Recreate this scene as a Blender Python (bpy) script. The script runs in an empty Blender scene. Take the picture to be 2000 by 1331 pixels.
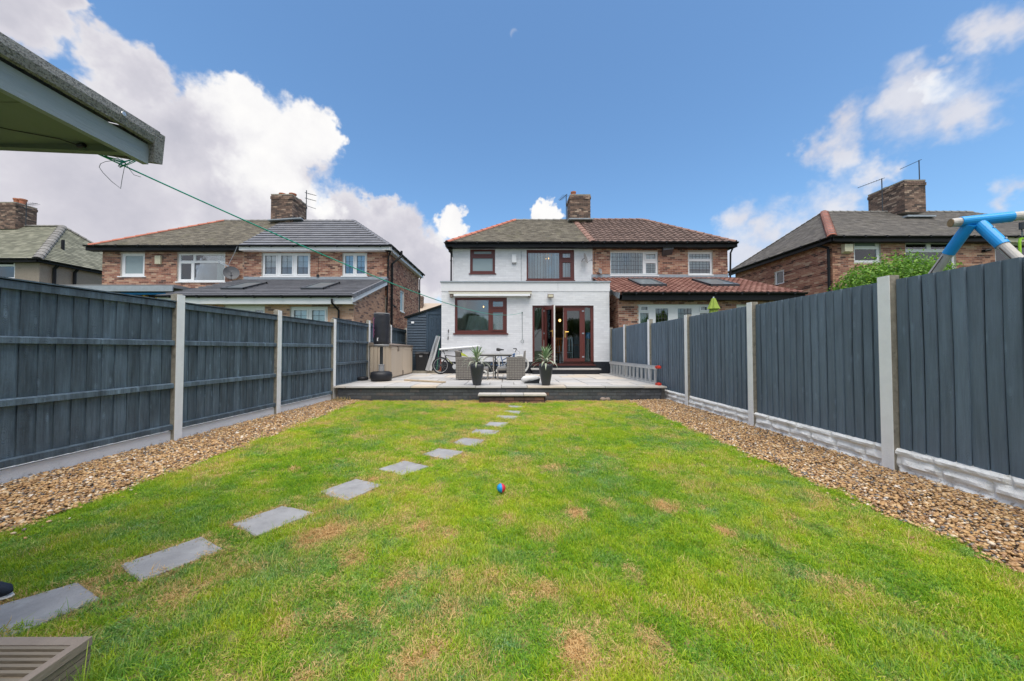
import bpy, math, random
import numpy as np
from mathutils import Vector, Matrix, noise as mnoise

random.seed(7); rng = np.random.default_rng(7)
S = bpy.context.scene
COL = S.collection
R = math.radians
W2, H2, F = 2000, 1331, 700.0           # the photograph's size and its focal length in its own pixels
CX, HY, CAMZ = 990.0, 683.0, 1.2
PITCH = math.atan((HY - H2 / 2) / F)

# ------------------------------------------------------------------ camera, sky, sun, exposure
cd = bpy.data.cameras.new('camera'); cam = bpy.data.objects.new('camera', cd); COL.objects.link(cam)
cd.sensor_width = 36; cd.lens = 36 * F / W2; cd.clip_start = 0.05; cd.clip_end = 6000
cd.shift_x = (W2 / 2 - CX) / W2
cam.location = (0, 0, CAMZ); cam.rotation_euler = (R(90) + PITCH, 0, 0)
S.camera = cam
S.view_settings.view_transform = 'Standard'; S.view_settings.look = 'None'
S.view_settings.exposure = 1.58; S.view_settings.gamma = 1.0
S.view_settings.use_curve_mapping = False
SUN_EL, SUN_AZ = 70, 172                 # azimuth clockwise from +Y: high behind the camera, a little to the right
SKY_STRENGTH = 0.064; SUN_STRENGTH = 1.5; SUN_ANGLE = 55


def photo_dir(x, y):
    """direction in the world of a point seen in the photograph"""
    u, v = (x - CX) / F, (H2 / 2 - y) / F
    return Vector((u, math.cos(PITCH) - math.sin(PITCH) * v, math.sin(PITCH) + math.cos(PITCH) * v))


def P(x, y, Y):
    d = photo_dir(x, y); t = Y / d.y
    return Vector((d.x * t, Y, CAMZ + d.z * t))


def G(x, y, z=0.0):
    d = photo_dir(x, y); t = (z - CAMZ) / d.z
    return Vector((d.x * t, d.y * t, z))


def PX(x, X, y=None):
    """point on the plane X = const"""
    d = photo_dir(x, y if y else HY); t = X / d.x
    return Vector((X, d.y * t, CAMZ + d.z * t))


class NT:
    """small helper to write node trees"""
    def __init__(s, tree): s.t = tree; s.n = tree.nodes; s.l = tree.links
    def node(s, kind, **kw):
        n = s.n.new(kind)
        for k, v in kw.items(): setattr(n, k, v)
        return n
    def put(s, sock, v):
        if isinstance(v, bpy.types.NodeSocket): s.l.new(v, sock)
        elif v is not None: sock.default_value = v
    def math(s, op, a, b=None, c=None, clamp=False):
        n = s.node('ShaderNodeMath', operation=op, use_clamp=clamp)
        s.put(n.inputs[0], a); s.put(n.inputs[1], b)
        if c is not None: s.put(n.inputs[2], c)
        return n.outputs[0]
    def vmath(s, op, a, b=None, scale=None):
        n = s.node('ShaderNodeVectorMath', operation=op)
        s.put(n.inputs[0], a)
        if b is not None: s.put(n.inputs[1], b)
        if scale is not None: s.put(n.inputs[3], scale)
        return n.outputs['Value'] if op in ('DISTANCE', 'DOT_PRODUCT', 'LENGTH') else n.outputs[0]
    def noise(s, vec, scale, detail=3, rough=.55, out=0):
        n = s.node('ShaderNodeTexNoise'); s.put(n.inputs['Vector'], vec)
        n.inputs['Scale'].default_value = scale; n.inputs['Detail'].default_value = detail
        n.inputs['Roughness'].default_value = rough
        return n.outputs[out]
    def ramp(s, fac, stops, interp='LINEAR'):
        n = s.node('ShaderNodeValToRGB'); s.put(n.inputs[0], fac); e = n.color_ramp.elements
        n.color_ramp.interpolation = interp
        while len(e) < len(stops): e.new(.5)
        for q, (p, c) in zip(e, stops):
            q.position = p; q.color = (*c, 1) if len(c) == 3 else c
        return n.outputs[0]
    def mix(s, fac, a, b, mode='MIX'):
        n = s.node('ShaderNodeMix', data_type='RGBA', blend_type=mode)
        s.put(n.inputs[0], fac)
        for q, v in ((6, a), (7, b)):
            if isinstance(v, tuple) and len(v) == 3: v = (*v, 1)
            s.put(n.inputs[q], v)
        return n.outputs[2]
    def maprange(s, v, a, b, c=0., d=1., smooth=True):
        n = s.node('ShaderNodeMapRange', interpolation_type='SMOOTHSTEP' if smooth else 'LINEAR')
        s.put(n.inputs[0], v)
        for i, q in enumerate((a, b, c, d)): n.inputs[i + 1].default_value = q
        return n.outputs[0]


world = bpy.data.worlds.new('World'); S.world = world; world.use_nodes = True
world.node_tree.nodes.clear(); w = NT(world.node_tree)
sky = w.node('ShaderNodeTexSky', sky_type='NISHITA', sun_disc=False)
sky.sun_elevation = R(SUN_EL); sky.sun_rotation = R(SUN_AZ); sky.air_density = 1.0; sky.dust_density = 1.2; sky.ozone_density = 1.5
tc = w.node('ShaderNodeTexCoord'); D = tc.outputs['Generated']
wob = w.vmath('SUBTRACT', w.noise(D, 5.5, 5, .62, 1), (.5, .5, .5))
wob2 = w.vmath('SUBTRACT', w.noise(D, 22, 4, .6, 1), (.5, .5, .5))
Dw = w.vmath('ADD', w.vmath('ADD', D, w.vmath('SCALE', wob, scale=.16)), w.vmath('SCALE', wob2, scale=.05))


def field(blobs, vec):
    acc = None
    for (x, y, r) in blobs:
        c = photo_dir(x, y); k = c.length; c = c / k; rr = r / F / k * (1.0 if k < 1.25 else 1.05)
        d = w.vmath('DISTANCE', vec, tuple(c))
        f = w.math('MULTIPLY_ADD', d, -1.0 / rr, 1.0)
        acc = f if acc is None else w.math('SMOOTH_MAX', acc, f, .25)
    return acc


solid = field([(20, 0, 110), (150, 5, 45), (275, 160, 80), (330, 250, 120), (190, 420, 220), (60, 480, 230), (440, 240, 95),
               (455, 190, 50), (530, 300, 120), (592, 245, 55), (625, 262, 45), (490, 430, 180), (690, 450, 90), (740, 400, 50),
               (770, 470, 90), (885, 440, 42), (930, 480, 40), (830, 520, 90), (730, 560, 150), (1066, 426, 26), (-260, 300, 300), (-220, 60, 160)], Dw)
thin = field([(1795, 200, 80), (1848, 145, 52), (1880, 225, 62), (1752, 215, 48), (1640, 255, 50), (1608, 298, 44), (1655, 300, 44), (1725, 335, 40), (1985, 40, 56),
              (1955, 62, 40), (1640, 412, 56), (1580, 440, 60), (1500, 440, 55), (1440, 420, 45), (1455, 500, 75), (1990, 360, 40)], Dw)
lit = field([(470, 190, 110), (570, 260, 120), (640, 255, 80), (520, 340, 100), (890, 430, 80), (620, 410, 50),
             (1066, 426, 60), (1860, 170, 50)], Dw)
fine = w.noise(D, 9, 7, .62)
fsol = w.math('ADD', solid, w.math('MULTIPLY_ADD', fine, .9, -.45))
fthi = w.math('ADD', thin, w.math('MULTIPLY_ADD', w.noise(D, 7, 6, .58), 1.5, -.72))
a_sol = w.maprange(fsol, .06, .34)
a_thi = w.maprange(fthi, -.02, .85, 0, .85)
# unseen sky: broken cloud, thickened to put more light on side faces
sep = w.node('ShaderNodeSeparateXYZ'); w.put(sep.inputs[0], D)
rest = w.maprange(sep.outputs['Y'], .25, -.15)
a_rest = w.math('MULTIPLY', w.maprange(w.noise(D, 2.2, 6, .6), .38, .56, 0, .95), rest)
alpha = w.math('MAXIMUM', w.math('MAXIMUM', a_sol, a_thi), a_rest)
litm = w.maprange(lit, -.1, .7)
shade = w.noise(D, 7, 5, .6)
edge = w.maprange(fsol, .85, .15)
bright = w.math('MAXIMUM', litm, w.math('MULTIPLY', edge, .45))
tonec = w.math('ADD', w.math('MULTIPLY', bright, .75), w.math('MULTIPLY_ADD', shade, .9, -.22))
ccol = w.ramp(tonec, [(0.0, (.54, .54, .62)), (.4, (.72, .705, .77)), (.75, (.93, .92, .94)), (1.0, (1.04, 1.03, 1.02))])
moon = w.maprange(w.vmath('DISTANCE', D, tuple(photo_dir(1004, 66).normalized())), .0105, .006)
moon = w.math('MULTIPLY', moon, w.maprange(w.vmath('DISTANCE', D, tuple(photo_dir(1010, 75).normalized())), .009, .016))
bgs = w.node('ShaderNodeBackground'); w.put(bgs.inputs[0], w.mix(1.0, sky.outputs[0], (.74, .98, 1.10), 'MULTIPLY')); bgs.inputs[1].default_value = SKY_STRENGTH
bgc = w.node('ShaderNodeBackground'); w.put(bgc.inputs[0], ccol); bgc.inputs[1].default_value = .322
mx = w.node('ShaderNodeMixShader'); w.put(mx.inputs[0], w.math('MAXIMUM', alpha, w.math('MULTIPLY', moon, .22)))
w.l.new(bgs.outputs[0], mx.inputs[1]); w.l.new(bgc.outputs[0], mx.inputs[2])
wo = w.node('ShaderNodeOutputWorld'); w.l.new(mx.outputs[0], wo.inputs[0])

sl = bpy.data.lights.new('sun', 'SUN'); so = bpy.data.objects.new('sun', sl); COL.objects.link(so)
sl.energy = SUN_STRENGTH; sl.angle = R(SUN_ANGLE); sl.color = (1, .94, .86)
sd = Vector((math.sin(R(SUN_AZ)) * math.cos(R(SUN_EL)), math.cos(R(SUN_AZ)) * math.cos(R(SUN_EL)), math.sin(R(SUN_EL))))
so.rotation_euler = sd.to_track_quat('Z', 'Y').to_euler(); so.location = (6, -8, 14)

# ------------------------------------------------------------------ materials
MATS = {}


def mat(name, col=(.5, .5, .5), rough=.7, var=.12, vscale=6, bump=.0, bscale=60, metal=0., stops=None, attr=None, rnd=0., spec=.4,
        stretch=(1, 1, 1), dirt=None, grain=0., trans=0., splash=0.):
    """colour (or a ramp over an attribute / the object's own random number) broken by noise, with fine relief"""
    m = bpy.data.materials.new(name); m.use_nodes = True; MATS[name] = m
    m.node_tree.nodes.clear(); t = NT(m.node_tree)
    tcn = t.node('ShaderNodeTexCoord'); oi = t.node('ShaderNodeObjectInfo')
    vec = t.vmath('ADD', tcn.outputs['Object'], t.vmath('SCALE', (7.3, 3.1, 5.7), scale=t.math('MULTIPLY', oi.outputs['Random'], 3.0)))
    vec = t.vmath('MULTIPLY', vec, stretch)
    if stops:
        if attr:
            a = t.node('ShaderNodeAttribute', attribute_name=attr); f = a.outputs['Fac']
        else: f = oi.outputs['Random']
        c = t.ramp(f, stops)
    else:
        c = t.ramp(.0, [(0, col), (1, col)])
        if rnd: 
            k = t.math('MULTIPLY_ADD', oi.outputs['Random'], 2 * rnd, 1 - rnd)
            c = t.vmath('SCALE', c, scale=k)
    n1 = t.noise(vec, vscale, 5, .6)
    k = t.math('MULTIPLY_ADD', n1, 3.2 * var, 1 - 1.6 * var)
    c = t.vmath('SCALE', c, scale=k)
    if dirt:
        dcol, sc, lo, hi, amt = dirt
        c = t.mix(t.maprange(t.noise(vec, sc, 6, .65), lo, hi, 0, amt), c, dcol)
    if splash:                                                # soil thrown up on the foot of a thing by rain
        pg = t.node('ShaderNodeNewGeometry'); sz_ = t.node('ShaderNodeSeparateXYZ'); t.put(sz_.inputs[0], pg.outputs['Position'])
        hz_ = t.math('ADD', sz_.outputs['Z'], t.math('MULTIPLY_ADD', t.noise(pg.outputs['Position'], 22, 5, .7), .30, -.15))
        c = t.mix(t.maprange(hz_, splash, .0, 0, .75), c, (.26, .19, .11))
    hgt = None
    if grain:
        gv = t.vmath('MULTIPLY', vec, (1, 1, .05)); g = t.noise(gv, 42, 5, .75)
        kn = t.node('ShaderNodeTexVoronoi'); t.put(kn.inputs[0], t.vmath('MULTIPLY', vec, (1, 5.5, 2.2))); kn.inputs['Scale'].default_value = 1.6
        knot = t.math('SUBTRACT', t.maprange(kn.outputs['Distance'], .05, .22, 1.6, 0), t.maprange(kn.outputs['Distance'], .01, .05, 2.6, 0))
        ring = t.math('SINE', t.math('MULTIPLY', kn.outputs['Distance'], 95.0))
        ring = t.math('MULTIPLY', ring, t.maprange(kn.outputs['Distance'], .08, .5, 1, 0))
        c = t.vmath('SCALE', c, scale=t.math('MULTIPLY_ADD', g, 1.5 * grain, 1 - .72 * grain))
        c = t.vmath('SCALE', c, scale=t.math('ADD', t.math('MULTIPLY_ADD', ring, .10 * grain, 1.0), t.math('MULTIPLY', knot, .35 * grain)))
        st_ = t.noise(t.vmath('MULTIPLY', vec, (1, 1, .16)), 9, 4, .6)
        c = t.vmath('SCALE', c, scale=t.math('MULTIPLY_ADD', st_, 1.6 * grain, 1 - .8 * grain))
        hgt = t.math('ADD', g, t.math('MULTIPLY', ring, .25))
    b = t.node('ShaderNodeBsdfPrincipled'); t.put(b.inputs['Base Color'], c)
    b.inputs['Roughness'].default_value = rough; b.inputs['Metallic'].default_value = metal
    b.inputs['Specular IOR Level'].default_value = spec
    if bump or grain:
        h = t.noise(vec, bscale, 5, .65)
        if hgt is not None: h = t.math('ADD', h, hgt)
        bp = t.node('ShaderNodeBump'); bp.inputs['Strength'].default_value = bump or .3; bp.inputs['Distance'].default_value = .01
        t.put(bp.inputs['Height'], h); t.l.new(bp.outputs[0], b.inputs['Normal'])
    o = t.node('ShaderNodeOutputMaterial'); sh = b.outputs[0]
    if trans:
        tr = t.node('ShaderNodeBsdfTranslucent'); t.put(tr.inputs[0], c)
        mxs = t.node('ShaderNodeMixShader'); mxs.inputs[0].default_value = trans
        t.l.new(sh, mxs.inputs[1]); t.l.new(tr.outputs[0], mxs.inputs[2]); sh = mxs.outputs[0]
    t.l.new(sh, o.inputs[0])
    return m


def glass_mat(name, tint=(.86, .9, .9), refl=.08, rough=0.0):
    m = bpy.data.materials.new(name); m.use_nodes = True; m.node_tree.nodes.clear(); t = NT(m.node_tree)
    tr = t.node('ShaderNodeBsdfTransparent'); tr.inputs[0].default_value = (*tint, 1)
    gl = t.node('ShaderNodeBsdfGlossy'); gl.inputs['Roughness'].default_value = rough; gl.inputs[0].default_value = (.95, .97, 1, 1)
    g = t.node('ShaderNodeNewGeometry')
    bp = t.node('ShaderNodeBump'); bp.inputs['Strength'].default_value = .03; bp.inputs['Distance'].default_value = .05
    t.put(bp.inputs['Height'], t.noise(g.outputs['Position'], 1.3, 2)); t.l.new(bp.outputs[0], gl.inputs['Normal'])
    fr = t.node('ShaderNodeFresnel'); fr.inputs[0].default_value = 1.5
    f = t.math('ADD', fr.outputs[0], refl, clamp=True)
    mxs = t.node('ShaderNodeMixShader'); t.put(mxs.inputs[0], f)
    t.l.new(tr.outputs[0], mxs.inputs[1]); t.l.new(gl.outputs[0], mxs.inputs[2])
    o = t.node('ShaderNodeOutputMaterial'); t.l.new(mxs.outputs[0], o.inputs[0]); MATS[name] = m
    return m


def emit_mat(name, col, s):
    m = bpy.data.materials.new(name); m.use_nodes = True; m.node_tree.nodes.clear(); t = NT(m.node_tree)
    e = t.node('ShaderNodeEmission'); e.inputs[0].default_value = (*col, 1); e.inputs[1].default_value = s
    o = t.node('ShaderNodeOutputMaterial'); t.l.new(e.outputs[0], o.inputs[0]); MATS[name] = m
    return m


BR = [(0, (.10, .055, .045)), (.16, (.22, .10, .07)), (.5, (.37, .175, .12)), (.8, (.46, .25, .165)), (1, (.54, .37, .26))]
M = dict(
    brick=mat('brick_red_brown', stops=BR, attr='tone', rough=.85, var=.22, vscale=18, bump=.5, bscale=90),
    brick_new=mat('brick_buff_orange', stops=[(0, (.17, .11, .10)), (.14, (.27, .16, .12)), (.22, (.47, .27, .18)), (1, (.60, .38, .26))], attr='tone', rough=.85, var=.15, vscale=18, bump=.4, bscale=90),
    brick_old=mat('brick_weathered', stops=[(0, (.07, .055, .05)), (.4, (.15, .10, .08)), (.8, (.25, .165, .125)), (1, (.40, .30, .23))], attr='tone', rough=.9, var=.3, vscale=9, bump=.6, bscale=80),
    mortar=mat('mortar', (.30, .26, .22), .95, .25, 9, .6, 120),
    mortar_pale=mat('mortar_pale', (.50, .45, .39), .95, .25, 9, .6, 120),
    white_brick=mat('white_painted_brick', stops=[(0, (.66, .665, .68)), (1, (.74, .745, .76))], attr='tone', rough=.6, var=.05, vscale=5, bump=.35, bscale=40, dirt=((.45, .46, .47), 2.2, .62, .85, .35)),
    white_mortar=mat('white_painted_joint', (.65, .66, .68), .65, .05, 6, .3, 60),
    black_paint=mat('black_masonry_paint', (.018, .02, .026), .45, .25, 10, .5, 50),
    grey_brick=mat('grey_painted_brick', stops=[(0, (.055, .062, .072)), (.70, (.095, .103, .115)), (.84, (.13, .10, .09)), (1, (.24, .13, .095))], attr='tone', rough=.75, var=.3, vscale=14, bump=.6, bscale=70, dirt=((.20, .10, .07), 7, .60, .78, .7)),
    red_brick_step=mat('worn_red_brick', stops=[(0, (.07, .05, .05)), (.5, (.14, .085, .07)), (1, (.27, .13, .09))], attr='tone', rough=.85, var=.3, vscale=14, bump=.6, bscale=70),
    dark_mortar=mat('dark_mortar', (.065, .067, .072), .95, .3, 12, .6, 90),
    slate=mat('stone_slate', stops=[(0, (.115, .10, .078)), (.5, (.165, .145, .112)), (1, (.225, .20, .155))], attr='tone', rough=.85, var=.22, vscale=4, bump=.5, bscale=50, dirt=((.17, .16, .09), 1.6, .52, .75, .6)),
    slate_dark=mat('grey_slate', stops=[(0, (.105, .095, .085)), (.5, (.14, .127, .113)), (1, (.19, .172, .152))], attr='tone', rough=.85, var=.22, vscale=4, bump=.5, bscale=50, dirt=((.16, .15, .10), 1.6, .52, .75, .5)),
    slate_green=mat('green_slate', stops=[(0, (.14, .14, .105)), (.5, (.19, .19, .14)), (1, (.26, .255, .195))], attr='tone', rough=.85, var=.22, vscale=4, bump=.5, bscale=50),
    tile_dark=mat('charcoal_flat_tile', stops=[(0, (.155, .155, .17)), (1, (.20, .20, .215))], attr='tone', rough=.55, var=.12, vscale=5, bump=.2, bscale=60),
    tile_brown=mat('brown_roll_tile', stops=[(0, (.12, .08, .066)), (.5, (.15, .10, .083)), (1, (.185, .125, .104))], attr='tone', rough=.8, var=.2, vscale=6, bump=.4, bscale=60),
    tile_red=mat('red_roll_tile', stops=[(0, (.18, .08, .06)), (.5, (.23, .11, .085)), (1, (.29, .155, .12))], attr='tone', rough=.8, var=.22, vscale=6, bump=.4, bscale=60),
    hip_red=mat('red_clay_hip_tile', (.42, .15, .10), .8, .2, 6, .3, 40, rnd=.15),
    hip_grey=mat('grey_hip_tile', (.21, .20, .185), .85, .2, 6, .3, 40, rnd=.15),
    hip_brown=mat('brown_hip_tile', (.24, .14, .11), .85, .2, 6, .3, 40, rnd=.15),
    lead=mat('lead_flashing', (.30, .34, .38), .6, .2, 8, .3, 30),
    black_pvc=mat('black_pvc', (.010, .011, .013), .5, .3, 12, .1, 30, spec=.25, dirt=((.14, .12, .10), 9, .66, .78, .3)),
    white_pvc=mat('white_pvc', (.80, .81, .82), .35, .04, 5, .05, 20, dirt=((.5, .5, .47), 6, .66, .85, .3)),
    maroon=mat('rosewood_pvc', (.115, .028, .022), .38, .15, 8, .1, 30, spec=.5),
    white_edge=mat('white_door_edge', (.78, .76, .72), .5, .05),
    pebbledash=mat('pebbledash', stops=[(0, (.34, .29, .24)), (1, (.34, .29, .24))], attr='tone', rough=.95, var=.3, vscale=60, bump=1, bscale=150, dirt=((.22, .19, .16), 40, .5, .62, .7)),
    grey_felt=mat('grey_roof_felt', (.24, .245, .24), .9, .22, 30, .8, 160, dirt=((.05, .055, .055), 140, .48, .60, .7)),
    felt_flat=mat('flat_roof_felt', (.20, .205, .21), .9, .2, 3, .3, 60),
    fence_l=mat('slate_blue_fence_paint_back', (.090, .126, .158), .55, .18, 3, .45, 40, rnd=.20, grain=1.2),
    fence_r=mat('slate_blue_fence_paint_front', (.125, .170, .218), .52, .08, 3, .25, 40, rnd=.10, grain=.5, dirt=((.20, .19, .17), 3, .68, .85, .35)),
    shed_paint=mat('dark_blue_shed_paint', (.035, .058, .085), .5, .12, 5, .2, 40, rnd=.08, grain=.3),
    post_white=mat('white_painted_concrete', (.88, .885, .885), .75, .06, 8, .6, 140, dirt=((.55, .55, .50), 8, .64, .8, .4), splash=.035),
    concrete=mat('bare_concrete', (.30, .275, .225), .95, .3, 14, 1, 140, dirt=((.13, .12, .10), 12, .5, .7, .6)),
    rock_white=mat('white_rock_face', (.82, .82, .80), .8, .1, 8, .6, 90, dirt=((.36, .35, .27), 9, .54, .74, .7), splash=.05),
    slab=mat('grey_sandstone_slab', stops=[(0, (.38, .37, .355)), (.6, (.45, .435, .42)), (.85, (.49, .45, .40)), (1, (.52, .44, .35))], rough=.8, var=.14, vscale=3, bump=.3, bscale=30, dirt=((.46, .36, .25), 1.3, .62, .82, .5)),
    slab_joint=mat('slab_joint', (.22, .20, .18), .95, .2, 12, .5, 90),
    stone=mat('blue_grey_slate_stone', (.29, .285, .285), .75, .22, 7, 1.0, 11, rnd=.08, dirt=((.36, .36, .355), 5, .48, .66, .7)),
    soil=mat('soil', (.34, .24, .10), .95, .35, 12, 1, 60, dirt=((.16, .22, .04), 5, .40, .55, .85)),
    gravel_base=mat('gravel_bed', (.20, .14, .09), .95, .4, 60, 1, 90),
    ground=mat('ground', (.07, .10, .035), .95, .3, .6, .5, 6),
    deck=mat('weathered_decking', (.235, .195, .145), .85, .22, 5, .5, 50, rnd=.15, stretch=(.25, 1, 1), dirt=((.12, .12, .09), 8, .5, .7, .6)),
    deck_trim=mat('weathered_trim', (.29, .235, .19), .8, .2, 6, .5, 50, stretch=(1, .2, 1)),
    shed_board=mat('blue_grey_timber', (.25, .30, .34), .7, .2, 8, .4, 60, stretch=(1, .15, 1), dirt=((.12, .15, .17), 10, .5, .7, .6)),
    soffit=mat('pale_green_soffit', (.17, .21, .18), .8, .12, 3, .2, 30, dirt=((.10, .12, .09), 5, .58, .8, .5)),
    green_line=mat('green_washing_line', (.02, .36, .26), .4, .1, 20),
    wire=mat('thin_grey_wire', (.10, .14, .14), .5, .1),
    black=mat('black_plastic', (.012, .013, .016), .42, .2, 10, .1, 50, spec=.5),
    rubber=mat('black_rubber', (.014, .015, .019), .5, .25, 12, .2, 60),
    steel=mat('dark_steel', (.06, .065, .07), .4, .2, 10, metal=.6),
    alu=mat('aluminium', (.60, .61, .62), .38, .12, 10, .1, 60, metal=.75),
    alu_dull=mat('dull_aluminium', (.52, .53, .53), .55, .15, 10, .1, 60, metal=.3),
    beige=mat('beige_resin', (.58, .48, .37), .6, .06, 4, .15, 40, rnd=.05, stretch=(1, 1, .2)),
    brown_pl=mat('taupe_resin', (.22, .18, .15), .55, .1, 6),
    wicker=mat('grey_rattan', (.235, .215, .19), .7, .25, 30, .3, 90, rnd=.12),
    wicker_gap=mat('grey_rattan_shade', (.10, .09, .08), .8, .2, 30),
    tabletop=mat('grey_table', (.33, .32, .30), .4, .1, 8),
    planter=mat('charcoal_planter', (.035, .038, .045), .38, .2, 4, .15, 30, spec=.5, dirt=((.13, .13, .13), 6, .6, .78, .35)),
    leaf_v=mat('variegated_leaf', stops=[(0, (.06, .15, .05)), (.45, (.14, .26, .10)), (.7, (.42, .46, .32)), (1, (.62, .63, .52))], attr='tone', rough=.5, var=.12, vscale=20, trans=.2),
    leaf=mat('bush_leaf', stops=[(0, (.04, .10, .012)), (.4, (.12, .27, .025)), (.85, (.24, .44, .04)), (1, (.38, .50, .06))], attr='tone', rough=.5, var=.15, vscale=4, trans=.35),
    leaf_dk=mat('tree_leaf', stops=[(0, (.02, .05, .012)), (.6, (.05, .11, .02)), (1, (.09, .17, .03))], attr='tone', rough=.55, var=.15, vscale=4, trans=.3),
    bark=mat('bark', (.12, .09, .065), .95, .3, 20, .8, 50),
    log=mat('weathered_log', (.50, .47, .43), .75, .2, 14, .5, 50, stretch=(1, 1, .25), dirt=((.16, .13, .10), 18, .56, .68, .6)),
    log_end=mat('log_end', (.30, .20, .10), .85, .35, 25, .6, 60),
    blue_pl=mat('bright_blue_plastic', (.01, .30, .70), .38, .08, 5, spec=.5),
    lime=mat('lime_plastic', (.30, .58, .03), .45, .1, 5),
    lime_cloth=mat('lime_cloth', (.27, .36, .06), .85, .15, 8, .2, 60),
    white_cloth=mat('white_cloth', (.66, .65, .63), .85, .08, 6, .4, 14, dirt=((.35, .33, .30), 10, .58, .75, .4)),
    bag_cloth=mat('black_vinyl', (.018, .018, .024), .42, .25, 9, .6, 14, spec=.5),
    pink=mat('pink_print', (.50, .14, .30), .6, .1), white_print=mat('white_print', (.7, .7, .7), .6, .1),
    grey_pl=mat('grey_plastic', (.28, .28, .285), .5, .1, 8),
    cream=mat('cream_plastic', (.62, .58, .42), .5, .08, 8),
    awning=mat('cream_awning_casing', (.66, .63, .52), .5, .06, 8),
    red_pl=mat('red_plastic', (.55, .04, .02), .45, .1, 8), orange=mat('orange_plastic', (.42, .12, .06), .5, .1, 8),
    bike_dark=mat('dark_bike_paint', (.05, .05, .055), .35, .15, 8, spec=.5), bike_blue=mat('blue_bike_paint', (.02, .09, .22), .3, .1, 8, spec=.5),
    bike_yel=mat('yellow_decal', (.45, .50, .06), .45, .1), tyre_white=mat('pale_tyre', (.55, .55, .52), .6, .1),
    timber=mat('pale_timber', (.46, .36, .24), .8, .15, 8, .3, 50, stretch=(.2, 1, 1)),
    yellow_t=mat('yellow_timber', (.62, .38, .06), .8, .15, 8), blue_film=mat('blue_membrane', (.01, .22, .55), .6, .1),
    chair_wood=mat('orange_wood', (.36, .13, .035), .4, .2, 12), white_wood=mat('pale_blue_wood', (.55, .62, .66), .5, .08, 6), dark_wood=mat('dark_wood', (.05, .03, .022), .5, .2, 8),
    room=mat('room_wall', (.34, .31, .26), .9, .08, 3), room_floor=mat('room_floor', (.20, .12, .07), .6, .2, 6),
    curtain=mat('sage_striped_curtain', (.40, .43, .34), .9, .2, 14, stretch=(6, 6, .1)), net=mat('net_curtain', (.50, .54, .48), .9, .18, 8, stretch=(6, 6, .3)),
    curtain_br=mat('gold_brown_curtain', (.22, .12, .045), .9, .2, 10, stretch=(6, 6, .1)),
    blind=mat('vertical_blind', stops=[(0, (.45, .50, .50)), (1, (.84, .88, .87))], attr='tone', rough=.85, var=.06), blind_blue=mat('pale_blue_blind', (.60, .68, .70), .85, .05, 3),
    frost=mat('frosted_glass', (.28, .35, .36), .22, .06, 2, .05, 20, spec=.6),
    sky_glass=mat('roof_window_glass', (.13, .15, .16), .3, .05, 2, spec=.3),
    glass=glass_mat('window_glass'), glass_dark=glass_mat('door_glass', (.78, .84, .82), .05),
    leadbar=mat('dark_glazing_bar', (.10, .10, .11), .6, .1), dish=mat('dark_dish', (.075, .08, .09), .5, .1),
    terracotta=mat('terracotta', (.42, .16, .09), .8, .2, 10, .2, 40),
    ball_red=mat('red_rubber', (.55, .03, .05), .45, .1), ball_blue=mat('blue_rubber', (.01, .26, .60), .45, .1),
    brass=mat('brass', (.72, .48, .12), .3, .1, metal=.9), rock=mat('rock', (.25, .20, .17), .9, .3, 12, .8, 40),
    tan_wall=mat('tan_render', (.42, .34, .27), .9, .1, 2, .2, 20), bulb=emit_mat('warm_bulb', (1, .48, .14), 1.6),
    sky_teal=mat('teal_cloth', (.01, .25, .42), .7, .1),
    shoe=mat('navy_suede', (.02, .028, .045), .8, .2, 20, .3, 90),
)

# ------------------------------------------------------------------ building helpers
LOC = {}


def base_of(o):
    while o is not None:
        if o in LOC: return LOC[o]
        o = o.parent
    return Vector((0, 0, 0))


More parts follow.
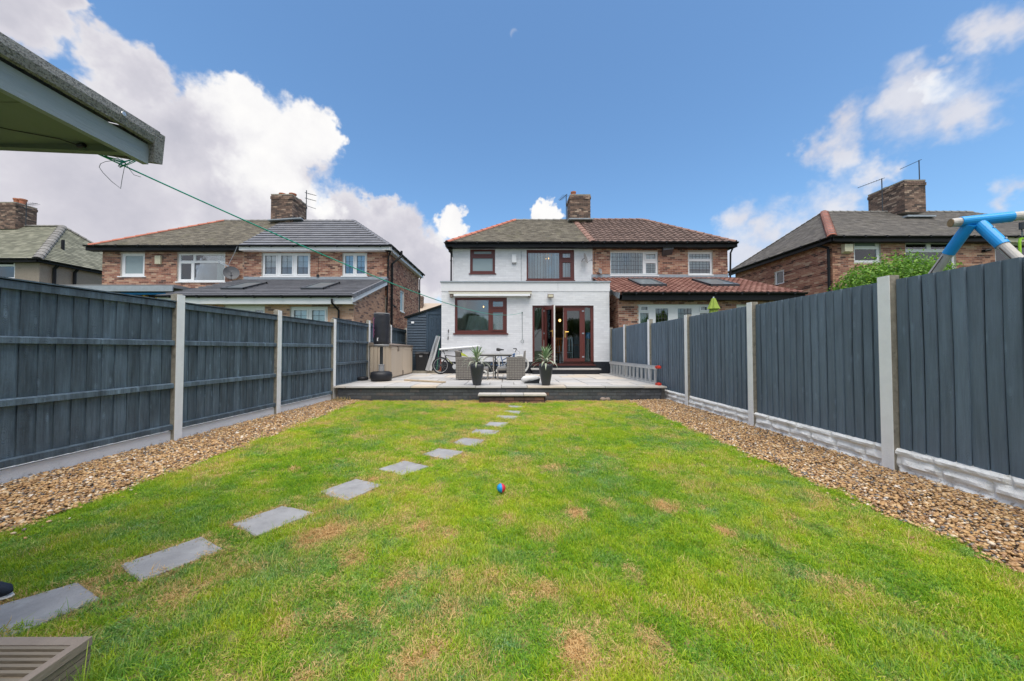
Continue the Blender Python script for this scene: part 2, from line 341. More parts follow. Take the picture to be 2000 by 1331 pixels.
class MB:
    """collects faces (with a tone per face) and links them as one mesh object"""
    def __init__(s): s.v = []; s.f = []; s.m = []; s.t = []
    def face(s, pts, m=0, tone=.5):
        k = len(s.v); s.v.extend(tuple(p) for p in pts); s.f.append(tuple(range(k, k + len(pts)))); s.m.append(m); s.t.append(tone)
    def hexa(s, c, m=0, tone=.5, skip=()):
        """c: 8 corners, bottom ring then top ring"""
        k = len(s.v); s.v.extend(tuple(p) for p in c)
        for i, q in enumerate(((3, 2, 1, 0), (4, 5, 6, 7), (0, 1, 5, 4), (1, 2, 6, 5), (2, 3, 7, 6), (3, 0, 4, 7))):
            if i in skip: continue
            s.f.append(tuple(k + j for j in q)); s.m.append(m); s.t.append(tone)
    def box(s, x0, x1, y0, y1, z0, z1, m=0, tone=.5):
        s.hexa([(x0, y0, z0), (x1, y0, z0), (x1, y1, z0), (x0, y1, z0), (x0, y0, z1), (x1, y0, z1), (x1, y1, z1), (x0, y1, z1)], m, tone)
    def fbox(s, O, u, n, u0, u1, d0, d1, z0, z1, m=0, tone=.5):
        """box in a wall's frame: u along, d along the outward normal, z up"""
        q = [O + u * a + n * d for a, d in ((u0, d1), (u1, d1), (u1, d0), (u0, d0))]
        s.hexa([(p.x, p.y, z) for z in (z0, z1) for p in q], m, tone)
    def bar(s, a, b, wd, ht, m=0, tone=.5, up=(0, 0, 1)):
        a, b = Vector(a), Vector(b); d = (b - a).normalized(); up = Vector(up)
        if abs(d.dot(up)) > .98: up = Vector((1, 0, 0))
        x = d.cross(up).normalized() * wd / 2; y = x.cross(d).normalized() * ht / 2
        s.hexa([a - x - y, a + x - y, b + x - y, b - x - y, a - x + y, a + x + y, b + x + y, b - x + y], m, tone)
    def tube(s, pts, r, n=8, m=0, tone=.5, cap=True):
        pts = [Vector(p) for p in pts]; rr = r if isinstance(r, (list, tuple)) else [r] * len(pts)
        rings = []; ref = None
        for i, p in enumerate(pts):
            d = (pts[min(i + 1, len(pts) - 1)] - pts[max(i - 1, 0)]).normalized()
            if ref is None: ref = Vector((0, 0, 1)) if abs(d.z) < .9 else Vector((1, 0, 0))
            x = d.cross(ref).normalized(); y = x.cross(d).normalized(); ref = y
            k = len(s.v)
            for j in range(n):
                a = 2 * math.pi * j / n; s.v.append(tuple(p + (x * math.cos(a) + y * math.sin(a)) * rr[i]))
            rings.append(k)
        for k0, k1 in zip(rings, rings[1:]):
            for j in range(n):
                s.f.append((k0 + j, k0 + (j + 1) % n, k1 + (j + 1) % n, k1 + j)); s.m.append(m); s.t.append(tone)
        if cap:
            for k in (rings[0], rings[-1]):
                s.f.append(tuple(range(k, k + n))); s.m.append(m); s.t.append(tone)
    def lathe(s, prof, c=(0, 0, 0), n=16, m=0, tone=.5, axis='Z', phase=0.):
        c = Vector(c); k0 = len(s.v)
        for (r, h) in prof:
            for j in range(n):
                a = 2 * math.pi * j / n + phase; p = (r * math.cos(a), r * math.sin(a), h)
                if axis == 'Y': p = (p[0], p[2], p[1])
                if axis == 'X': p = (p[2], p[0], p[1])
                s.v.append(tuple(c + Vector(p)))
        for i in range(len(prof) - 1):
            for j in range(n):
                a, b = k0 + i * n + j, k0 + i * n + (j + 1) % n
                s.f.append((a, b, b + n, a + n)); s.m.append(m); s.t.append(tone)
        for i in (0, len(prof) - 1):
            if prof[i][0] > 1e-4: s.f.append(tuple(k0 + i * n + j for j in range(n))); s.m.append(m); s.t.append(tone)
    def mesh(s, name, mats, off=Vector((0, 0, 0)), smooth=False):
        me = bpy.data.meshes.new(name)
        v = [(p[0] - off.x, p[1] - off.y, p[2] - off.z) for p in s.v]
        me.from_pydata(v, [], s.f)
        for q in (mats if isinstance(mats, (list, tuple)) else [mats]): me.materials.append(q)
        me.polygons.foreach_set('material_index', s.m)
        a = me.attributes.new('tone', 'FLOAT', 'FACE'); a.data.foreach_set('value', s.t)
        if smooth: me.polygons.foreach_set('use_smooth', [True] * len(s.f))
        me.update(); return me
    def build(s, name, mats, parent=None, smooth=False, kind=None, recalc=True):
        o = bpy.data.objects.new(name, s.mesh(name, mats, base_of(parent), smooth)); COL.objects.link(o)
        if recalc and len(s.f) < 6000: fix_normals(o.data)
        if parent is not None: o.parent = parent
        if kind: o['kind'] = kind
        return o


import bmesh


def fix_normals(me):
    b = bmesh.new(); b.from_mesh(me); bmesh.ops.recalc_face_normals(b, faces=b.faces); b.to_mesh(me); b.free()


def place(name, me, loc, parent, rot=None):
    o = bpy.data.objects.new(name, me); COL.objects.link(o); o.parent = parent
    o.location = Vector(loc) - base_of(parent)
    if rot: o.rotation_euler = rot
    return o


def thing(name, label, cat, loc=(0, 0, 0), group=None, local=False, rotz=0., kind=None):
    o = bpy.data.objects.new(name, None); COL.objects.link(o); o.location = loc; o.rotation_euler = (0, 0, rotz)
    o.empty_display_size = .2
    LOC[o] = Vector((0, 0, 0)) if local else Vector(loc)
    o['label'] = label; o['category'] = cat
    if group: o['group'] = group
    if kind: o['kind'] = kind
    return o


def tag(o, label, cat, group=None):
    o['label'] = label; o['category'] = cat
    if group: o['group'] = group
    return o


def cells(rect, holes):
    a0, a1, z0, z1 = rect
    us = sorted({a0, a1, *[min(max(h[i], a0), a1) for h in holes for i in (0, 1)]})
    zs = sorted({z0, z1, *[min(max(h[i], z0), z1) for h in holes for i in (2, 3)]})
    for p, q in zip(us, us[1:]):
        for r, t in zip(zs, zs[1:]):
            cu, cz = (p + q) / 2, (r + t) / 2
            if any(h[0] < cu < h[1] and h[2] < cz < h[3] for h in holes): continue
            yield p, q, r, t


def holed(mb, O, u, n, rect, holes, d0, d1, m=0):
    """a slab in a wall frame with rectangular holes: front, back, rim and reveals"""
    pt = lambda a, d, z: (O.x + u.x * a + n.x * d, O.y + u.y * a + n.y * d, z)
    for p, q, r, t in cells(rect, holes):
        mb.face([pt(p, d1, r), pt(q, d1, r), pt(q, d1, t), pt(p, d1, t)], m)
        mb.face([pt(p, d0, t), pt(q, d0, t), pt(q, d0, r), pt(p, d0, r)], m)
    for (a0, a1, z0, z1) in [rect] + list(holes):
        z0c, z1c = max(z0, rect[2]), min(z1, rect[3])
        if z1c <= z0c: continue
        for a in (a0, a1): mb.face([pt(a, d0, z0c), pt(a, d1, z0c), pt(a, d1, z1c), pt(a, d0, z1c)], m)
        for z in (z0c, z1c): mb.face([pt(a0, d0, z), pt(a0, d1, z), pt(a1, d1, z), pt(a1, d0, z)], m)


BL, BH, JT = .225, .075, .010
_brick_meshes = {}


def brick_wall(house, O, u, n, W, z0, z1, holes, bm, mm, th=.25, proud=.005, top=None, single=0, tone=None, name='brickwork', wallname='wall', back=True):
    """mortar slab + bricks standing proud of it; the first `single` whole bricks are objects of their own"""
    O, u, n = Vector(O), Vector(u), Vector(n)
    mb = MB()
    if top is None: holed(mb, O, u, n, (0, W, z0, z1), holes, -th, 0)
    else:
        N = 10
        for i in range(N):
            a, b = W * i / N, W * (i + 1) / N
            q = [O + u * a, O + u * b]
            mb.face([(q[0].x, q[0].y, z0), (q[1].x, q[1].y, z0), (q[1].x, q[1].y, top(b)), (q[0].x, q[0].y, top(a))])
    mb.build(wallname, mm, house, recalc=False)
    bb = MB(); full = []; k = 0; z = z0
    rnd = random.Random(int(abs(O.x * 71 + O.y * 31) * 10) + 5)
    while z + BH <= z1 + .02:
        za, zb = z + JT / 2, min(z + BH - JT / 2, z1)
        free = [(0.0, W)]
        for h in holes:
            if h[2] < zb - .01 and h[3] > za + .01:
                nf = []
                for (a, b) in free:
                    if h[1] <= a or h[0] >= b: nf.append((a, b)); continue
                    if h[0] > a: nf.append((a, h[0]))
                    if h[1] < b: nf.append((h[1], b))
                free = nf
        off = -(BL / 2) * (k % 2)
        for (a, b) in free:
            i = math.floor((a - off) / BL); x = off + i * BL
            while x < b:
                p, q = max(x, a) + JT / 2, min(x + BL, b) - JT / 2
                if q - p > .035 and (top is None or zb < min(top(p), top(q))):
                    tn = tone(rnd, x, z) if tone else rnd.random()
                    if single and q - p > BL - JT - .001: full.append((p, za, tn))
                    else:
                        d = proud * (.6 + .8 * rnd.random())
                        bb_box(bb, O, u, n, p, q, za, zb, d, tn)
                x += BL
        z += BH; k += 1
    if single:
        rnd.shuffle(full)
        for p, za, tn in full[single:]: bb_box(bb, O, u, n, p, p + BL - JT, za, za + BH - JT, proud, tn)
        rz = math.atan2(u.y, u.x)
        for p, za, tn in full[:single]:
            key = (bm.name, int(tn * 6))
            if key not in _brick_meshes:
                q = MB(); q.box(0, BL - JT, -.006, .02, 0, BH - JT, 0, (key[1] + .5) / 6); _brick_meshes[key] = q.mesh('brick', bm); fix_normals(_brick_meshes[key])
            w_ = O + u * p + n * random.uniform(-.0015, .0015); o = place('brick', _brick_meshes[key], (w_.x, w_.y, za), house, (0, 0, rz))
    if bb.f: bb.build(name, bm, house, kind='stuff', recalc=False)


def bb_box(bb, O, u, n, p, q, za, zb, d, tn):
    A, B = O + u * p, O + u * q; nx, ny = n.x * d, n.y * d; k = len(bb.v)
    bb.v.extend([(A.x, A.y, za), (B.x, B.y, za), (B.x, B.y, zb), (A.x, A.y, zb),
                 (A.x + nx, A.y + ny, za), (B.x + nx, B.y + ny, za), (B.x + nx, B.y + ny, zb), (A.x + nx, A.y + ny, zb)])
    for f in ((4, 5, 6, 7), (0, 1, 5, 4), (1, 2, 6, 5), (2, 3, 7, 6), (3, 0, 4, 7)):
        bb.f.append(tuple(k + j for j in f)); bb.m.append(0); bb.t.append(tn)


def window(house, O, u, n, rect, panes, fm, sash=(), sill=.04, recess=.06, bars=None, inner=None, glass=None, room=1.6, name='window', header=None, sillmat=None):
    """panes: fractions (u0,u1,z0,z1) of the rect; sash: pane numbers with a raised casement; bars: {pane: (cols, rows)}"""
    O, u, n = Vector(O), Vector(u), Vector(n); a0, a1, z0, z1 = rect; wd, ht = a1 - a0, z1 - z0
    ab = [(a0 + p[0] * wd, a0 + p[1] * wd, z0 + p[2] * ht, z0 + p[3] * ht) for p in panes]
    mb = MB(); holed(mb, O, u, n, rect, ab, -recess - .06, -recess)
    for i in sash:
        p = ab[i]; e = min(.035, .045)
        for q in ((p[0] - e, p[0] + .012, p[2] - e, p[3] + e), (p[1] - .012, p[1] + e, p[2] - e, p[3] + e)): mb.fbox(O, u, n, q[0], q[1], -recess - .01, -recess + .022, q[2], q[3])
        for q in ((p[2] - e, p[2] + .012), (p[3] - .012, p[3] + e)): mb.fbox(O, u, n, p[0] + .0125, p[1] - .0125, -recess - .01, -recess + .0215, q[0], q[1])
    w_ = mb.build(name, fm, house)
    if sill:
        sb = MB(); sb.fbox(O, u, n, a0 - sill, a1 + sill, -recess - .02, .045, z0 - .035, z0 + .012); sb.build('sill', sillmat or fm, w_)
    for i, p in enumerate(ab):
        g = MB(); g.fbox(O, u, n, p[0] - .004, p[1] + .004, -recess - .036, -recess - .03, p[2] - .004, p[3] + .004)
        g.build('pane', (glass[i] if isinstance(glass, (list, tuple)) else glass) or M['glass'], w_)
        if bars and i in bars:
            c, r = bars[i]; bb = MB()
            for j in range(1, c): x = p[0] + (p[1] - p[0]) * j / c; bb.fbox(O, u, n, x - .006, x + .006, -recess - .029, -recess - .022, p[2], p[3])
            for j in range(1, r): z = p[2] + (p[3] - p[2]) * j / r; bb.fbox(O, u, n, p[0], p[1], -recess - .0285, -recess - .0225, z - .006, z + .006)
            bb.build('glazing_bars', M['leadbar'], w_)
    if inner: inner(w_, O, u, n, rect, ab, recess)
    if room:
        rb = MB(); d0, d1 = -recess - room, -.251; e = .25
        q = lambda a, d, z: tuple(O + u * a + n * d)[:2] + (z,)
        A0, A1, Z0, Z1 = a0 - e, a1 + e, z0 - e, z1 + .12
        rb.face([q(A0, d0, Z0), q(A1, d0, Z0), q(A1, d0, Z1), q(A0, d0, Z1)])
        for a in (A0, A1): rb.face([q(a, d0, Z0), q(a, d1, Z0), q(a, d1, Z1), q(a, d0, Z1)])
        for z in (Z0, Z1): rb.face([q(A0, d0, z), q(A1, d0, z), q(A1, d1, z), q(A0, d1, z)])
        rb.build('room', M['room'], w_, recalc=False)
    return w_


def drape(mb, O, u, n, a0, a1, d, z0, z1, folds, depth=.03, a0b=None, a1b=None, m=0):
    """a gathered cloth; bottom ends may differ from top ends"""
    a0b = a0 if a0b is None else a0b; a1b = a1 if a1b is None else a1b; N = folds * 4; k = len(mb.v)
    for i in range(N + 1):
        f = i / N; dd = d + depth * math.sin(f * folds * 2 * math.pi)
        for (s0, s1, z) in ((a0b, a1b, z0), (a0, a1, z1)):
            p = O + u * (s0 + (s1 - s0) * f) + n * dd; mb.v.append((p.x, p.y, z))
    for i in range(N):
        mb.f.append((k + 2 * i, k + 2 * i + 2, k + 2 * i + 3, k + 2 * i + 1)); mb.m.append(m); mb.t.append(.5)


def inner_blind(mt=None, part=1.0, slats=0, z_from_top=None):
    def f(w_, O, u, n, rect, ab, rc):
        a0, a1, z0, z1 = rect; b = MB()
        zz = z0 if z_from_top is None else z1 - (z1 - z0) * z_from_top
        if slats:
            N = slats
            for i in range(N):
                x = a0 + (a1 - a0) * (i + .5) / N; hw = (a1 - a0) / N * .40; sk = .012
                A, B = O + u * (x - hw) + n * (-rc - .085 - sk), O + u * (x + hw) + n * (-rc - .085 + sk)
                b.face([(A.x, A.y, zz), (B.x, B.y, zz), (B.x, B.y, z1), (A.x, A.y, z1)], tone=random.random())
            b.build('blind', mt or M['blind'], w_, recalc=False)
        else:
            b.fbox(O, u, n, a0, a1, -rc - .13, -rc - .125, zz, z1); b.build('blind', mt or M['blind'], w_)
    return f


def inner_curtains(mt=None, frac=.2, net=False, netz=.5):
    def f(w_, O, u, n, rect, ab, rc):
        a0, a1, z0, z1 = rect; wd = a1 - a0
        for (p, q) in ((a0, a0 + wd * frac), (a1 - wd * frac, a1)):
            if frac: b = MB(); drape(b, O, u, n, p, q, -rc - .17, z0, z1, 4); b.build('curtain', mt or M['curtain'], w_, recalc=False)
        if net: b = MB(); drape(b, O, u, n, a0, a1, -rc - .12, z0, z0 + (z1 - z0) * netz, 12, .02); b.build('net_curtain', M['net'], w_, recalc=False)
    return f


def tile_plane(parent, A, B, C, D_, tw, gauge, mt, name='roof_tiles', th=.018, roll=False, stagger=True, single=0, kind='stuff'):
    """tiles over the quad A,B (eave, left to right) C,D (top, right to left)"""
    A, B, C, D_ = map(Vector, (A, B, C, D_)); u = (B - A).normalized()
    nrm = (B - A).cross(D_ - A).normalized()
    if nrm.z < 0: nrm = -nrm
    up = nrm.cross(u); up = up if up.z > 0 else -up
    hgt = (D_ - A).dot(up); mb = MB(); N = max(1, int(round(hgt / gauge))); g = hgt / N
    aL = 0.0; aR = (B - A).length; cR = (C - A).dot(u); cL = (D_ - A).dot(u)
    prof = [(0, 0.), (.16, .9), (.34, 1.), (.5, .55), (.66, .08), (.85, -.02), (1, 0.)] if roll else [(0, 0), (1, 0)]
    rh = .032 if roll else 0
    tm = None; cnt = 0; rr = random.Random(3)
    for k in range(N):
        s0, s1 = g * k, g * (k + 1)
        f = (s0 + s1) / 2 / hgt
        l0, r0 = aL + (cL - aL) * s0 / hgt, aR + (cR - aR) * s0 / hgt
        l1, r1 = aL + (cL - aL) * s1 / hgt, aR + (cR - aR) * s1 / hgt
        off = (tw / 2 if (k % 2 and stagger) else 0)
        x = min(l0, l1) // tw * tw - tw + off
        s1o = s1 + (.02 if k < N - 1 else 0)
        while x < max(r0, r1):
            xa, xb = x + .0015, x + tw - .0015
            lift0 = th + rr.uniform(-.002, .003); lift1 = .003
            tone = rr.random()
            whole = xa >= max(l0, l1) and xb <= min(r0, r1)
            if whole and cnt < single:
                if tm is None:
                    q = MB(); tl = (s1o - s0)
                    for (pa, ha), (pb, hb) in zip(prof, prof[1:]):
                        xa_, xb_ = pa * (tw - .003), pb * (tw - .003)
                        q.face([(xa_, 0, th + ha * rh), (xb_, 0, th + hb * rh), (xb_, tl, lift1 + hb * rh), (xa_, tl, lift1 + ha * rh)])
                        q.face([(xa_, 0, 0 + ha * rh), (xb_, 0, 0 + hb * rh), (xb_, 0, th + hb * rh), (xa_, 0, th + ha * rh)])
                    tm = []
                    for tv in (.1, .3, .5, .7, .9): q.t = [tv] * len(q.f); tm.append(q.mesh('roof_tile', mt))
                    rot = Matrix((u, up, nrm)).transposed().to_euler()
                p = A + u * xa + up * s0; place('roof_tile', rr.choice(tm), p + nrm * rr.uniform(0, .002), parent, rot); cnt += 1
            else:
                for (pa, ha), (pb, hb) in zip(prof, prof[1:]):
                    p0, p1 = xa + (xb - xa) * pa, xa + (xb - xa) * pb
                    q0a, q0b = max(p0, l0), min(p1, r0); q1a, q1b = max(p0, l1), min(p1, r1)
                    if q0b <= q0a and q1b <= q1a: continue
                    q0b = max(q0b, q0a) if q0b > q0a else min(max(q0a, l0), r0); q1b = q1b if q1b > q1a else min(max(q1a, l1), r1)
                    q0a, q1a = min(q0a, q0b), min(q1a, q1b)
                    P0, P1 = A + u * q0a + up * s0, A + u * q0b + up * s0; P2, P3 = A + u * q1b + up * s1o, A + u * q1a + up * s1o
                    mb.face([P0 + nrm * (lift0 + ha * rh), P1 + nrm * (lift0 + hb * rh), P2 + nrm * (lift1 + hb * rh), P3 + nrm * (lift1 + ha * rh)], 0, tone)
                    if q0b > q0a: mb.face([P0 + nrm * ha * rh, P1 + nrm * hb * rh, P1 + nrm * (lift0 + hb * rh), P0 + nrm * (lift0 + ha * rh)], 0, tone)
            x += tw
    if mb.f: mb.build(name, mt, parent, kind=kind, recalc=False)


def ridge_row(parent, a, b, mt, step=.36, r=.11, name='hip_tile', lift=.03, lipmat=None):
    """half-round tiles laid end to end from a (low) to b (high)"""
    a, b = Vector(a), Vector(b); d = (b - a).normalized(); N = max(1, int(round((b - a).length / step))); L = (b - a).length / N
    side = d.cross(Vector((0, 0, 1))).normalized(); up = side.cross(d).normalized()
    q = MB(); n = 6
    for i in range(n):
        t0, t1 = math.pi * i / n, math.pi * (i + 1) / n
        c = lambda t, l, e: (math.cos(t) * (r + e), l, math.sin(t) * (r + e) * .75)
        if lipmat: q.face([c(t0, L * .62, .031), c(t1, L * .62, .031), c(t1, L * .98, .02), c(t0, L * .98, .02)], 1)
        q.face([c(t0, 0, .028), c(t1, 0, .028), c(t1, L + .01, 0), c(t0, L + .01, 0)])
        q.face([c(t0, 0, .028), c(t1, 0, .028), c(t1, 0, -.02), c(t0, 0, -.02)])
    me = q.mesh(name, [mt, lipmat] if lipmat else mt); rot = Matrix((side, d, up)).transposed().to_euler()
    for i in range(N): place(name, me, a + d * (L * i) + up * (lift - r * .5), parent, rot)


def chimney(roof, x, y, z0, z1, wx, wy, pots, bm):
    mb = MB(); O = Vector((x, y, 0))
    c = thing_part('chimney', roof)
    mb.box(x - wx / 2 + .004, x + wx / 2 - .004, y - wy / 2 + .004, y + wy / 2 - .004, z0, z1 - .02)
    core = mb.build('chimney', M['mortar'], roof); COL.objects.unlink(c) if c else None
    bb = MB(); rr = random.Random(int(x * 10) + 50); z = z0; k = 0
    while z < z1 - .01:
        e = .025 if z > z1 - .24 and z < z1 - .08 else 0
        for (o, u, n, L) in ((Vector((x - wx / 2 - e, y - wy / 2 - e, 0)), Vector((1, 0, 0)), Vector((0, -1, 0)), wx + 2 * e),
                             (Vector((x + wx / 2 + e, y - wy / 2 - e, 0)), Vector((0, 1, 0)), Vector((1, 0, 0)), wy + 2 * e),
                             (Vector((x - wx / 2 - e, y + wy / 2 + e, 0)), Vector((0, -1, 0)), Vector((-1, 0, 0)), wy + 2 * e),
                             (Vector((x + wx / 2 + e, y + wy / 2 + e, 0)), Vector((-1, 0, 0)), Vector((0, 1, 0)), wx + 2 * e)):
            a = -(BL / 2) * (k % 2)
            while a < L:
                p, q = max(a, 0) + (.005 if a > 0 else 0), min(a + BL, L) - .005
                if q - p > .02:
                    A, B = o + u * p, o + u * q; nn = n * .008; i2 = n * -.05
                    bb.hexa([(A + i2).to_tuple()[:2] + (z + .004,), (B + i2).to_tuple()[:2] + (z + .004,), (B + nn).to_tuple()[:2] + (z + .004,), (A + nn).to_tuple()[:2] + (z + .004,),
                             (A + i2).to_tuple()[:2] + (z + BH - .006,), (B + i2).to_tuple()[:2] + (z + BH - .006,), (B + nn).to_tuple()[:2] + (z + BH - .006,), (A + nn).to_tuple()[:2] + (z + BH - .006,)], 0, rr.random())
                a += BL
        z += BH; k += 1
    bb.build('brickwork', bm, core, kind='stuff')
    cp = MB(); cp.box(x - wx / 2 - .01, x + wx / 2 + .01, y - wy / 2 - .01, y + wy / 2 + .01, z1 - .01, z1 + .05); cp.build('chimney_cap', M['concrete'], core)
    for (dx, dy, h, r, mm) in pots:
        pb = MB(); pb.lathe([(r * .9, z1 + .03), (r, z1 + h * .8), (r * 1.18, z1 + h * .82), (r * 1.18, z1 + h), (r * .8, z1 + h), (r * .75, z1 + h * .6)], (x + dx, y + dy, 0), 14)
        pb.build('chimney_pot', mm, core, smooth=False)
    fl = MB(); fl.box(x - wx / 2 - .1, x + wx / 2 + .1, y - wy / 2 - .16, y + wy / 2 + .1, z0 + .0, z0 + .12); 
    return core


def thing_part(n, r): return None


def aerial(house, base, h, boom, elems, ln=.5, mt=None, up_elems=False):
    """mast with booms that carry cross rods"""
    a = MB(); b = Vector(base); top = b + Vector((0, 0, h)); a.tube([b, top], .022, 6)
    for (dz, dirv, L) in boom:
        s0 = top + Vector((0, 0, dz)); d = Vector(dirv).normalized(); e = s0 + d * L; a.tube([s0 - d * .12, e], .012, 5)
        side = d.cross(Vector((0, 0, 1))).normalized()
        for i in range(elems):
            c = s0 + d * (L * (i + .4) / elems); l = ln * (1 - .4 * i / elems) / 2; a.tube([c - side * l, c + side * l], .006, 4)
    return a.build('tv_aerial', mt or M['steel'], house)


def dish(house, c, r, facing, mt, arm=True):
    """satellite dish as bowl + arm, on a wall bracket behind it"""
    f = Vector(facing).normalized(); x = f.cross(Vector((0, 0, 1))).normalized(); y = x.cross(f); b = MB(); c = Vector(c); N = 18
    rings = [(0, 0), (.5, .03), (.8, .09), (1., .15)]
    for e in (0, -.012):
        for (r0, h0), (r1, h1) in zip(rings, rings[1:]):
            for j in range(N):
                pts = []
                for (rr_, hh, jj) in ((r0, h0, j), (r1, h1, j), (r1, h1, j + 1), (r0, h0, j + 1)):
                    t = 2 * math.pi * jj / N; pts.append(c + (x * math.cos(t) * .92 + y * math.sin(t)) * r * rr_ + f * (hh * r + e))
                b.face(pts)
    b.tube([c, c - f * .12, c - f * .12 + Vector((0, .2, -.05))], .02, 6)
    if arm: b.tube([c - y * r * .95 + f * r * .1, c + f * r * 1.3 - y * r * .55], .012, 5); b.box(c.x + f.x * r * 1.3 - .03, c.x + f.x * r * 1.3 + .03, c.y + f.y * r * 1.3 - .05, c.y + f.y * r * 1.3 + .05, c.z - r * .6, c.z - r * .45)
    return b.build('satellite_dish', mt, house)


def gutter(house, a, b, mt, fm=None, drop=.16, inset=.06, n=(0, -1, 0), soffit=.3):
    """half-round gutter from a to b with fascia and soffit behind it"""
    a, b, n = Vector(a), Vector(b), Vector(n); g = MB(); r = .055; d = (b - a).normalized(); N = 6
    for i in range(N):
        t0, t1 = math.pi + math.pi * i / N, math.pi + math.pi * (i + 1) / N
        c = lambda t, p: p + n * math.cos(t) * r + Vector((0, 0, math.sin(t) * r))
        g.face([c(t0, a), c(t1, a), c(t1, b), c(t0, b)])
    g.face([c(math.pi, a), c(math.pi * 1.5, a), c(math.pi * 2, a)]); g.face([c(math.pi, b), c(math.pi * 1.5, b), c(math.pi * 2, b)])
    g.bar(a + n * r, b + n * r, .012, .016); g.bar(a - n * r, b - n * r, .012, .016)
    L = (b - a).length; k = int(L / 1.0)
    for i in range(k + 1): p = a + d * (L * (i + .5) / (k + 1)); g.bar(p - d * .03 + n * .0 + Vector((0, 0, -.02)), p + d * .03 + Vector((0, 0, -.02)), r * 2.25, .085)
    g.build('gutter', mt, house)
    f = MB(); p = a - n * (r + .012); q = b - n * (r + .012)
    f.hexa([p + Vector((0, 0, -drop)), q + Vector((0, 0, -drop)), q - n * .022 + Vector((0, 0, -drop)), p - n * .022 + Vector((0, 0, -drop)),
            p + Vector((0, 0, .0)), q + Vector((0, 0, .0)), q - n * .022, p - n * .022])
    f.build('fascia', fm or mt, house)
    if soffit:
        s_ = MB(); p, q = p - n * .024, q - n * .024; dz = Vector((0, 0, -drop + .01)); t = Vector((0, 0, .012))
        s_.hexa([p + dz, q + dz, q - n * soffit + dz, p - n * soffit + dz, p + dz + t, q + dz + t, q - n * soffit + dz + t, p - n * soffit + dz + t]); s_.build('soffit', fm or mt, house)


def pipe(house, pts, r=.036, mt=None, clips=True):
    b = MB(); b.tube(pts, r, 8)
    if clips:
        for p, q in zip(pts, pts[1:]):
            p, q = Vector(p), Vector(q)
            if abs(p.z - q.z) > 1.2:
                for t in (.2, .8): c = p.lerp(q, t); b.tube([c - Vector((0, 0, .03)), c + Vector((0, 0, .03))], r * 1.35, 8)
    return b.build('downpipe', mt or M['black_pvc'], house, smooth=False)


def rect_on(O, u, n, px0, py0, px1, py1):
    """photo rectangle -> (u0,u1,z0,z1) on a wall facing the garden (constant Y)"""
    a, b = P(px0, py1, O[1]), P(px1, py0, O[1])
    return (a.x - O[0], b.x - O[0], a.z, b.z)

UX, UY, FN, FP = Vector((1, 0, 0)), Vector((0, 1, 0)), Vector((0, -1, 0)), Vector((1, 0, 0))
Z_EAVE = 5.86

# ------------------------------------------------------------------ the setting: ground, lawn bed, patio
g = MB(); g.face([(-400, -200, -.14), (400, -200, -.14), (400, 900, -.14), (-400, 900, -.14)]); g.build('ground', M['ground'], kind='structure', recalc=False)
LX0, LX1 = lambda y: -3.26 - max(0, y - 5) * .05, lambda y: 2.77 + max(0, y - 6.5) * .04
YN, YF = -2.2, 8.38
g = MB(); N = 24
for i in range(N):
    a, b = YN + (YF - YN) * i / N, YN + (YF - YN) * (i + 1) / N
    g.face([(LX0(a), a, 0), (LX1(a), a, 0), (LX1(b), b, 0), (LX0(b), b, 0)])
g.build('lawn', M['soil'], kind='structure', recalc=False)
LFX = lambda y: -4.43 + max(0, min(y, 8.5) - 3.1) * .062          # left fence line
RFX = 3.80
g = MB()
for i in range(N):
    a, b = YN + (9.2 - YN) * i / N, YN + (9.2 - YN) * (i + 1) / N
    g.face([(LFX(a) - .1, a, -.012), (LX0(a) + .05, a, -.012), (LX0(b) + .05, b, -.012), (LFX(b) - .1, b, -.012)])
    g.face([(LX1(a) - .05, a, -.012), (RFX + .1, a, -.012), (RFX + .1, b, -.012), (LX1(b) - .05, b, -.012)])
g.build('gravel_path', M['gravel_base'], kind='structure', recalc=False)

PZ = .34                                                          # patio level
PXL, PXR, PY0, PY1 = -4.06, 3.74, 8.42, 15.9
patio = MB(); patio.box(PXL, PXR, PY0 + .1, PY1, -.13, PZ - .03); patio = patio.build('patio', M['slab_joint'], kind='structure')
sx, sy = .605, .605; _sl = {}
rr = random.Random(11); y = 8.37; row = 0
while y < 13.3:
    x = PXL + (0 if row % 2 else -sx / 2); h = sy if row % 3 else .42
    while x < PXR:
        wd = sx if rr.random() < .6 else sx * 1.5
        x1 = min(x + wd, PXR); x0 = max(x, PXL)
        if x1 - x0 > .08:
            k = (round(x1 - x0, 2), h)
            if k not in _sl:
                q = MB(); W_, H_ = x1 - x0 - .012, h - .012
                q.hexa([(0, 0, -.035), (W_, 0, -.035), (W_, H_, -.035), (0, H_, -.035), (.004, .004, 0), (W_ - .004, .004, 0), (W_ - .004, H_ - .004, 0), (.004, H_ - .004, 0)]); _sl[k] = q.mesh('paving_slab', M['slab']); fix_normals(_sl[k])
            place('paving_slab', _sl[k], (x0 + .006, y + .006, PZ + rr.uniform(-.003, .003)), patio)
        x += wd
    y += h; row += 1

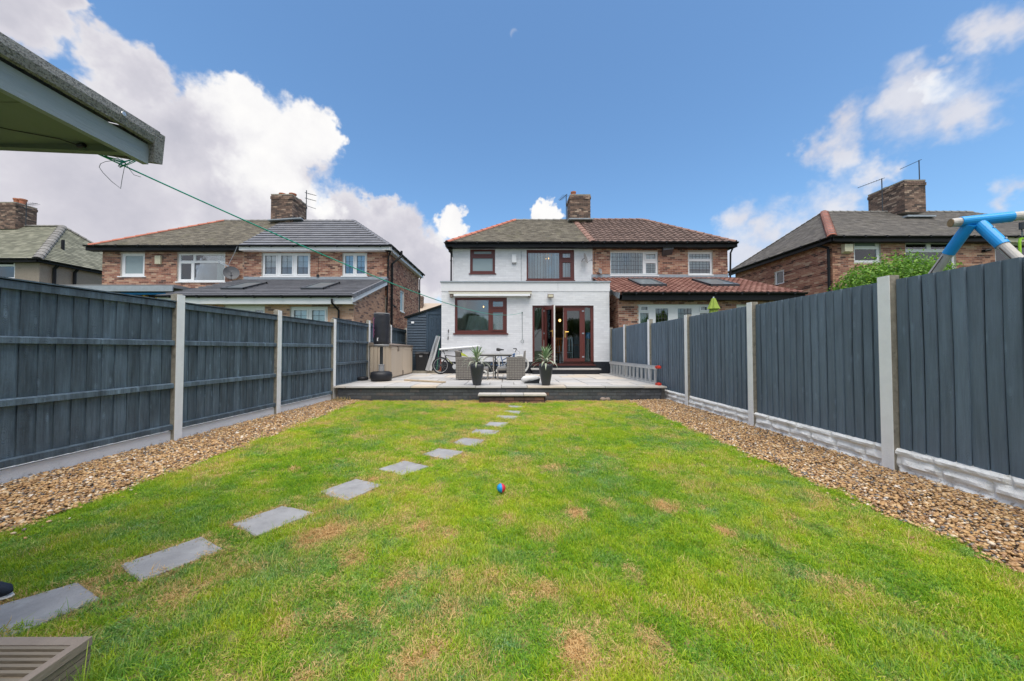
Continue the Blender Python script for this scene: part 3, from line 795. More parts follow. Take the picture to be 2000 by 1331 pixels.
# low retaining wall in grey painted brick
rw = thing('retaining_wall', 'low dark grey painted brick wall holding up the patio edge', 'wall', (0, 8.46, 0))
brick_wall(rw, (PXL + .1, 8.42, 0), UX, FN, 7.58, -.03, .30, [], M['grey_brick'], M['dark_mortar'], th=.1, single=300,
           tone=lambda r, x, z: r.random() * .75 + (.25 if (3.3 < x < 5.6 and r.random() < .4) or r.random() < .06 else 0))
step = thing('garden_step', 'paved brick step in front of the patio wall', 'step', (.12, 8.2, 0))
q = MB(); q.box(-.62, .86, 8.08, 8.41, -.03, .155); q.build('core', M['dark_mortar'], step)
brick_wall(step, (-.62, 8.079, 0), UX, FN, 1.48, -.02, .155, [], M['red_brick_step'], M['dark_mortar'], th=.0, single=40)
brick_wall(step, (.86, 8.08, 0), UY, Vector((1, 0, 0)), .33, -.02, .155, [], M['red_brick_step'], M['dark_mortar'], th=.0)
for i in range(3):
    q = MB(); a = -.65 + i * .515; q.box(a + .003, a + .508, 8.04, 8.405, .158, .195); q.build('paving_slab', M['slab'], step)

# ------------------------------------------------------------------ fences
def board_mesh(name, w_, h, th0, th1, mt, curve=0.):
    """feather-edged board in the YZ plane, thick edge at +Y, face towards -X"""
    q = MB(); N = 5
    for i in range(N):
        z0, z1 = h * i / N, h * (i + 1) / N; c = lambda z: curve * math.sin(z / h * math.pi)
        q.hexa([(-th0, c(z0), z0), (-th1, w_ + c(z0), z0), (0, w_ + c(z0), z0), (0, c(z0), z0),
                (-th0, c(z1), z1), (-th1, w_ + c(z1), z1), (0, w_ + c(z1), z1), (0, c(z1), z1)], skip=(() if N == 1 else ((1,) if i < N - 1 else ())) )
    me = q.mesh(name, mt); fix_normals(me); return me


lf = thing('timber_fence', 'slate blue timber fence with exposed rails and white posts beside the storage box', 'fence', (LFX(4.6), 4.6, 0))
L_POST = [-1.04, .86, 2.76, 4.66, 6.54, 8.42, 10.55, 12.55, 14.5]
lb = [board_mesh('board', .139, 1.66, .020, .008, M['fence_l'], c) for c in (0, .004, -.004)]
for k, y0 in enumerate(L_POST):
    xx = LFX(y0) if y0 < 9 else -4.10
    zb = 0 if y0 < 8.6 else .30
    q = MB(); x0, x1 = xx - .05, xx + .03
    q.box(x0, x1, y0, y0 + .115, zb - .1, 1.92 if y0 < 9 else 2.06, 1)
    q.box(x1, x1 + .006, y0 + .002, y0 + .113, zb - .05, (1.92 if y0 < 9 else 2.06) - .003, 0)
    q.hexa([(x0, y0, 1.92 if y0 < 9 else 2.06)] * 0 or [(x0 + .01, y0 + .01, (1.92 if y0 < 9 else 2.06) - .001), (x1 - .01, y0 + .01, (1.92 if y0 < 9 else 2.06) - .001), (x1 - .01, y0 + .105, (1.92 if y0 < 9 else 2.06) - .001), (x0 + .01, y0 + .105, (1.92 if y0 < 9 else 2.06) - .001),
            (x0 + .02, y0 + .02, (1.92 if y0 < 9 else 2.06) + .012), (x1 - .02, y0 + .02, (1.92 if y0 < 9 else 2.06) + .012), (x1 - .02, y0 + .095, (1.92 if y0 < 9 else 2.06) + .012), (x0 + .02, y0 + .095, (1.92 if y0 < 9 else 2.06) + .012)], 1)
    q.build('post', [M['post_white'], M['concrete']], lf)
    if k == len(L_POST) - 1: continue
    y1 = L_POST[k + 1]; a, b = y0 + .115, y1; xb = LFX(b) if b < 9 else -4.10
    dzp = 0 if y0 < 8 else (.12 if y0 < 9 else .16)
    ang = math.atan2(-(xb - xx), b - a)                      # rotation of the panel about Z
    n_b = 14 if y0 > 3 else 14; pitch = (b - a) / n_b
    for i in range(n_b):
        yb = a + pitch * i; xc = xx + (xb - xx) * (i * pitch) / (b - a) - .035
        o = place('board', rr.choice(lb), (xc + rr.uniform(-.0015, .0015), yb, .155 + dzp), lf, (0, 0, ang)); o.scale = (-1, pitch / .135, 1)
    def rail(nm, z0, z1, x0, x1):
        q = MB(); d = Vector((xb - xx, b - a, 0)).normalized(); s_ = Vector((d.y, -d.x, 0)); A, B = Vector((xx, a, 0)), Vector((xb, b, 0))
        q.hexa([(A + s_ * x0).to_tuple()[:2] + (z0,), (A + s_ * x1).to_tuple()[:2] + (z0,), (B + s_ * x1).to_tuple()[:2] + (z0,), (B + s_ * x0).to_tuple()[:2] + (z0,),
                (A + s_ * x0).to_tuple()[:2] + (z1,), (A + s_ * x1).to_tuple()[:2] + (z1 - .012,), (B + s_ * x1).to_tuple()[:2] + (z1 - .012,), (B + s_ * x0).to_tuple()[:2] + (z1,)])
        return q, nm
    for nm, z0, z1, x0, x1, mt in (('rail', 1.255, 1.32, -.012, .018, 'fence_l'), ('rail', .70, .765, -.012, .018, 'fence_l'), ('rail', .165, .235, -.012, .018, 'fence_l'),
                                   ('rail', 1.74, 1.82, -.012, .018, 'fence_l'), ('capping', 1.821, 1.845, -.06, .03, 'fence_l'), ('gravel_board', -.08, .153, -.055, -.012, 'post_white')):
        dz = dzp if nm != 'gravel_board' else (0 if dzp == 0 else dzp)
        q, nm = rail(nm, z0 + dz * (1 if nm != 'gravel_board' else 0), z1 + dz, x0, x1); q.build(nm, M[mt], lf)

rf = thing('timber_fence', 'slate blue feather-edge fence with rock-faced white base panels behind the ladder', 'fence', (RFX, 5, 0))
R_POST = [-2.38, -.42, 1.56, 3.50, 5.48, 7.46, 9.44, 11.42, 13.0]
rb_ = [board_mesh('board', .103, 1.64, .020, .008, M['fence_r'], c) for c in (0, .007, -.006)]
for k, y0 in enumerate(R_POST):
    top = 1.93 if y0 < 9 else 2.0
    q = MB(); x0, x1 = RFX - .045, RFX + .05; zb = 0 if y0 < 9 else .30
    q.box(x0, x1, y0, y0 + .115, zb - .1, top, 1); q.box(x0 - .006, x0, y0 + .001, y0 + .114, zb - .05, top - .003, 0)
    q.build('post', [M['post_white'], M['concrete']], rf)
    if k == len(R_POST) - 1: continue
    a, b = y0 + .115, R_POST[k + 1]; n_b = 17 if k < 7 else 14; pitch = (b - a) / n_b; dzp = 0 if y0 < 9 else .06
    lean = rr.uniform(-.01, .01)
    for i in range(n_b):
        o = place('board', rr.choice(rb_), (RFX + .012 + lean * math.sin(i / n_b * 3.14) + rr.uniform(-.001, .001), a + pitch * i, .245 + dzp), rf, (rr.uniform(-.003, .003), 0, 0)); o.scale = (1, pitch / .112, 1)
    q = MB(); q.box(RFX + .034, RFX + .05, a, b, .25 + dzp, 1.885 + dzp); q.build('backing', M['fence_r'], rf)
    # rock-faced gravel board: two courses of blocks modelled as relief
    q = MB(); NY, NZ = 56, 14; v0 = len(q.v); sd_ = rr.uniform(0, 50)
    z_lo = -.08 if y0 < 9 else .27; z_hi = .244 + dzp
    if y0 > 9: z_lo = .30
    for j in range(NZ + 1):
        for i in range(NY + 1):
            yy = a + (b - a) * i / NY; zz = z_lo + (z_hi - z_lo) * j / NZ
            c = 0 if zz < .07 else (1 if zz < .165 else 2); zc = [(-.08, .07), (.07, .165), (.165, .25)][c]
            L_ = [.42, .33, .5][c]; u_ = (yy + c * .17 + sd_) / L_; fu = min(u_ % 1, 1 - u_ % 1) * L_; fz = min(zz - zc[0], zc[1] - zz)
            h = min(1, fu / .025) * min(1, max(0, fz) / .022)
            nz = mnoise.fractal(Vector((yy * 5, zz * 16, sd_)), 1, 2, 4)
            q.v.append((RFX - .005 - .03 * h - .016 * nz * h, yy, zz + (.006 * nz if j == NZ else 0)))
    for j in range(NZ):
        for i in range(NY):
            p = v0 + j * (NY + 1) + i; q.f.append((p, p + 1, p + NY + 2, p + NY + 1)); q.m.append(0); q.t.append(.5)
    q.box(RFX - .004, RFX + .05, a, b, z_lo, z_hi); q.build('gravel_board', M['rock_white'], rf, recalc=False)

# ------------------------------------------------------------------ white house (ours)
WX0, WX1, WY = -2.41, 3.74, 15.82
EX0, EX1, EY = -2.36, 3.70, 12.90
wh = thing('semi_detached_house', 'white painted brick house with maroon window frames and flat-roofed ground floor extension', 'house', (.6, 15.8, 0))
O = Vector((WX0, WY, 0)); dim = WX1 - WX0
wa = rect_on(O, UX, FN, 918, 487, 967, 535); wb = rect_on(O, UX, FN, 1028.6, 488, 1121.5, 548)
EXT_TOP = 3.62
brick_wall(wh, O, UX, FN, dim, 3.3, Z_EAVE - .13, [wa, wb], M['white_brick'], M['white_mortar'], proud=.004, single=150)
q = MB(); q.box(WX0, WX0 + .25, WY + .25, 21.6, .3, Z_EAVE - .13); q.build('side_wall', M['white_brick'], wh)
q = MB(); q.box(WX0 + .25, WX1, 21.35, 21.6, .3, Z_EAVE - .13); q.build('rear_wall', M['white_brick'], wh)
window(wh, O, UX, FN, wa, [(.10, .90, .12, .64), (.14, .86, .80, .93)], M['maroon'], sash=(1,), glass=[M['frost'], M['frost']], sill=.05, room=0)
window(wh, O, UX, FN, wb, [(.035, .69, .07, .91), (.755, .93, .10, .60), (.755, .93, .74, .90)], M['maroon'], sash=(1, 2),
       inner=inner_blind(slats=17), sill=.03)
q = MB(); a, b = P(1128, 560, 17), 0
lampx = P(1070, 505, 17.2); q = MB(); q.lathe([(.02, .04), (.09, 0), (.11, -.02), (.02, -.04)], lampx, 14); q.build('ceiling_lamp', M['bulb'], wh)
al = MB(); a, b = P(1000, 513, WY - .06), P(1008.5, 497, WY - .06); al.box(a.x, b.x, WY - .085, WY - .006, a.z, b.z); al.build('alarm_box', M['white_pvc'], wh)
al = MB(); al.box(a.x, b.x, WY - .08, WY - .01, a.z - .05, a.z - .005); al.build('alarm_light', M['grey_pl'], wh)
dish(wh, P(1143, 505, WY - .3), .23, (.9, -.5, .25), M['grey_pl'])
q = MB(); zz = [P(1018, y_, WY).z for y_ in (552, 490)]; xx = P(1018, 500, WY).x; q.tube([(xx, WY - .012, zz[0]), (xx, WY - .012, zz[1])], .006, 5); q.build('cable', M['wire'], wh)
# extension front with its openings
O2 = Vector((EX0, EY, 0)); wl = EX1 - EX0
wk = rect_on(O2, UX, FN, 888, 581, 990, 652); dr = rect_on(O2, UX, FN, 1040, 597, 1159.5, 712.5)
PL = .76                                                         # top of the black plinth
brick_wall(wh, O2, UX, FN, wl, PL, 3.30, [wk, (dr[0], dr[1], PL - .2, dr[3])], M['white_brick'], M['white_mortar'], th=.28, proud=.004, single=150)
brick_wall(wh, O2 + FN * .0, UX, FN, wl, .3, PL, [(dr[0], dr[1], dr[2], 2)] if dr[2] < PL else [], M['black_paint'], M['black_paint'], th=.28, proud=.008, wallname='plinth', name='plinth_brickwork')
q = MB(); holed(q, O2, UX, FN, (-.02, wl + .02, 3.3, EXT_TOP), [], -.3, .018); q.build('parapet_band', M['white_brick'], wh)
q = MB(); q.fbox(O2, UX, FN, -.05, wl + .05, -.34, .05, EXT_TOP + .001, EXT_TOP + .045); q.build('parapet_coping', M['lead'], wh)
q = MB(); q.fbox(O2, UX, FN, .05, wl - .05, -.35, -2.8, EXT_TOP - .12, EXT_TOP - .08); q.build('flat_roof', M['felt_flat'], wh)
q = MB(); q.fbox(O2, UX, FN, 0, .28, -2.9, -.285, .3, EXT_TOP - .002); q.build('extension_side_wall', M['white_brick'], wh)
q = MB(); q.fbox(O2, UX, FN, wl - .28, wl, -2.9, -.285, .3, EXT_TOP - .002); q.build('extension_side_wall', M['white_brick'], wh)
q = MB(); q.fbox(O2, UX, FN, 4.2, 4.205, .02, .021, 3.32, EXT_TOP - .02); q.build('band_joint', M['wire'], wh)


def kitchen_inner(w_, O_, u, n, rect, ab, rc):
    a0, a1, z0, z1 = rect; wd = a1 - a0; b = MB()
    drape(b, O_, u, n, a0 + .26 * wd, a1 - .16, -rc - .14, z0, z0 + (z1 - z0) * .50, 7, .02, a0b=a0 + .18 * wd); b.build('net_curtain', M['net'], w_, recalc=False)
    b = MB(); drape(b, O_, u, n, a0, a0 + .2 * wd, -rc - .3, z0, z1, 2, .02); b.build('curtain', M['room'], w_, recalc=False)
    b = MB(); b.lathe([(.01, .035), (.022, .02), (.025, 0), (.012, -.03)], O_ + u * (a0 + .78 * wd * .66) + n * (-rc - 1.0) + Vector((0, 0, z1 - .22)), 10); b.build('lamp', M['bulb'], w_)


window(wh, O2, UX, FN, wk, [(.045, .645, .09, .93), (.725, .93, .10, .60), (.725, .93, .735, .90)], M['maroon'], sash=(1, 2), inner=kitchen_inner, sill=.05, room=2.2)
# patio door set: frame, two fixed side lights, one open leaf, one closed leaf
fr = MB(); wd = dr[1] - dr[0]; f = lambda t: dr[0] + wd * t
z0, z1 = dr[2], dr[3]
holed(fr, O2, UX, FN, dr, [(f(.035), f(.155), z0 + .09, z1 - .07), (f(.185), f(.835), z0 + .05, z1 - .055), (f(.858), f(.955), z0 + .09, z1 - .07)], -.13, -.06)
dframe = fr.build('door_frame', M['maroon'], wh)
for (a, b) in ((.035, .155), (.858, .955)):
    q = MB(); q.fbox(O2, UX, FN, f(a), f(b), -.1, -.094, z0 + .09, z1 - .07); q.build('pane', M['glass_dark'], dframe)
q = MB(); q.fbox(O2, UX, FN, dr[0] - .02, dr[1] + .05, -.13, .04, z0 - .03, z0 - .001); q.build('threshold', M['maroon'], dframe)


def door_leaf(nm, wdt, ht, handle_left):
    """leaf in local coordinates, hinge at the origin, going +X, outside face -Y"""
    e = bpy.data.objects.new(nm, None)
    O0 = Vector((0, 0, 0)); b = MB(); holed(b, O0, UX, FN, (0, wdt, 0, ht), [(.125, wdt - .125, .16, ht - .12)], -.06, 0)
    for (p_, q_) in ((.115, .13), (wdt - .13, wdt - .115)): b.fbox(O0, UX, FN, p_, q_, -.05, .008, .15, ht - .11)
    for (p_, q_) in ((.15, .165), (ht - .125, ht - .11)): b.fbox(O0, UX, FN, .131, wdt - .131, -.05, .008, p_, q_)
    me = b.mesh(nm, M['maroon']); fix_normals(me); o = bpy.data.objects.new(nm, me); COL.objects.link(o); o.parent = wh; LOC[o] = Vector((0, 0, 0))
    b = MB(); b.fbox(O0, UX, FN, .12, wdt - .12, -.034, -.028, .155, ht - .115); b.build('pane', M['glass_dark'], o)
    hx = .055 if handle_left else wdt - .055; b = MB()
    for s_ in (.004, -.066):
        b.fbox(O0, UX, FN, hx - .017, hx + .017, min(s_, s_ + .008), max(s_, s_ + .008), .92, 1.17)
        yy = -(s_ + (.045 if s_ > 0 else -.035)); b.tube([(hx, -s_, 1.12), (hx, yy, 1.12), (hx + (.12 if handle_left else -.12), yy, 1.12)], .011, 6)
    b.build('handle', M['brass'], o)
    b = MB(); ex = 0 if handle_left else wdt; b.fbox(O0, UX, FN, ex - .004 if handle_left else ex, ex if handle_left else ex + .012, -.055, -.006, .01, ht - .01); b.build('leaf_edge', M['white_edge'], o)
    b = MB(); hxx = wdt if handle_left else 0
    for z in (.2, ht * .52, ht - .16): b.fbox(O0, UX, FN, hxx - .045, hxx + .03, .002, .016, z, z + .045)
    b.build('hinge', M['lead'], o)
    return o


lh = z1 - z0 - .115; half = (f(.835) - f(.185)) / 2
d1 = door_leaf('door', half - .004, lh, True); d1.location = Vector((EX0 + f(.185) + half + .002, EY + .065, z0 + .055)) - Vector(wh.location)
d2 = door_leaf('door', half - .004, lh, False); d2.location = Vector((EX0 + f(.185) + .02, EY + .0, z0 + .055)) - Vector(wh.location); d2.rotation_euler = (0, 0, -R(70)); d2['label'] = 'maroon glazed door leaf standing open'
# the room behind the doors
room = MB(); RX0, RX1, RY1 = .75, 3.4, EY + 4.2; rz0, rz1 = z0 - .02, 2.95
room.face([(RX0, EY + .29, rz0), (RX1, EY + .29, rz0), (RX1, RY1, rz0), (RX0, RY1, rz0)], 1)
room.face([(RX0, EY + .29, rz1), (RX1, EY + .29, rz1), (RX1, RY1, rz1), (RX0, RY1, rz1)])
room.face([(RX0, RY1, rz0), (RX1, RY1, rz0), (RX1, RY1, rz1), (RX0, RY1, rz1)])
for x in (RX0, RX1): room.face([(x, EY + .29, rz0), (x, RY1, rz0), (x, RY1, rz1), (x, EY + .29, rz1)])
room.build('interior_room', [M['room'], M['room_floor']], wh, recalc=False)
q = MB(); 
for (x0, x1) in ((f(.37), f(.55)), (f(.80), f(1.0))): drape(q, O2, UX, FN, x0, x1, -3.9, rz0 + .02, rz1 - .2, 5, .05)
q.build('curtain', M['curtain_br'], wh, recalc=False)
q = MB(); drape(q, O2, UX, FN, f(.03), f(.20), -.2, 1.75, z1 - .03, 5, .03, a0b=f(.02), a1b=f(.07)); q.build('curtain', M['curtain'], wh, recalc=False)
q = MB(); drape(q, O2, UX, FN, f(.80), f(.965), -.2, 1.80, z1 - .03, 5, .035, a0b=f(.90), a1b=f(.955)); drape(q, O2, UX, FN, f(.905), f(.945), -.2, z0 + .03, 1.62, 2, .03, a0b=f(.87), a1b=f(.95)); q.build('curtain', M['curtain'], wh, recalc=False)
q = MB(); q.fbox(O2, UX, FN, f(.895), f(.96), -.25, -.15, 1.60, 1.82); q.build('curtain_tie', M['blue_pl'], wh)
q = MB(); q.fbox(O2, UX, FN, f(.17), f(.20), -.24, -.2, z0 + .1, 1.55); q.build('net_curtain', M['net'], wh)
q = MB()
for x_ in (f(.20), f(.60)): q.lathe([(.01, .07), (.045, .04), (.05, .0), (.02, -.04)], (EX0 + x_, EY + 2.3, 2.42), 10)
q.build('lamp', M['bulb'], wh)


def dining_chair(x, y, rz, mt, label):
    t = thing('dining_chair', label, 'chair', (x, y, rz0), local=True, rotz=rz)
    b = MB(); b.box(-.21, .21, -.21, .21, .43, .46); b.build('seat', mt, t)
    for sx_ in (-.19, .19):
        b = MB(); b.tube([(sx_, .19, 0), (sx_, .19, .45), (sx_ * .95, .24, .75), (sx_ * .85, .29, 1.02)], .018, 6); b.build('leg', mt, t)
        b = MB(); b.tube([(sx_, -.19, 0), (sx_, -.19, .43)], .018, 6); b.build('leg', mt, t)
    b = MB()
    for i in range(4): b.bar((-.17 + i * .113, .24, .5), (-.15 + i * .1, .28, .96), .04, .012, up=(0, 1, 0))
    b.bar((-.19, .285, .98), (.19, .285, .98), .02, .07); b.build('backrest', mt, t)


dining_chair(1.95, EY + 1.25, R(200), M['chair_wood'], 'orange wooden dining chair seen through the open patio door')
dining_chair(2.30, EY + .9, R(180), M['white_wood'], 'pale painted dining chair behind the closed patio door')
t = thing('dining_table', 'dining table inside the patio doors beside the pale chair', 'table', (2.6, EY + 1.7, rz0), local=True)
q = MB(); q.box(-.62, .5, -.4, .4, .72, .76); q.build('tabletop', M['chair_wood'], t)
for sx_, sy_ in ((-.5, -.33), (.45, -.33), (-.5, .33), (.45, .33)): q = MB(); q.box(sx_ - .03, sx_ + .03, sy_ - .03, sy_ + .03, 0, .72); q.build('leg', M['white_wood'], t)
# step outside the door, awning, flood light, hooks and wires
q = MB(); q.box(.90, 3.22, EY - .42, EY - .012, PZ - .01, PZ + .15); ds = tag(q.build('door_step', M['black_paint'], None), 'black painted door step under the patio doors', 'step')
q = MB(); q.box(.85, 3.27, EY - .46, EY - .012, PZ + .151, PZ + .195); o = q.build('step_slab', M['slab'], ds)
aw = thing('awning', 'folded cream awning cassette above the ground floor window', 'awning', P(958, 575, EY))
a, b = P(877, 579, EY - .12), P(1038, 571, EY - .12)
q = MB(); q.box(a.x, b.x, EY - .19, EY - .05, a.z + .08, b.z); q.build('cassette', M['awning'], aw)
q = MB(); q.box(a.x - .01, b.x + .01, EY - .20, EY - .03, b.z + .001, b.z + .03); q.build('hood', M['brown_pl'], aw)
q = MB(); q.box(a.x + .18, b.x - .05, EY - .21, EY - .17, a.z + .0, a.z + .07); q.build('front_rail', M['white_pvc'], aw)
for x_ in (a.x + .03, b.x - .12): q = MB(); q.box(x_, x_ + .1, EY - .16, EY - .005, a.z - .03, a.z + .078); q.build('bracket', M['brown_pl'], aw)
a, b = P(1069.5, 582, EY - .1), P(1081, 575, EY - .1)
fl = thing('flood_light', 'small floodlight on the white wall above the patio doors', 'light', (a.x, EY, a.z))
q = MB(); q.box(a.x, b.x, EY - .14, EY - .08, a.z, b.z); q.build('lamp_housing', M['brown_pl'], fl)
q = MB(); q.box(a.x + .025, b.x - .025, EY - .146, EY - .141, a.z + .025, b.z - .025); q.build('lens', M['cream'], fl)
q = MB(); q.box(a.x + .06, a.x + .14, EY - .079, EY - .004, a.z + .03, b.z - .02); q.build('bracket', M['brown_pl'], fl)
hx = P(1020, 611, EY).x
q = MB(); zt, zb_ = P(1020, 611, EY).z, P(1020, 664, EY).z
q.tube([(hx, EY - .02, zt), (hx, EY - .02, zb_)], .006, 5); q.lathe([(.02, 0), (.02, .03)], (hx, EY - .03, zt - .015), 8)
q.tube([(hx + .05 * math.sin(t_), EY - .03, zb_ - .06 + .06 * math.cos(t_)) for t_ in np.linspace(0, 6, 12)], .006, 5)
tag(q.build('wall_cleat', M['wire'], None), 'wire and hook holding the washing line on the white wall', 'hook')
q = MB(); A_ = P(876, 644, EY - .03); B_ = P(875, 664, EY - .03); q.tube([A_, A_.lerp(B_, .3)], .016, 6); q.tube([B_.lerp(A_, .3), B_], .016, 6); q.tube([A_, B_], .004, 4)
tag(q.build('cable_clip', M['black'], None), 'short black cable joint left of the ground floor window', 'cable')
# main roof of the white half
RZ = 7.93; RY = 18.45; EYV = 15.45
roofw = MB(); roofw.face([(WX0 - .1, EYV + .1, Z_EAVE), (WX1, EYV + .1, Z_EAVE), (WX1, RY, RZ - .04), (.5, RY, RZ - .04)]); roofw.face([(.5, RY, RZ - .04), (WX1, RY, RZ - .04), (WX1, 21.9, Z_EAVE), (WX0 - .1, 21.9, Z_EAVE)])
roofw.face([(WX0 - .1, EYV + .1, Z_EAVE), (.5, RY, RZ - .04), (WX0 - .1, 21.9, Z_EAVE)]); roofw = roofw.build('roof', M['slate'], wh, recalc=False)
E0, E1, RG0 = Vector((-2.62, EYV, Z_EAVE)), Vector((WX1, EYV, Z_EAVE)), Vector((.45, RY, RZ))
tile_plane(roofw, E0, E1, (WX1, RY, RZ), RG0, .20, .105, M['slate'])
tile_plane(roofw, (-2.62, 21.95, Z_EAVE), E0, RG0 + Vector((0, -.001, 0)), RG0, .20, .105, M['slate'])
ridge_row(roofw, E0, RG0, M['hip_red']); ridge_row(roofw, RG0, (WX1 - .6, RY, RZ), M['hip_grey'], lift=.0, name='ridge_tile')
ridge_row(roofw, (WX1 + .02, EYV, Z_EAVE), (WX1 + .02 - .28, RY, RZ), M['hip_brown'], r=.16, name='party_tile')
gutter(wh, (-2.66, EYV - .05, Z_EAVE - .01), (WX1 + .0, EYV - .05, Z_EAVE - .01), M['black_pvc'], drop=.2)
gutter(wh, (-2.68, 21.8, Z_EAVE - .01), (-2.68, EYV - .05, Z_EAVE - .01), M['black_pvc'], n=(-1, 0, 0), soffit=.2, drop=.2)
pipe(wh, [(-2.60, 15.6, 5.72), (-2.46, 15.75, 5.5), (-2.46, 15.75, 3.6)])
chimney(roofw, 3.72, 18.45, 7.4, 9.02, 1.02, .92, [(-.28, -.1, .32, .12, M['terracotta']), (.28, 0, .18, .09, M['dish'])], M['brick_old'])
q = MB(); q.box(3.1, 4.34, 17.78, 18.1, 7.72, 7.78); q.build('lead_flashing', M['lead'], roofw)
aerial(wh, (3.06, 18.3, 7.9), 1.3, [(-.03, (-.3, 1, .05), .8)], 7, .35)

# ------------------------------------------------------------------ brick neighbour attached on the right
BX0, BX1 = WX1 + .01, 9.80
bh = thing('semi_detached_house', 'red brick house joined to the white house, with red pantiled lean-to extension', 'house', (6.8, 15.8, 0))
O = Vector((BX0, WY, 0))
w1 = rect_on(O, UX, FN, 1192, 491, 1285, 538.5); w2 = rect_on(O, UX, FN, 1344.5, 492, 1391.5, 537.5)
brick_wall(bh, O, UX, FN, BX1 - BX0, 3.5, Z_EAVE - .13, [w1, w2], M['brick'], M['mortar_pale'])
q = MB(); q.box(BX1 - .25, BX1, WY + .25, 21.6, .3, Z_EAVE - .13); q.box(BX0, BX1 - .25, 21.35, 21.6, .3, Z_EAVE - .13); q.build('outer_wall', M['brick'], bh)
q = MB(); q.fbox(O, UX, FN, -.02, .05, 0, .012, 3.5, Z_EAVE - .14); q.build('party_strip', M['white_brick'], bh)
window(bh, O, UX, FN, w1, [(.02, .69, .09, .95), (.755, .96, .10, .52), (.755, .96, .68, .90)], M['white_pvc'], sash=(2,), bars={0: (14, 5), 1: (4, 4)}, inner=inner_blind(slats=13), sill=.02)
window(bh, O, UX, FN, w2, [(.07, .93, .08, .60), (.07, .93, .71, .92)], M['white_pvc'], sash=(), bars={0: (6, 4), 1: (6, 2)}, inner=inner_blind(M['blind_blue'], z_from_top=.7), sill=.02)
q = MB(); c = P(1303, 488, WY - .1); q.hexa([(c.x - .25, WY - .3, c.z - .08), (c.x + .2, WY - .3, c.z - .02), (c.x + .25, WY - .01, c.z - .2), (c.x - .2, WY - .01, c.z - .26), (c.x - .25, WY - .3, c.z + .12), (c.x + .2, WY - .3, c.z + .12), (c.x + .25, WY - .01, c.z + .12), (c.x - .2, WY - .01, c.z + .12)]); q.build('loose_felt', M['dish'], bh)
dish(bh, P(1172, 530, WY - .15), .13, (.6, -.8, .2), M['grey_pl'], arm=False)
q = MB(); a_ = P(1161, 492, WY - .01); b_ = P(1161, 530, WY - .01); q.tube([a_, b_, P(1168, 535, WY - .01), P(1188, 536, WY - .01)], .008, 5); q.build('cable', M['black'], bh)
roofb = MB(); RR = 7.06
roofb.face([(BX0, EYV + .1, Z_EAVE - .01), (9.85, EYV + .1, Z_EAVE - .01), (RR, RY, RZ - .05), (BX0, RY, RZ - .05)]); roofb.face([(RR, RY, RZ - .05), (9.85, EYV + .1, Z_EAVE - .01), (9.85, 21.9, Z_EAVE - .01)])
roofb.face([(BX0, RY, RZ - .05), (RR, RY, RZ - .05), (9.85, 21.9, Z_EAVE - .01), (BX0, 21.9, Z_EAVE - .01)]); roofb = roofb.build('roof', M['tile_brown'], bh, recalc=False)
tile_plane(roofb, (BX0 + .1, EYV, Z_EAVE), (9.95, EYV, Z_EAVE), (RR, RY, RZ), (BX0 - .1, RY, RZ), .30, .26, M['tile_brown'], th=.04, roll=True, stagger=False, single=200)
tile_plane(roofb, (9.95, EYV, Z_EAVE), (9.95, 21.95, Z_EAVE), (RR, RY + .001, RZ), (RR, RY, RZ), .30, .26, M['tile_brown'], roll=True, stagger=False)
ridge_row(roofb, (9.95, EYV, Z_EAVE), (RR, RY, RZ), M['hip_brown'], lift=.04); ridge_row(roofb, (4.5, RY, RZ), (RR, RY, RZ), M['hip_brown'], name='ridge_tile')
gutter(bh, (BX0, EYV - .05, Z_EAVE - .01), (10.02, EYV - .05, Z_EAVE - .01), M['black_pvc'], drop=.2)
gutter(bh, (10.02, EYV, Z_EAVE - .01), (10.02, 21.9, Z_EAVE - .01), M['black_pvc'], n=(1, 0, 0), drop=.2, soffit=.2)
pipe(bh, [(9.9, 15.55, 5.7), (9.86, 15.7, 5.45), (9.86, 15.75, 4.3)])
# its lean-to
LX_0, LX_1, LYF, LZ0, LZ1 = 3.92, 10.05, 12.80, 3.18, 4.36
O = Vector((LX_0 + .08, LYF, 0)); wl_ = LX_1 - LX_0 - .18
da = rect_on(O, UX, FN, 1248, 595, 1388, 690); db = rect_on(O, UX, FN, 1440, 596, 1510, 690)
brick_wall(bh, O, UX, FN, wl_, .2, LZ0 - .2, [da, db], M['brick'], M['mortar_pale'], proud=.004)
brick_wall(bh, O, UY, Vector((-1, 0, 0)), 3.0, .2, 3.3, [], M['brick'], M['mortar_pale'], top=lambda a: LZ0 - .1 + a * .37)
brick_wall(bh, Vector((LX_1 - .1, LYF, 0)), UY, FP, 3.0, .2, 3.3, [], M['brick'], M['mortar_pale'], top=lambda a: LZ0 - .1 + a * .37)
hh = 1.0
window(bh, O, UX, FN, da, [(.04, .135, .88, .96), (.03, .15, .2, .83), (.245, .42, .12, .92), (.555, .745, .12, .92), (.87, .96, .88, .96), (.86, .965, .2, .83)], M['white_pvc'], sash=(0, 4), bars={2: (4, 8), 3: (4, 8)}, inner=inner_curtains(M['net'], .14), sill=0, glass=M['glass_dark'], room=2.0)
window(bh, O, UX, FN, db, [(.08, .42, .85, .95), (.08, .42, .1, .78), (.56, .92, .1, .95)], M['white_pvc'], inner=inner_curtains(M['net'], .3), sill=0)
lrz = lambda y_: LZ0 + (y_ - 12.45) / (15.78 - 12.45) * (LZ1 - LZ0)
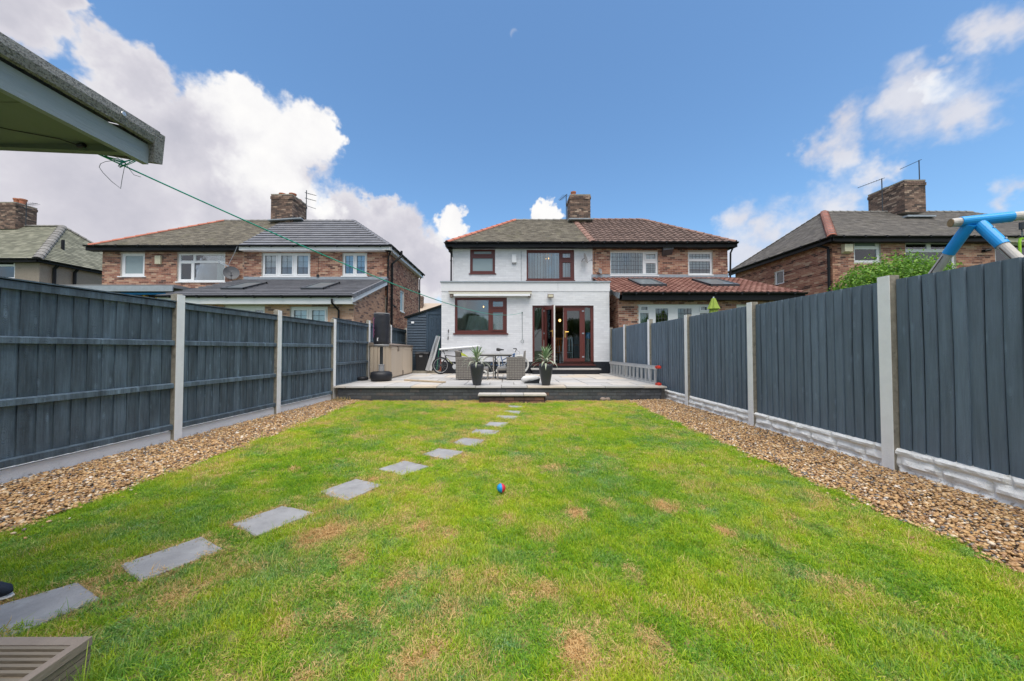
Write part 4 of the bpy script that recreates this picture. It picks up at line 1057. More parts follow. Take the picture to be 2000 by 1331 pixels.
lr = MB(); lr.hexa([(LX_0, 12.5, LZ0 - .06), (10.3, 12.5, LZ0 - .06), (10.3, 15.78, LZ1 - .06), (LX_0, 15.78, LZ1 - .06), (LX_0, 12.5, LZ0), (10.3, 12.5, LZ0), (10.3, 15.78, LZ1), (LX_0, 15.78, LZ1)]); lr = lr.build('extension_roof', M['tile_red'], bh)
tile_plane(lr, (LX_0 - .16, 12.45, LZ0), (10.35, 12.45, LZ0), (9.9, 15.78, LZ1), (LX_0 - .16, 15.78, LZ1), .21, .30, M['tile_red'], th=.04, roll=True, stagger=False, single=300)
gutter(bh, (LX_0 + .1, 12.4, LZ0 - .01), (10.42, 12.4, LZ0 - .01), M['black_pvc'], drop=.24)
q = MB(); q.bar((10.36, 12.5, LZ0 - .1), (9.95, 15.78, LZ1 - .1), .03, .2); q.build('verge_board', M['black_pvc'], bh)
q = MB(); q.bar((LX_0 - .0, 12.46, LZ0 - .1), (LX_0 - .0, 15.78, LZ1 - .1), .03, .2); q.build('verge_board', M['lead'], bh)
q = MB(); q.box(BX0, BX1 + .0, WY - .03, WY - .007, LZ1 - .02, LZ1 + .16); q.build('lead_flashing', M['lead'], bh)
sl_n = Vector((0, -(LZ1 - LZ0), 3.33)).normalized()


def skylight(roof, px0, px1, py0, py1, zf):
    """roof window lying on a lean-to slope: corners found where the sight lines meet the slope"""
    pts = []
    for (x, y_) in ((px0, py1), (px1, py1), (px1, py0), (px0, py0)):
        d = photo_dir(x, y_); lo, hi = 10., 17.
        for _ in range(40):
            m_ = (lo + hi) / 2; p = Vector((d.x * m_ / d.y, m_, CAMZ + d.z * m_ / d.y))
            if p.z > zf(m_): lo, hi = (m_, hi)
            else: lo, hi = (lo, m_)
        pts.append(p)
    return pts


def roof_window(roof, x0, x1, y0, y1, zf):
    A, B, C, D_ = [Vector((x, y_, zf(y_))) for x, y_ in ((x0, y0), (x1, y0), (x1, y1), (x0, y1))]
    n = (B - A).cross(D_ - A).normalized(); up = n * .1; f_ = MB(); u = (B - A).normalized(); v = (D_ - A).normalized(); e = .09
    for (p, q_) in ((A, B), (D_, C)): s_ = v * e * (1 if p is A else -1); f_.hexa([p, q_, q_ + s_, p + s_, p + up, q_ + up, q_ + s_ + up, p + s_ + up])
    for (p, q_) in ((A, D_), (B, C)): s_ = u * e * (1 if p is A else -1); f_.hexa([p + v * .002, q_ - v * .002, q_ + s_ - v * .002, p + s_ + v * .002, p + up * .99 + v * .002, q_ + up * .99 - v * .002, q_ + s_ + up * .99 - v * .002, p + s_ + up * .99 + v * .002])
    w_ = f_.build('roof_window', M['dish'], roof); g_ = MB(); h = up * .8; g_.hexa([A + h * .7, B + h * .7, C + h * .7, D_ + h * .7, A + h, B + h, C + h, D_ + h]); g_.build('pane', M['sky_glass'], w_)


roof_window(lr, 5.05, 6.05, 13.5, 14.9, lambda y_: lrz(y_) + .02); roof_window(lr, 7.7, 8.8, 13.5, 14.9, lambda y_: lrz(y_) + .02)

# ------------------------------------------------------------------ left pair of brick houses
AY = 16.3; AX0, AXM, AX1 = -18.5, -12.02, -5.45; AE = 15.95
lh1 = thing('semi_detached_house', 'brick house with dark flat-tiled roof and lean-to, green washing line in front', 'house', (-9, AY, 0))
lh2 = thing('semi_detached_house', 'brick house with mossy slate roof and red hip tiles, unfinished timber extension below', 'house', (-15, AY, 0))
O = Vector((AXM + .005, AY, 0))
w3 = rect_on(O, UX, FN, 511, 494.5, 606, 541); w4 = rect_on(O, UX, FN, 668.5, 494.5, 716.5, 540)
brick_wall(lh1, O, UX, FN, AX1 - AXM - .005, 3.6, Z_EAVE - .12, [w3, w4], M['brick'], M['mortar_pale'])
cb = [(i / 3 + .045, (i + 1) / 3 - .045, .11, .91) for i in range(3)]
window(lh1, O, UX, FN, w3, cb, M['white_pvc'], sash=(0, 1, 2), bars={i: (2, 3) for i in range(3)}, inner=inner_blind(z_from_top=.55), sill=.05)
window(lh1, O, UX, FN, w4, [(.08, .44, .11, .91), (.56, .92, .11, .91)], M['white_pvc'], sash=(0, 1), bars={0: (2, 3), 1: (2, 3)}, inner=inner_blind(z_from_top=.55), sill=.05)
SO = Vector((AX1, AY, 0))
sw = (lambda a, b: (a.y - AY, b.y - AY, 3.15, 4.25))(PX(781, AX1), PX(788.5, AX1))
sw2 = (PX(768, AX1).y - AY, PX(773, AX1).y - AY, 1.7, 2.4)
brick_wall(lh1, SO, UY, FP, 5.75, .2, Z_EAVE - .12, [sw], M['brick'], M['mortar_pale'])
window(lh1, SO, UY, FP, sw, [(.12, .88, .06, .94)], M['white_pvc'], inner=inner_blind(M['white_pvc']), sill=.03, glass=M['frost'], room=0, recess=.03)
q = MB(); q.box(AXM, AX1 - .02, 21.8, 22.04, .2, Z_EAVE - .12); q.build('rear_wall', M['brick'], lh1)
ARZ, ARY = 8.17, 19.2; H1, H0 = -8.30, -15.2
rfa = MB(); rfa.face([(AXM, AE + .1, Z_EAVE), (AX1 + .1, AE + .1, Z_EAVE), (H1, ARY, ARZ - .05), (AXM, ARY, ARZ - .05)]); rfa.face([(AX1 + .1, AE + .1, Z_EAVE), (AX1 + .1, 22.3, Z_EAVE), (H1, ARY, ARZ - .05)]); rfa.face([(AXM, ARY, ARZ - .05), (H1, ARY, ARZ - .05), (AX1 + .1, 22.3, Z_EAVE), (AXM, 22.3, Z_EAVE)])
rfa = rfa.build('roof', M['tile_dark'], lh1, recalc=False)
tile_plane(rfa, (AXM, AE, Z_EAVE), (AX1 + .22, AE, Z_EAVE), (H1, ARY, ARZ), (AXM, ARY, ARZ), .33, .34, M['tile_dark'], th=.05)
tile_plane(rfa, (AX1 + .22, AE, Z_EAVE), (AX1 + .22, 22.35, Z_EAVE), (H1, ARY + .001, ARZ), (H1, ARY, ARZ), .33, .33, M['tile_dark'], th=.03)
ridge_row(rfa, (AX1 + .22, AE, Z_EAVE), (H1, ARY, ARZ), M['tile_dark']); ridge_row(rfa, (-11.2, ARY, ARZ), (H1, ARY, ARZ), M['tile_dark'], name='ridge_tile', lift=0)
gutter(lh1, (AXM, AE - .05, Z_EAVE - .01), (AX1 + .28, AE - .05, Z_EAVE - .01), M['black_pvc'], M['white_pvc'], drop=.2)
gutter(lh1, (AX1 + .29, AE - .05, Z_EAVE - .01), (AX1 + .29, 22.3, Z_EAVE - .01), M['black_pvc'], M['white_pvc'], n=(1, 0, 0), drop=.2, soffit=.25)
pipe(lh1, [(AX1 + .26, AE + .1, 5.75), (AX1 + .06, AY - .07, 5.45), (AX1 + .0, AY - .07, 3.0), (AX1 + .0, AY - .07, .3)])
pipe(lh1, [(AX1 + .42, AY + .7, 5.9), (AX1 + .42, AY + .7, 5.65), (AX1 + .09, AY + .35, 5.2), (AX1 + .09, AY + .35, .3)], .055)
pipe(lh1, [(AX1 + .27, 22.0, 5.8), (AX1 + .07, 22.02, 5.5), (AX1 + .07, 22.02, .3)])
pipe(lh1, [(AX1 + .1, AY + .35, 3.3), (AX1 + .1, AY + .9, 3.25), (AX1 + .02, AY + .9, 3.25)], .03, clips=False)
q = MB(); xx = P(622, 500, AY).x; q.tube([(xx, AY - .012, 5.5), (xx, AY - .012, 4.6)], .008, 5); q.box(xx - .05, xx + .05, AY - .06, AY - .007, 4.5, 4.62); q.build('cable', M['black'], lh1)
# dark tiled lean-to
O = Vector((-12.25, 12.95, 0)); eL = 12.25 - 5.55
fa = rect_on(O, UX, FN, 436, 598, 517, 680); fb = rect_on(O, UX, FN, 565, 599, 640, 680)
brick_wall(lh1, O, UX, FN, eL, .2, 2.86, [fa, fb], M['brick_new'], M['mortar_pale'])
brick_wall(lh1, O + UX * eL, UY, FP, 3.32, .2, 4.2, [], M['brick_new'], M['mortar_pale'], top=lambda a: 2.95 + a * .37)
window(lh1, O, UX, FN, fa, [(.05, .25, .1, .9), (.32, .62, .1, .9), (.74, .94, .1, .9)], M['white_pvc'], inner=inner_curtains(M['net'], .2), sill=0)
window(lh1, O, UX, FN, fb, [(.08, .44, .1, .92), (.56, .92, .1, .92)], M['white_pvc'], sash=(0, 1), bars={0: (2, 6), 1: (2, 6)}, inner=inner_blind(z_from_top=.8), sill=0)
ez = lambda y_: 3.08 + (y_ - 12.6) / (16.27 - 12.6) * (4.38 - 3.08)
er = MB(); er.hexa([(-12.3, 12.65, 3.02), (-5.5, 12.65, 3.02), (-5.5, 16.27, 4.32), (-12.3, 16.27, 4.32), (-12.3, 12.65, 3.08), (-5.5, 12.65, 3.08), (-5.5, 16.27, 4.38), (-12.3, 16.27, 4.38)]); er = er.build('extension_roof', M['tile_dark'], lh1)
tile_plane(er, (-12.35, 12.6, 3.09), (-5.46, 12.6, 3.09), (-5.46, 16.27, 4.39), (-12.0, 16.27, 4.39), .33, .33, M['tile_dark'], th=.05, single=150)
gutter(lh1, (-12.35, 12.55, 3.08), (-5.45, 12.55, 3.08), M['black_pvc'], M['white_pvc'], drop=.27, soffit=.3)
q = MB(); q.bar((-5.44, 12.56, 2.93), (-5.44, 16.27, 4.24), .03, .16); q.build('verge_board', M['white_pvc'], lh1)
me = MB(); me.box(-.03, .05, 0, .32, -.09, .05); me = me.mesh('verge_tile', M['tile_dark']); fix_normals(me)
for i in range(11):
    yb = 12.58 + i * .335; place('verge_tile', me, (-5.44, yb, ez(yb) + .035), er, (math.atan2(1.30, 3.67), 0, 0))
pipe(lh1, [(-6.15, 12.55, 2.98), (-6.15, 12.55, 2.85), (-6.05, 12.86, 2.6), (-6.05, 12.86, .3)])
roof_window(er, -7.85, -7.0, 13.6, 15.0, lambda y_: ez(y_) + .02); roof_window(er, -10.9, -10.05, 13.6, 15.0, lambda y_: ez(y_) + .02)
q = MB(); q.box(AXM, AX1, AY - .03, AY - .007, 4.38, 4.52); q.build('lead_flashing', M['lead'], lh1)
# slate half
O = Vector((AX0, AY, 0)); w5 = rect_on(O, UX, FN, 235, 495, 283, 540.5); w6 = rect_on(O, UX, FN, 345.5, 495.5, 440, 551)
brick_wall(lh2, O, UX, FN, AXM - AX0 - .005, 3.4, Z_EAVE - .12, [w5, w6], M['brick'], M['mortar_pale'])
q = MB(); q.box(AX0 - .0, AX0 + .25, AY + .25, 21.6, .2, Z_EAVE - .12); q.box(AX0 + .25, AXM, 21.6, 21.84, .2, Z_EAVE - .12); q.build('outer_wall', M['brick'], lh2)
window(lh2, O, UX, FN, w5, [(.13, .88, .14, .90)], M['white_pvc'], glass=M['frost'], sill=.1, room=0)
window(lh2, O, UX, FN, w6, [(.05, .27, .10, .66), (.33, .97, .07, .68), (.05, .31, .76, .95), (.36, .97, .76, .95)], M['white_pvc'], inner=inner_curtains(M['net'], .25), sill=.05)
q = MB(); a, b = P(303, 516, AY - .06), P(314.5, 500, AY - .06); q.box(a.x, b.x, AY - .09, AY - .007, a.z, b.z); q.build('alarm_box', M['cream'], lh2)
dish(lh2, P(452, 534, AY - .3), .33, (.55, -.75, .35), M['dish'])
rfs = MB(); rfs.face([(AX0 - .1, AE + .1, Z_EAVE), (AXM, AE + .1, Z_EAVE), (AXM, ARY, ARZ - .05), (H0, ARY, ARZ - .05)]); rfs.face([(AX0 - .1, AE + .1, Z_EAVE), (H0, ARY, ARZ - .05), (AX0 - .1, 22.3, Z_EAVE)]); rfs.face([(H0, ARY, ARZ - .05), (AXM, ARY, ARZ - .05), (AXM, 22.3, Z_EAVE), (AX0 - .1, 22.3, Z_EAVE)])
rfs = rfs.build('roof', M['slate'], lh2, recalc=False)
tile_plane(rfs, (AX0 - .25, AE, Z_EAVE), (AXM, AE, Z_EAVE), (AXM, ARY, ARZ), (H0, ARY, ARZ), .22, .11, M['slate'])
ridge_row(rfs, (AX0 - .25, AE, Z_EAVE), (H0, ARY, ARZ), M['hip_red'], step=.42)
ridge_row(rfs, (H0, ARY, ARZ), (-12.4, ARY, ARZ), M['hip_grey'], name='ridge_tile', lift=0)
gutter(lh2, (AX0 - .4, AE - .05, Z_EAVE - .01), (AXM - .01, AE - .05, Z_EAVE - .01), M['black_pvc'], drop=.2)
q = MB(); q.tube([(AXM - .02, AE - .06, 5.8), (AXM - .1, AE - .1, 5.5), (AXM - .35, AE - .15, 4.9)], .01, 5); q.bar((AXM - .75, AE - .15, 5.08), (AXM - .3, AE - .15, 4.88), .06, .05); q.build('cable', M['lead'], lh2)
chimney(rfa, -11.95, 19.5, 7.6, 9.4, 1.12, 1.35, [(-.25, -.2, .26, .16, M['terracotta']), (.3, -.2, .26, .16, M['terracotta']), (.25, .4, .2, .15, M['terracotta'])], M['brick_old'])
q = MB(); q.bar((-12.5, 18.7, 7.95), (-10.9, 18.95, 8.15), .4, .05); q.build('lead_flashing', M['lead'], rfa)
aerial(lh1, (-11.02, 19.5, 8.0), 1.95, [(-.15, (1, -.3, -.35), .7), (-.45, (1, -.3, -.35), .7), (-.85, (1, -.3, -.4), .7)], 5, .25)
# the unfinished flat extension
q = MB(); q.box(-18.6, -12.42, 13.3, 16.28, 3.50, 3.62); q.build('flat_roof', M['felt_flat'], lh2)
q = MB(); q.box(-18.6, -12.42, 13.25, 13.29, 3.36, 3.56); q.build('roof_edge', M['lead'], lh2)
q = MB(); q.box(-16.2, -12.5, 13.4, 13.44, 3.26, 3.33); q.build('membrane', M['blue_film'], lh2)
me = MB(); me.box(-.05, .05, 0, .12, 0, 1.0); me = me.mesh('stud', M['yellow_t']); fix_normals(me)
for i in range(9): place('stud', me, (-16.6 + i * .48, 13.5, 2.25), lh2)
q = MB(); q.box(-18.4, -12.45, 14.2, 14.3, .2, 3.4); q.build('inner_panel', M['dark_wood'], lh2)

# ------------------------------------------------------------------ far left pebbledash house
fx = -24.25; FY = 18.5
fh = thing('pebbledash_house', 'cream pebbledash house with green slate hipped roof at the far left', 'house', (-27, FY, 0))
O = Vector((-36, FY, 0)); wf = rect_on(O, UX, FN, -60, 505, 30, 545)
q = MB(); holed(q, O, UX, FN, (0, 36 + fx, .2, Z_EAVE - .1), [wf], -.25, 0); q.build('wall', M['pebbledash'], fh)
q = MB(); q.box(fx - .25, fx, FY + .25, 24.5, .2, Z_EAVE - .1); q.build('side_wall', M['pebbledash'], fh)
window(fh, O, UX, FN, wf, [(.05, .48, .70, .93), (.52, .95, .70, .93), (.05, .95, .08, .62)], M['white_pvc'], sash=(1,), inner=inner_blind(M['blind_blue']), sill=.05)
FZ, FRY = 8.62, 21.4
E0 = Vector((-36.2, FY - .3, Z_EAVE)); E1 = Vector((fx + .25, FY - .3, Z_EAVE)); E2 = Vector((fx + .25, 24.7, Z_EAVE)); RT = Vector((-26.75, FRY, FZ))
fr_ = MB(); fr_.face([E0, E1, RT - Vector((0, 0, .05)), (-36.2, FRY, FZ - .05)]); fr_.face([E1, E2, RT - Vector((0, 0, .05))]); fr_.face([E2, (-36.2, 24.7, Z_EAVE), (-36.2, FRY, FZ - .05), RT - Vector((0, 0, .05))]); fr_ = fr_.build('roof', M['slate_green'], fh, recalc=False)
tile_plane(fr_, (-31.5, FY - .3, Z_EAVE), E1, RT, (-31.5, FRY, FZ), .28, .15, M['slate_green'], th=.022); tile_plane(fr_, E1, E2, RT + Vector((0, .001, 0)), RT, .28, .15, M['slate_green'], th=.022)
ridge_row(fr_, E1, RT, M['hip_grey'], r=.17, step=.40); ridge_row(fr_, E2, RT, M['hip_grey'], r=.13); ridge_row(fr_, (-32, FRY, FZ), RT, M['hip_grey'], name='ridge_tile')
gutter(fh, (-33, FY - .34, Z_EAVE - .02), (fx + .3, FY - .34, Z_EAVE - .02), M['black_pvc'], drop=.15); gutter(fh, (fx + .3, FY - .34, Z_EAVE - .02), (fx + .3, 24.7, Z_EAVE - .02), M['black_pvc'], n=(1, 0, 0), drop=.15, soffit=.2)
for yy in (FY + .55, FY + 1.45): pipe(fh, [(fx + .25, yy, 5.7), (fx + .08, yy, 5.5), (fx + .08, yy, .3)], .07)
q = MB(); c = Vector((fx - .7, 20.0, 6.4)); q.tube([c, c + Vector((0, 0, .95))], .07, 8); q.build('vent_pipe', M['black_pvc'], fh)
chimney(fr_, -29.6, 21.4, 8.3, 9.85, 1.3, .95, [(.1, 0, .42, .16, M['terracotta']), (.42, 0, .4, .15, M['terracotta'])], M['brick_old'])
aerial(fh, (-28.7, 21.2, 8.6), 1.35, [(-.1, (1, -.2, .0), .9), (-.35, (.7, -.4, -.1), .5)], 6, .5)

# ------------------------------------------------------------------ big brick house on the right
HX, HYY = 13.65, 14.95; HE = 13.35
rh = thing('brick_house', 'large red brick house with grey slate roof on the right, above the green bush', 'house', (16, HYY, 0))
O = Vector((HX, HYY, 0)); WL = 12.0
v1 = rect_on(O, UX, FN, 1668.5, 465, 1719.5, 513); v2 = rect_on(O, UX, FN, 1769.5, 470, 1866, 528); v3 = rect_on(O, UX, FN, 1945, 473, 2040, 540)
brick_wall(rh, O, UX, FN, WL, 1.5, Z_EAVE - .12, [v1, v2, v3], M['brick'], M['mortar_pale'])
window(rh, O, UX, FN, v1, [(.08, .90, .10, .55), (.05, .86, .66, .92)], M['white_pvc'], sash=(1,), inner=inner_curtains(M['net'], .12), sill=0, glass=[M['glass_dark'], M['frost']])
window(rh, O, UX, FN, v2, [(.04, .46, .72, .90), (.54, .96, .72, .90), (.04, .96, .08, .62)], M['white_pvc'], inner=inner_blind(slats=16), sill=.03)
window(rh, O, UX, FN, v3, [(.05, .95, .08, .92)], M['white_pvc'], inner=inner_curtains(M['net'], .4), sill=.03)
SO = Vector((HX, HYY, 0)); a_, b_ = PX(1534, HX), PX(1516, HX)
sv = (a_.y - HYY, b_.y - HYY, PX(1525, HX, 555).z, PX(1525, HX, 529).z + .02)
brick_wall(rh, Vector((HX, HYY, 0)), UY, Vector((-1, 0, 0)), 6.35, .2, Z_EAVE - .12, [sv], M['brick'], M['mortar_pale'], tone=lambda r, x, z: min(1, max(0, r.random() * .7 + (.35 if int(z / .075) % 6 < 4 else -.08))), proud=.009)
window(rh, Vector((HX, HYY, 0)), UY, Vector((-1, 0, 0)), sv, [(.14, .86, .08, .92)], M['white_pvc'], inner=inner_blind(M['net']), sill=0, recess=.03, room=0, glass=M['glass_dark'])
# a band of upright bricks across the side wall
me_s = {}
sb = MB()
for i in range(26):
    yy = HYY + .1 + i * .078; z_ = 3.35; sb.box(HX - .03, HX - .0101, yy, yy + .066, z_, z_ + .21, 0, random.random())
sb.build('soldier_course', M['brick'], rh, kind='stuff')
q = MB(); q.box(HX, 25.6, 21.05, 21.3, .2, Z_EAVE - .12); q.box(25.4, 25.65, HYY, 21.0, .2, Z_EAVE - .12); q.build('outer_wall', M['brick'], rh)
E1 = Vector((HE, 14.6, Z_EAVE)); E0 = Vector((HE, 21.5, Z_EAVE)); RT = Vector((15.85, 17.75, 8.08)); RT2 = Vector((23.2, 17.75, 8.08)); E3 = Vector((25.9, 14.6, Z_EAVE))
rr_ = MB(); dn = Vector((0, 0, -.05)); rr_.face([E1 + dn, E3 + dn, RT2 + dn, RT + dn]); rr_.face([E0 + dn, E1 + dn, RT + dn]); rr_.face([E0 + dn, RT + dn, RT2 + dn, (25.9, 21.5, Z_EAVE - .05)]); rr_.face([E3 + dn, (25.9, 21.5, Z_EAVE - .05), RT2 + dn]); rr_ = rr_.build('roof', M['slate_dark'], rh, recalc=False)
tile_plane(rr_, E1, E3, RT2, RT, .24, .115, M['slate_dark']); tile_plane(rr_, E0, E1, RT, RT + Vector((0, .001, 0)), .24, .115, M['slate_dark'])
ridge_row(rr_, E1, RT, M['hip_red'], step=.27, r=.15, lipmat=M['hip_grey']); ridge_row(rr_, E0, RT, M['hip_grey'], r=.05, step=.25); ridge_row(rr_, RT, RT2, M['hip_grey'], name='ridge_tile', lift=0)
gutter(rh, (HE - .05, 14.55, Z_EAVE - .02), (20.4, 14.55, Z_EAVE - .02), M['black_pvc'], drop=.2); gutter(rh, (20.42, 14.55, Z_EAVE - .02), (25.9, 14.55, Z_EAVE - .02), M['black_pvc'], M['cream'], drop=.22)
gutter(rh, (HE - .06, 21.5, Z_EAVE - .02), (HE - .06, 14.55, Z_EAVE - .02), M['black_pvc'], n=(-1, 0, 0), drop=.2, soffit=.1)
pipe(rh, [(HE, 15.3, 5.65), (HX - .09, 15.05, 5.5), (HX - .09, 15.02, 5.4), (HX - .09, 15.02, 1.5)], .05)
pipe(rh, [(HX + .1, HYY - .1, 3.9), (HX + .12, HYY - .12, 3.2), (HX - .08, HYY - .02, 3.0), (HX + .9, HYY - .09, 2.9)], .05, clips=False)
q = MB(); a, b = P(1647, 495, HYY - .1), P(1662.5, 478, HYY - .1); q.hexa([(a.x, HYY - .18, a.z + .06), (b.x, HYY - .18, a.z + .06), (b.x, HYY - .01, a.z), (a.x, HYY - .01, a.z), (a.x, HYY - .18, b.z), (b.x, HYY - .18, b.z), (b.x, HYY - .01, b.z + .03), (a.x, HYY - .01, b.z + .03)]); q.build('alarm_box', M['cream'], rh)
q = MB(); c = P(1924, 490, HYY - .1); q.tube([c, c + Vector((.12, -.1, .02))], .06, 8); q.box(c.x - .03, c.x + .03, HYY - .08, HYY - .006, c.z - .05, c.z + .05); q.build('security_camera', M['black'], rh)
chimney(rr_, 19.45, 17.75, 7.75, 9.25, 1.0, 1.7, [(-.2, .2, .15, .12, M['concrete']), (.2, -.3, .1, .12, M['concrete'])], M['brick_old'])
q = MB(); q.box(18.75, 20.1, 16.62, 16.9, 7.42, 7.50); q.build('lead_flashing', M['lead'], rr_)
aerial(rh, (18.2, 17.2, 7.9), 1.6, [(-.02, (-1, .3, -.35), 1.0)], 9, .25); aerial(rh, (20.15, 17.3, 8.1), 2.35, [(-.02, (-1, .2, -.45), .85)], 9, .25)

# ------------------------------------------------------------------ house across the street, seen in the gap
dh = thing('distant_house', 'distant tan-roofed building seen through the gap between the houses', 'house', (-9, 40, 0))
q = MB(); q.box(-16, -3, 40, 46, .0, 4.8); q.build('wall', M['tan_wall'], dh)
q = MB(); q.face([(-16.3, 39.6, 4.8), (-2.7, 39.6, 4.8), (-2.7, 43, 6.75), (-16.3, 43, 6.75)]); q.face([(-16.3, 46.4, 4.8), (-2.7, 46.4, 4.8), (-2.7, 43, 6.75), (-16.3, 43, 6.75)]); dro = q.build('roof', M['tan_wall'], dh)
chimney(dro, -10.3, 42, 6.0, 7.4, .9, .7, [(0, 0, .3, .16, M['terracotta'])], M['brick_old'])
q = MB(); a = P(821, 567, 38); q.tube([(a.x - .2, 38, .0), (a.x - .2, 38, a.z - .5)], .09, 8); 
lp = thing('street_lamp', 'thin street lamp post beyond the gap between the houses', 'street lamp', (a.x - .2, 38, 0)); q.build('pole', M['grey_pl'], lp)
q = MB(); q.lathe([(.03, -.55), (.2, -.4), (.22, -.1), (.05, .0)], (a.x - .2, 38, a.z), 10); q.build('lamp_head', M['black'], lp)

# ------------------------------------------------------------------ shed beside the house
sh = thing('shed', 'dark blue timber shed with lean-to roof between fence and white house', 'shed', (-3.1, 13.3, PZ))
SX0, SX1, SY = -3.70, -2.42, 13.3
zr = lambda x: 2.36 + (x - SX0) / (SX1 - SX0) * .44
dx0 = P(835, 650, SY).x
n_b = 22; hb = .098
for i in range(n_b):
    z0_ = PZ + .1 + i * hb; 
    if z0_ + hb * .5 > zr(dx0): break
    xl = SX0
    if z0_ + hb > zr(SX0): xl = SX0 + (z0_ + hb - zr(SX0)) / .44 * (SX1 - SX0)
    q = MB(); q.hexa([(xl, SY - .034, z0_), (dx0 - .04, SY - .034, z0_), (dx0 - .04, SY, z0_), (xl, SY, z0_), (xl, SY - .004, z0_ + hb), (dx0 - .04, SY - .004, z0_ + hb), (dx0 - .04, SY, z0_ + hb), (xl, SY, z0_ + hb)])
    q.build('board', M['shed_paint'], sh)
q = MB(); q.face([(SX0, SY + .003, PZ), (SX1, SY + .003, PZ), (SX1, SY + .003, zr(SX1)), (SX0, SY + .003, zr(SX0))]); q.box(SX0, SX0 + .04, SY + .01, 15.7, PZ, 2.34); q.build('wall', M['shed_paint'], sh)
q = MB(); q.box(dx0 - .04, dx0 + .03, SY - .035, SY, PZ, 2.62); q.box(dx0 + .03, SX1 - .01, SY - .034, SY, 2.50, 2.60); q.build('door_frame', M['shed_paint'], sh)
q = MB(); q.box(dx0 + .03, SX1 - .012, SY - .015, SY - .001, PZ + .05, 2.5)
for (za, zb_) in ((PZ + .2, 1.05), (1.18, 1.95), (2.08, 2.38)):
    for (xa, xb) in ((dx0 + .12, (dx0 + SX1) / 2 - .04), ((dx0 + SX1) / 2 + .04, SX1 - .06)):
        for (p_, q_, r_, t_) in ((xa, xb, za, za + .03), (xa, xb, zb_ - .03, zb_), (xa, xa + .03, za + .031, zb_ - .031), (xb - .03, xb, za + .031, zb_ - .031)): q.box(p_, q_, SY - .024, SY - .0151, r_, t_)
q.build('door', M['shed_paint'], sh)
q = MB(); q.hexa([(SX0 - .1, SY - .08, zr(SX0) + .0), (SX1 + .02, SY - .08, zr(SX1) + .02), (SX1 + .02, 15.75, zr(SX1) + .02), (SX0 - .1, 15.75, zr(SX0)), (SX0 - .1, SY - .08, zr(SX0) + .05), (SX1 + .02, SY - .08, zr(SX1) + .07), (SX1 + .02, 15.75, zr(SX1) + .07), (SX0 - .1, 15.75, zr(SX0) + .05)]); q.build('roof', M['black_pvc'], sh)
q = MB(); c = P(806, 630, SY - .05); q.box(c.x - .05, c.x + .05, SY - .07, SY - .026, c.z - .04, c.z + .03); q.build('lamp', M['white_pvc'], sh)
q = MB(); q.box(-3.42, -2.40, 13.0, 13.24, PZ - .01, PZ + .085); tag(q.build('concrete_kerb', M['concrete'], None), 'low concrete kerb under the black bin at the shed', 'kerb')

# ------------------------------------------------------------------ storage box
sb_ = thing('storage_box', 'beige resin garden storage box with taupe lid against the left fence', 'storage box', (-3.75, 11.8, PZ))
bx0, bx1, by0, by1, bz0, bz1 = -4.03, -3.43, 10.55, 13.0, PZ + .01, PZ + .97
q = MB(); q.box(bx0, bx1 - .012, by0 + .012, by1, bz0, bz1); q.build('body', M['beige'], sb_)
nb = 5
for i in range(nb):
    a = bx0 + .01 + (bx1 - bx0 - .05) * i / nb; q = MB(); q.box(a + .008, a + (bx1 - bx0 - .05) / nb - .008, by0 - .008, by0 + .0115, bz0, bz1 - .02); q.build('panel', M['beige'], sb_)
for i in range(2):
    y0_, y1_ = by0 + .05 + i * 1.19, by0 + .05 + (i + 1) * 1.19 - .02
    q = MB(); q.box(bx1 - .011, bx1 + .012, y0_, y1_, bz0 + .03, bz1 - .03)
    for (p_, q_) in ((bz0 + .04, bz0 + .12), (bz1 - .1, bz1 - .04)): q.box(bx1 + .0121, bx1 + .02, y0_ + .05, y1_ - .05, p_, q_)
    d_ = q.build('door', M['beige'], sb_)
    q = MB(); yc = y1_ - .16 if i else y0_ + .6; q.box(bx1 + .0125, bx1 + .045, yc, yc + .08, bz1 - .17, bz1 - .01); q.build('latch', M['brown_pl'], d_)
q = MB(); yc = by0 + 1.22; q.box(bx1 + .0125, bx1 + .035, yc - .03, yc + .04, bz0 + .0, bz0 + .17); q.build('latch', M['brown_pl'], sb_)
q = MB(); q.hexa([(bx0 - .02, by0 - .03, bz1), (bx1 + .04, by0 - .03, bz1), (bx1 + .04, by1 + .02, bz1), (bx0 - .02, by1 + .02, bz1), (bx0 - .02, by0 - .03, bz1 + .10), (bx1 + .04, by0 - .03, bz1 + .035), (bx1 + .04, by1 + .02, bz1 + .035), (bx0 - .02, by1 + .02, bz1 + .10)]); q.build('lid', M['brown_pl'], sb_)

# ------------------------------------------------------------------ free-standing punch bag, black base
c0 = G(739, 746, PZ); c0 = Vector((c0.x, c0.y + .22, PZ))
pb_ = thing('punch_bag', 'black free-standing punch bag on round black base in front of the storage box', 'punch bag', c0, local=True)
q = MB(); q.lathe([(.20, 0), (.265, .02), (.285, .08), (.29, .16), (.275, .235), (.22, .262), (.10, .27), (.0, .275)], n=32); q.build('base', M['rubber'], pb_, smooth=True)
q = MB(); q.lathe([(.075, .26), (.072, .42), (.082, .425), (.082, .45), (.06, .455)], n=16); q.build('collar', M['grey_pl'], pb_)
q = MB(); q.lathe([(.042, .4), (.042, 1.06)], n=14); q.tube([(-.09, 0, .93), (-.04, 0, .93)], .012, 6); q.build('pole', M['steel'], pb_)
q = MB(); q.lathe([(.0, .94), (.17, .945), (.198, .965), (.205, 1.0)], n=32); q.build('bag_underside', M['grey_pl'], pb_, smooth=True)
q = MB(); N = 40; prof = []; k0 = 0; NZ = 22
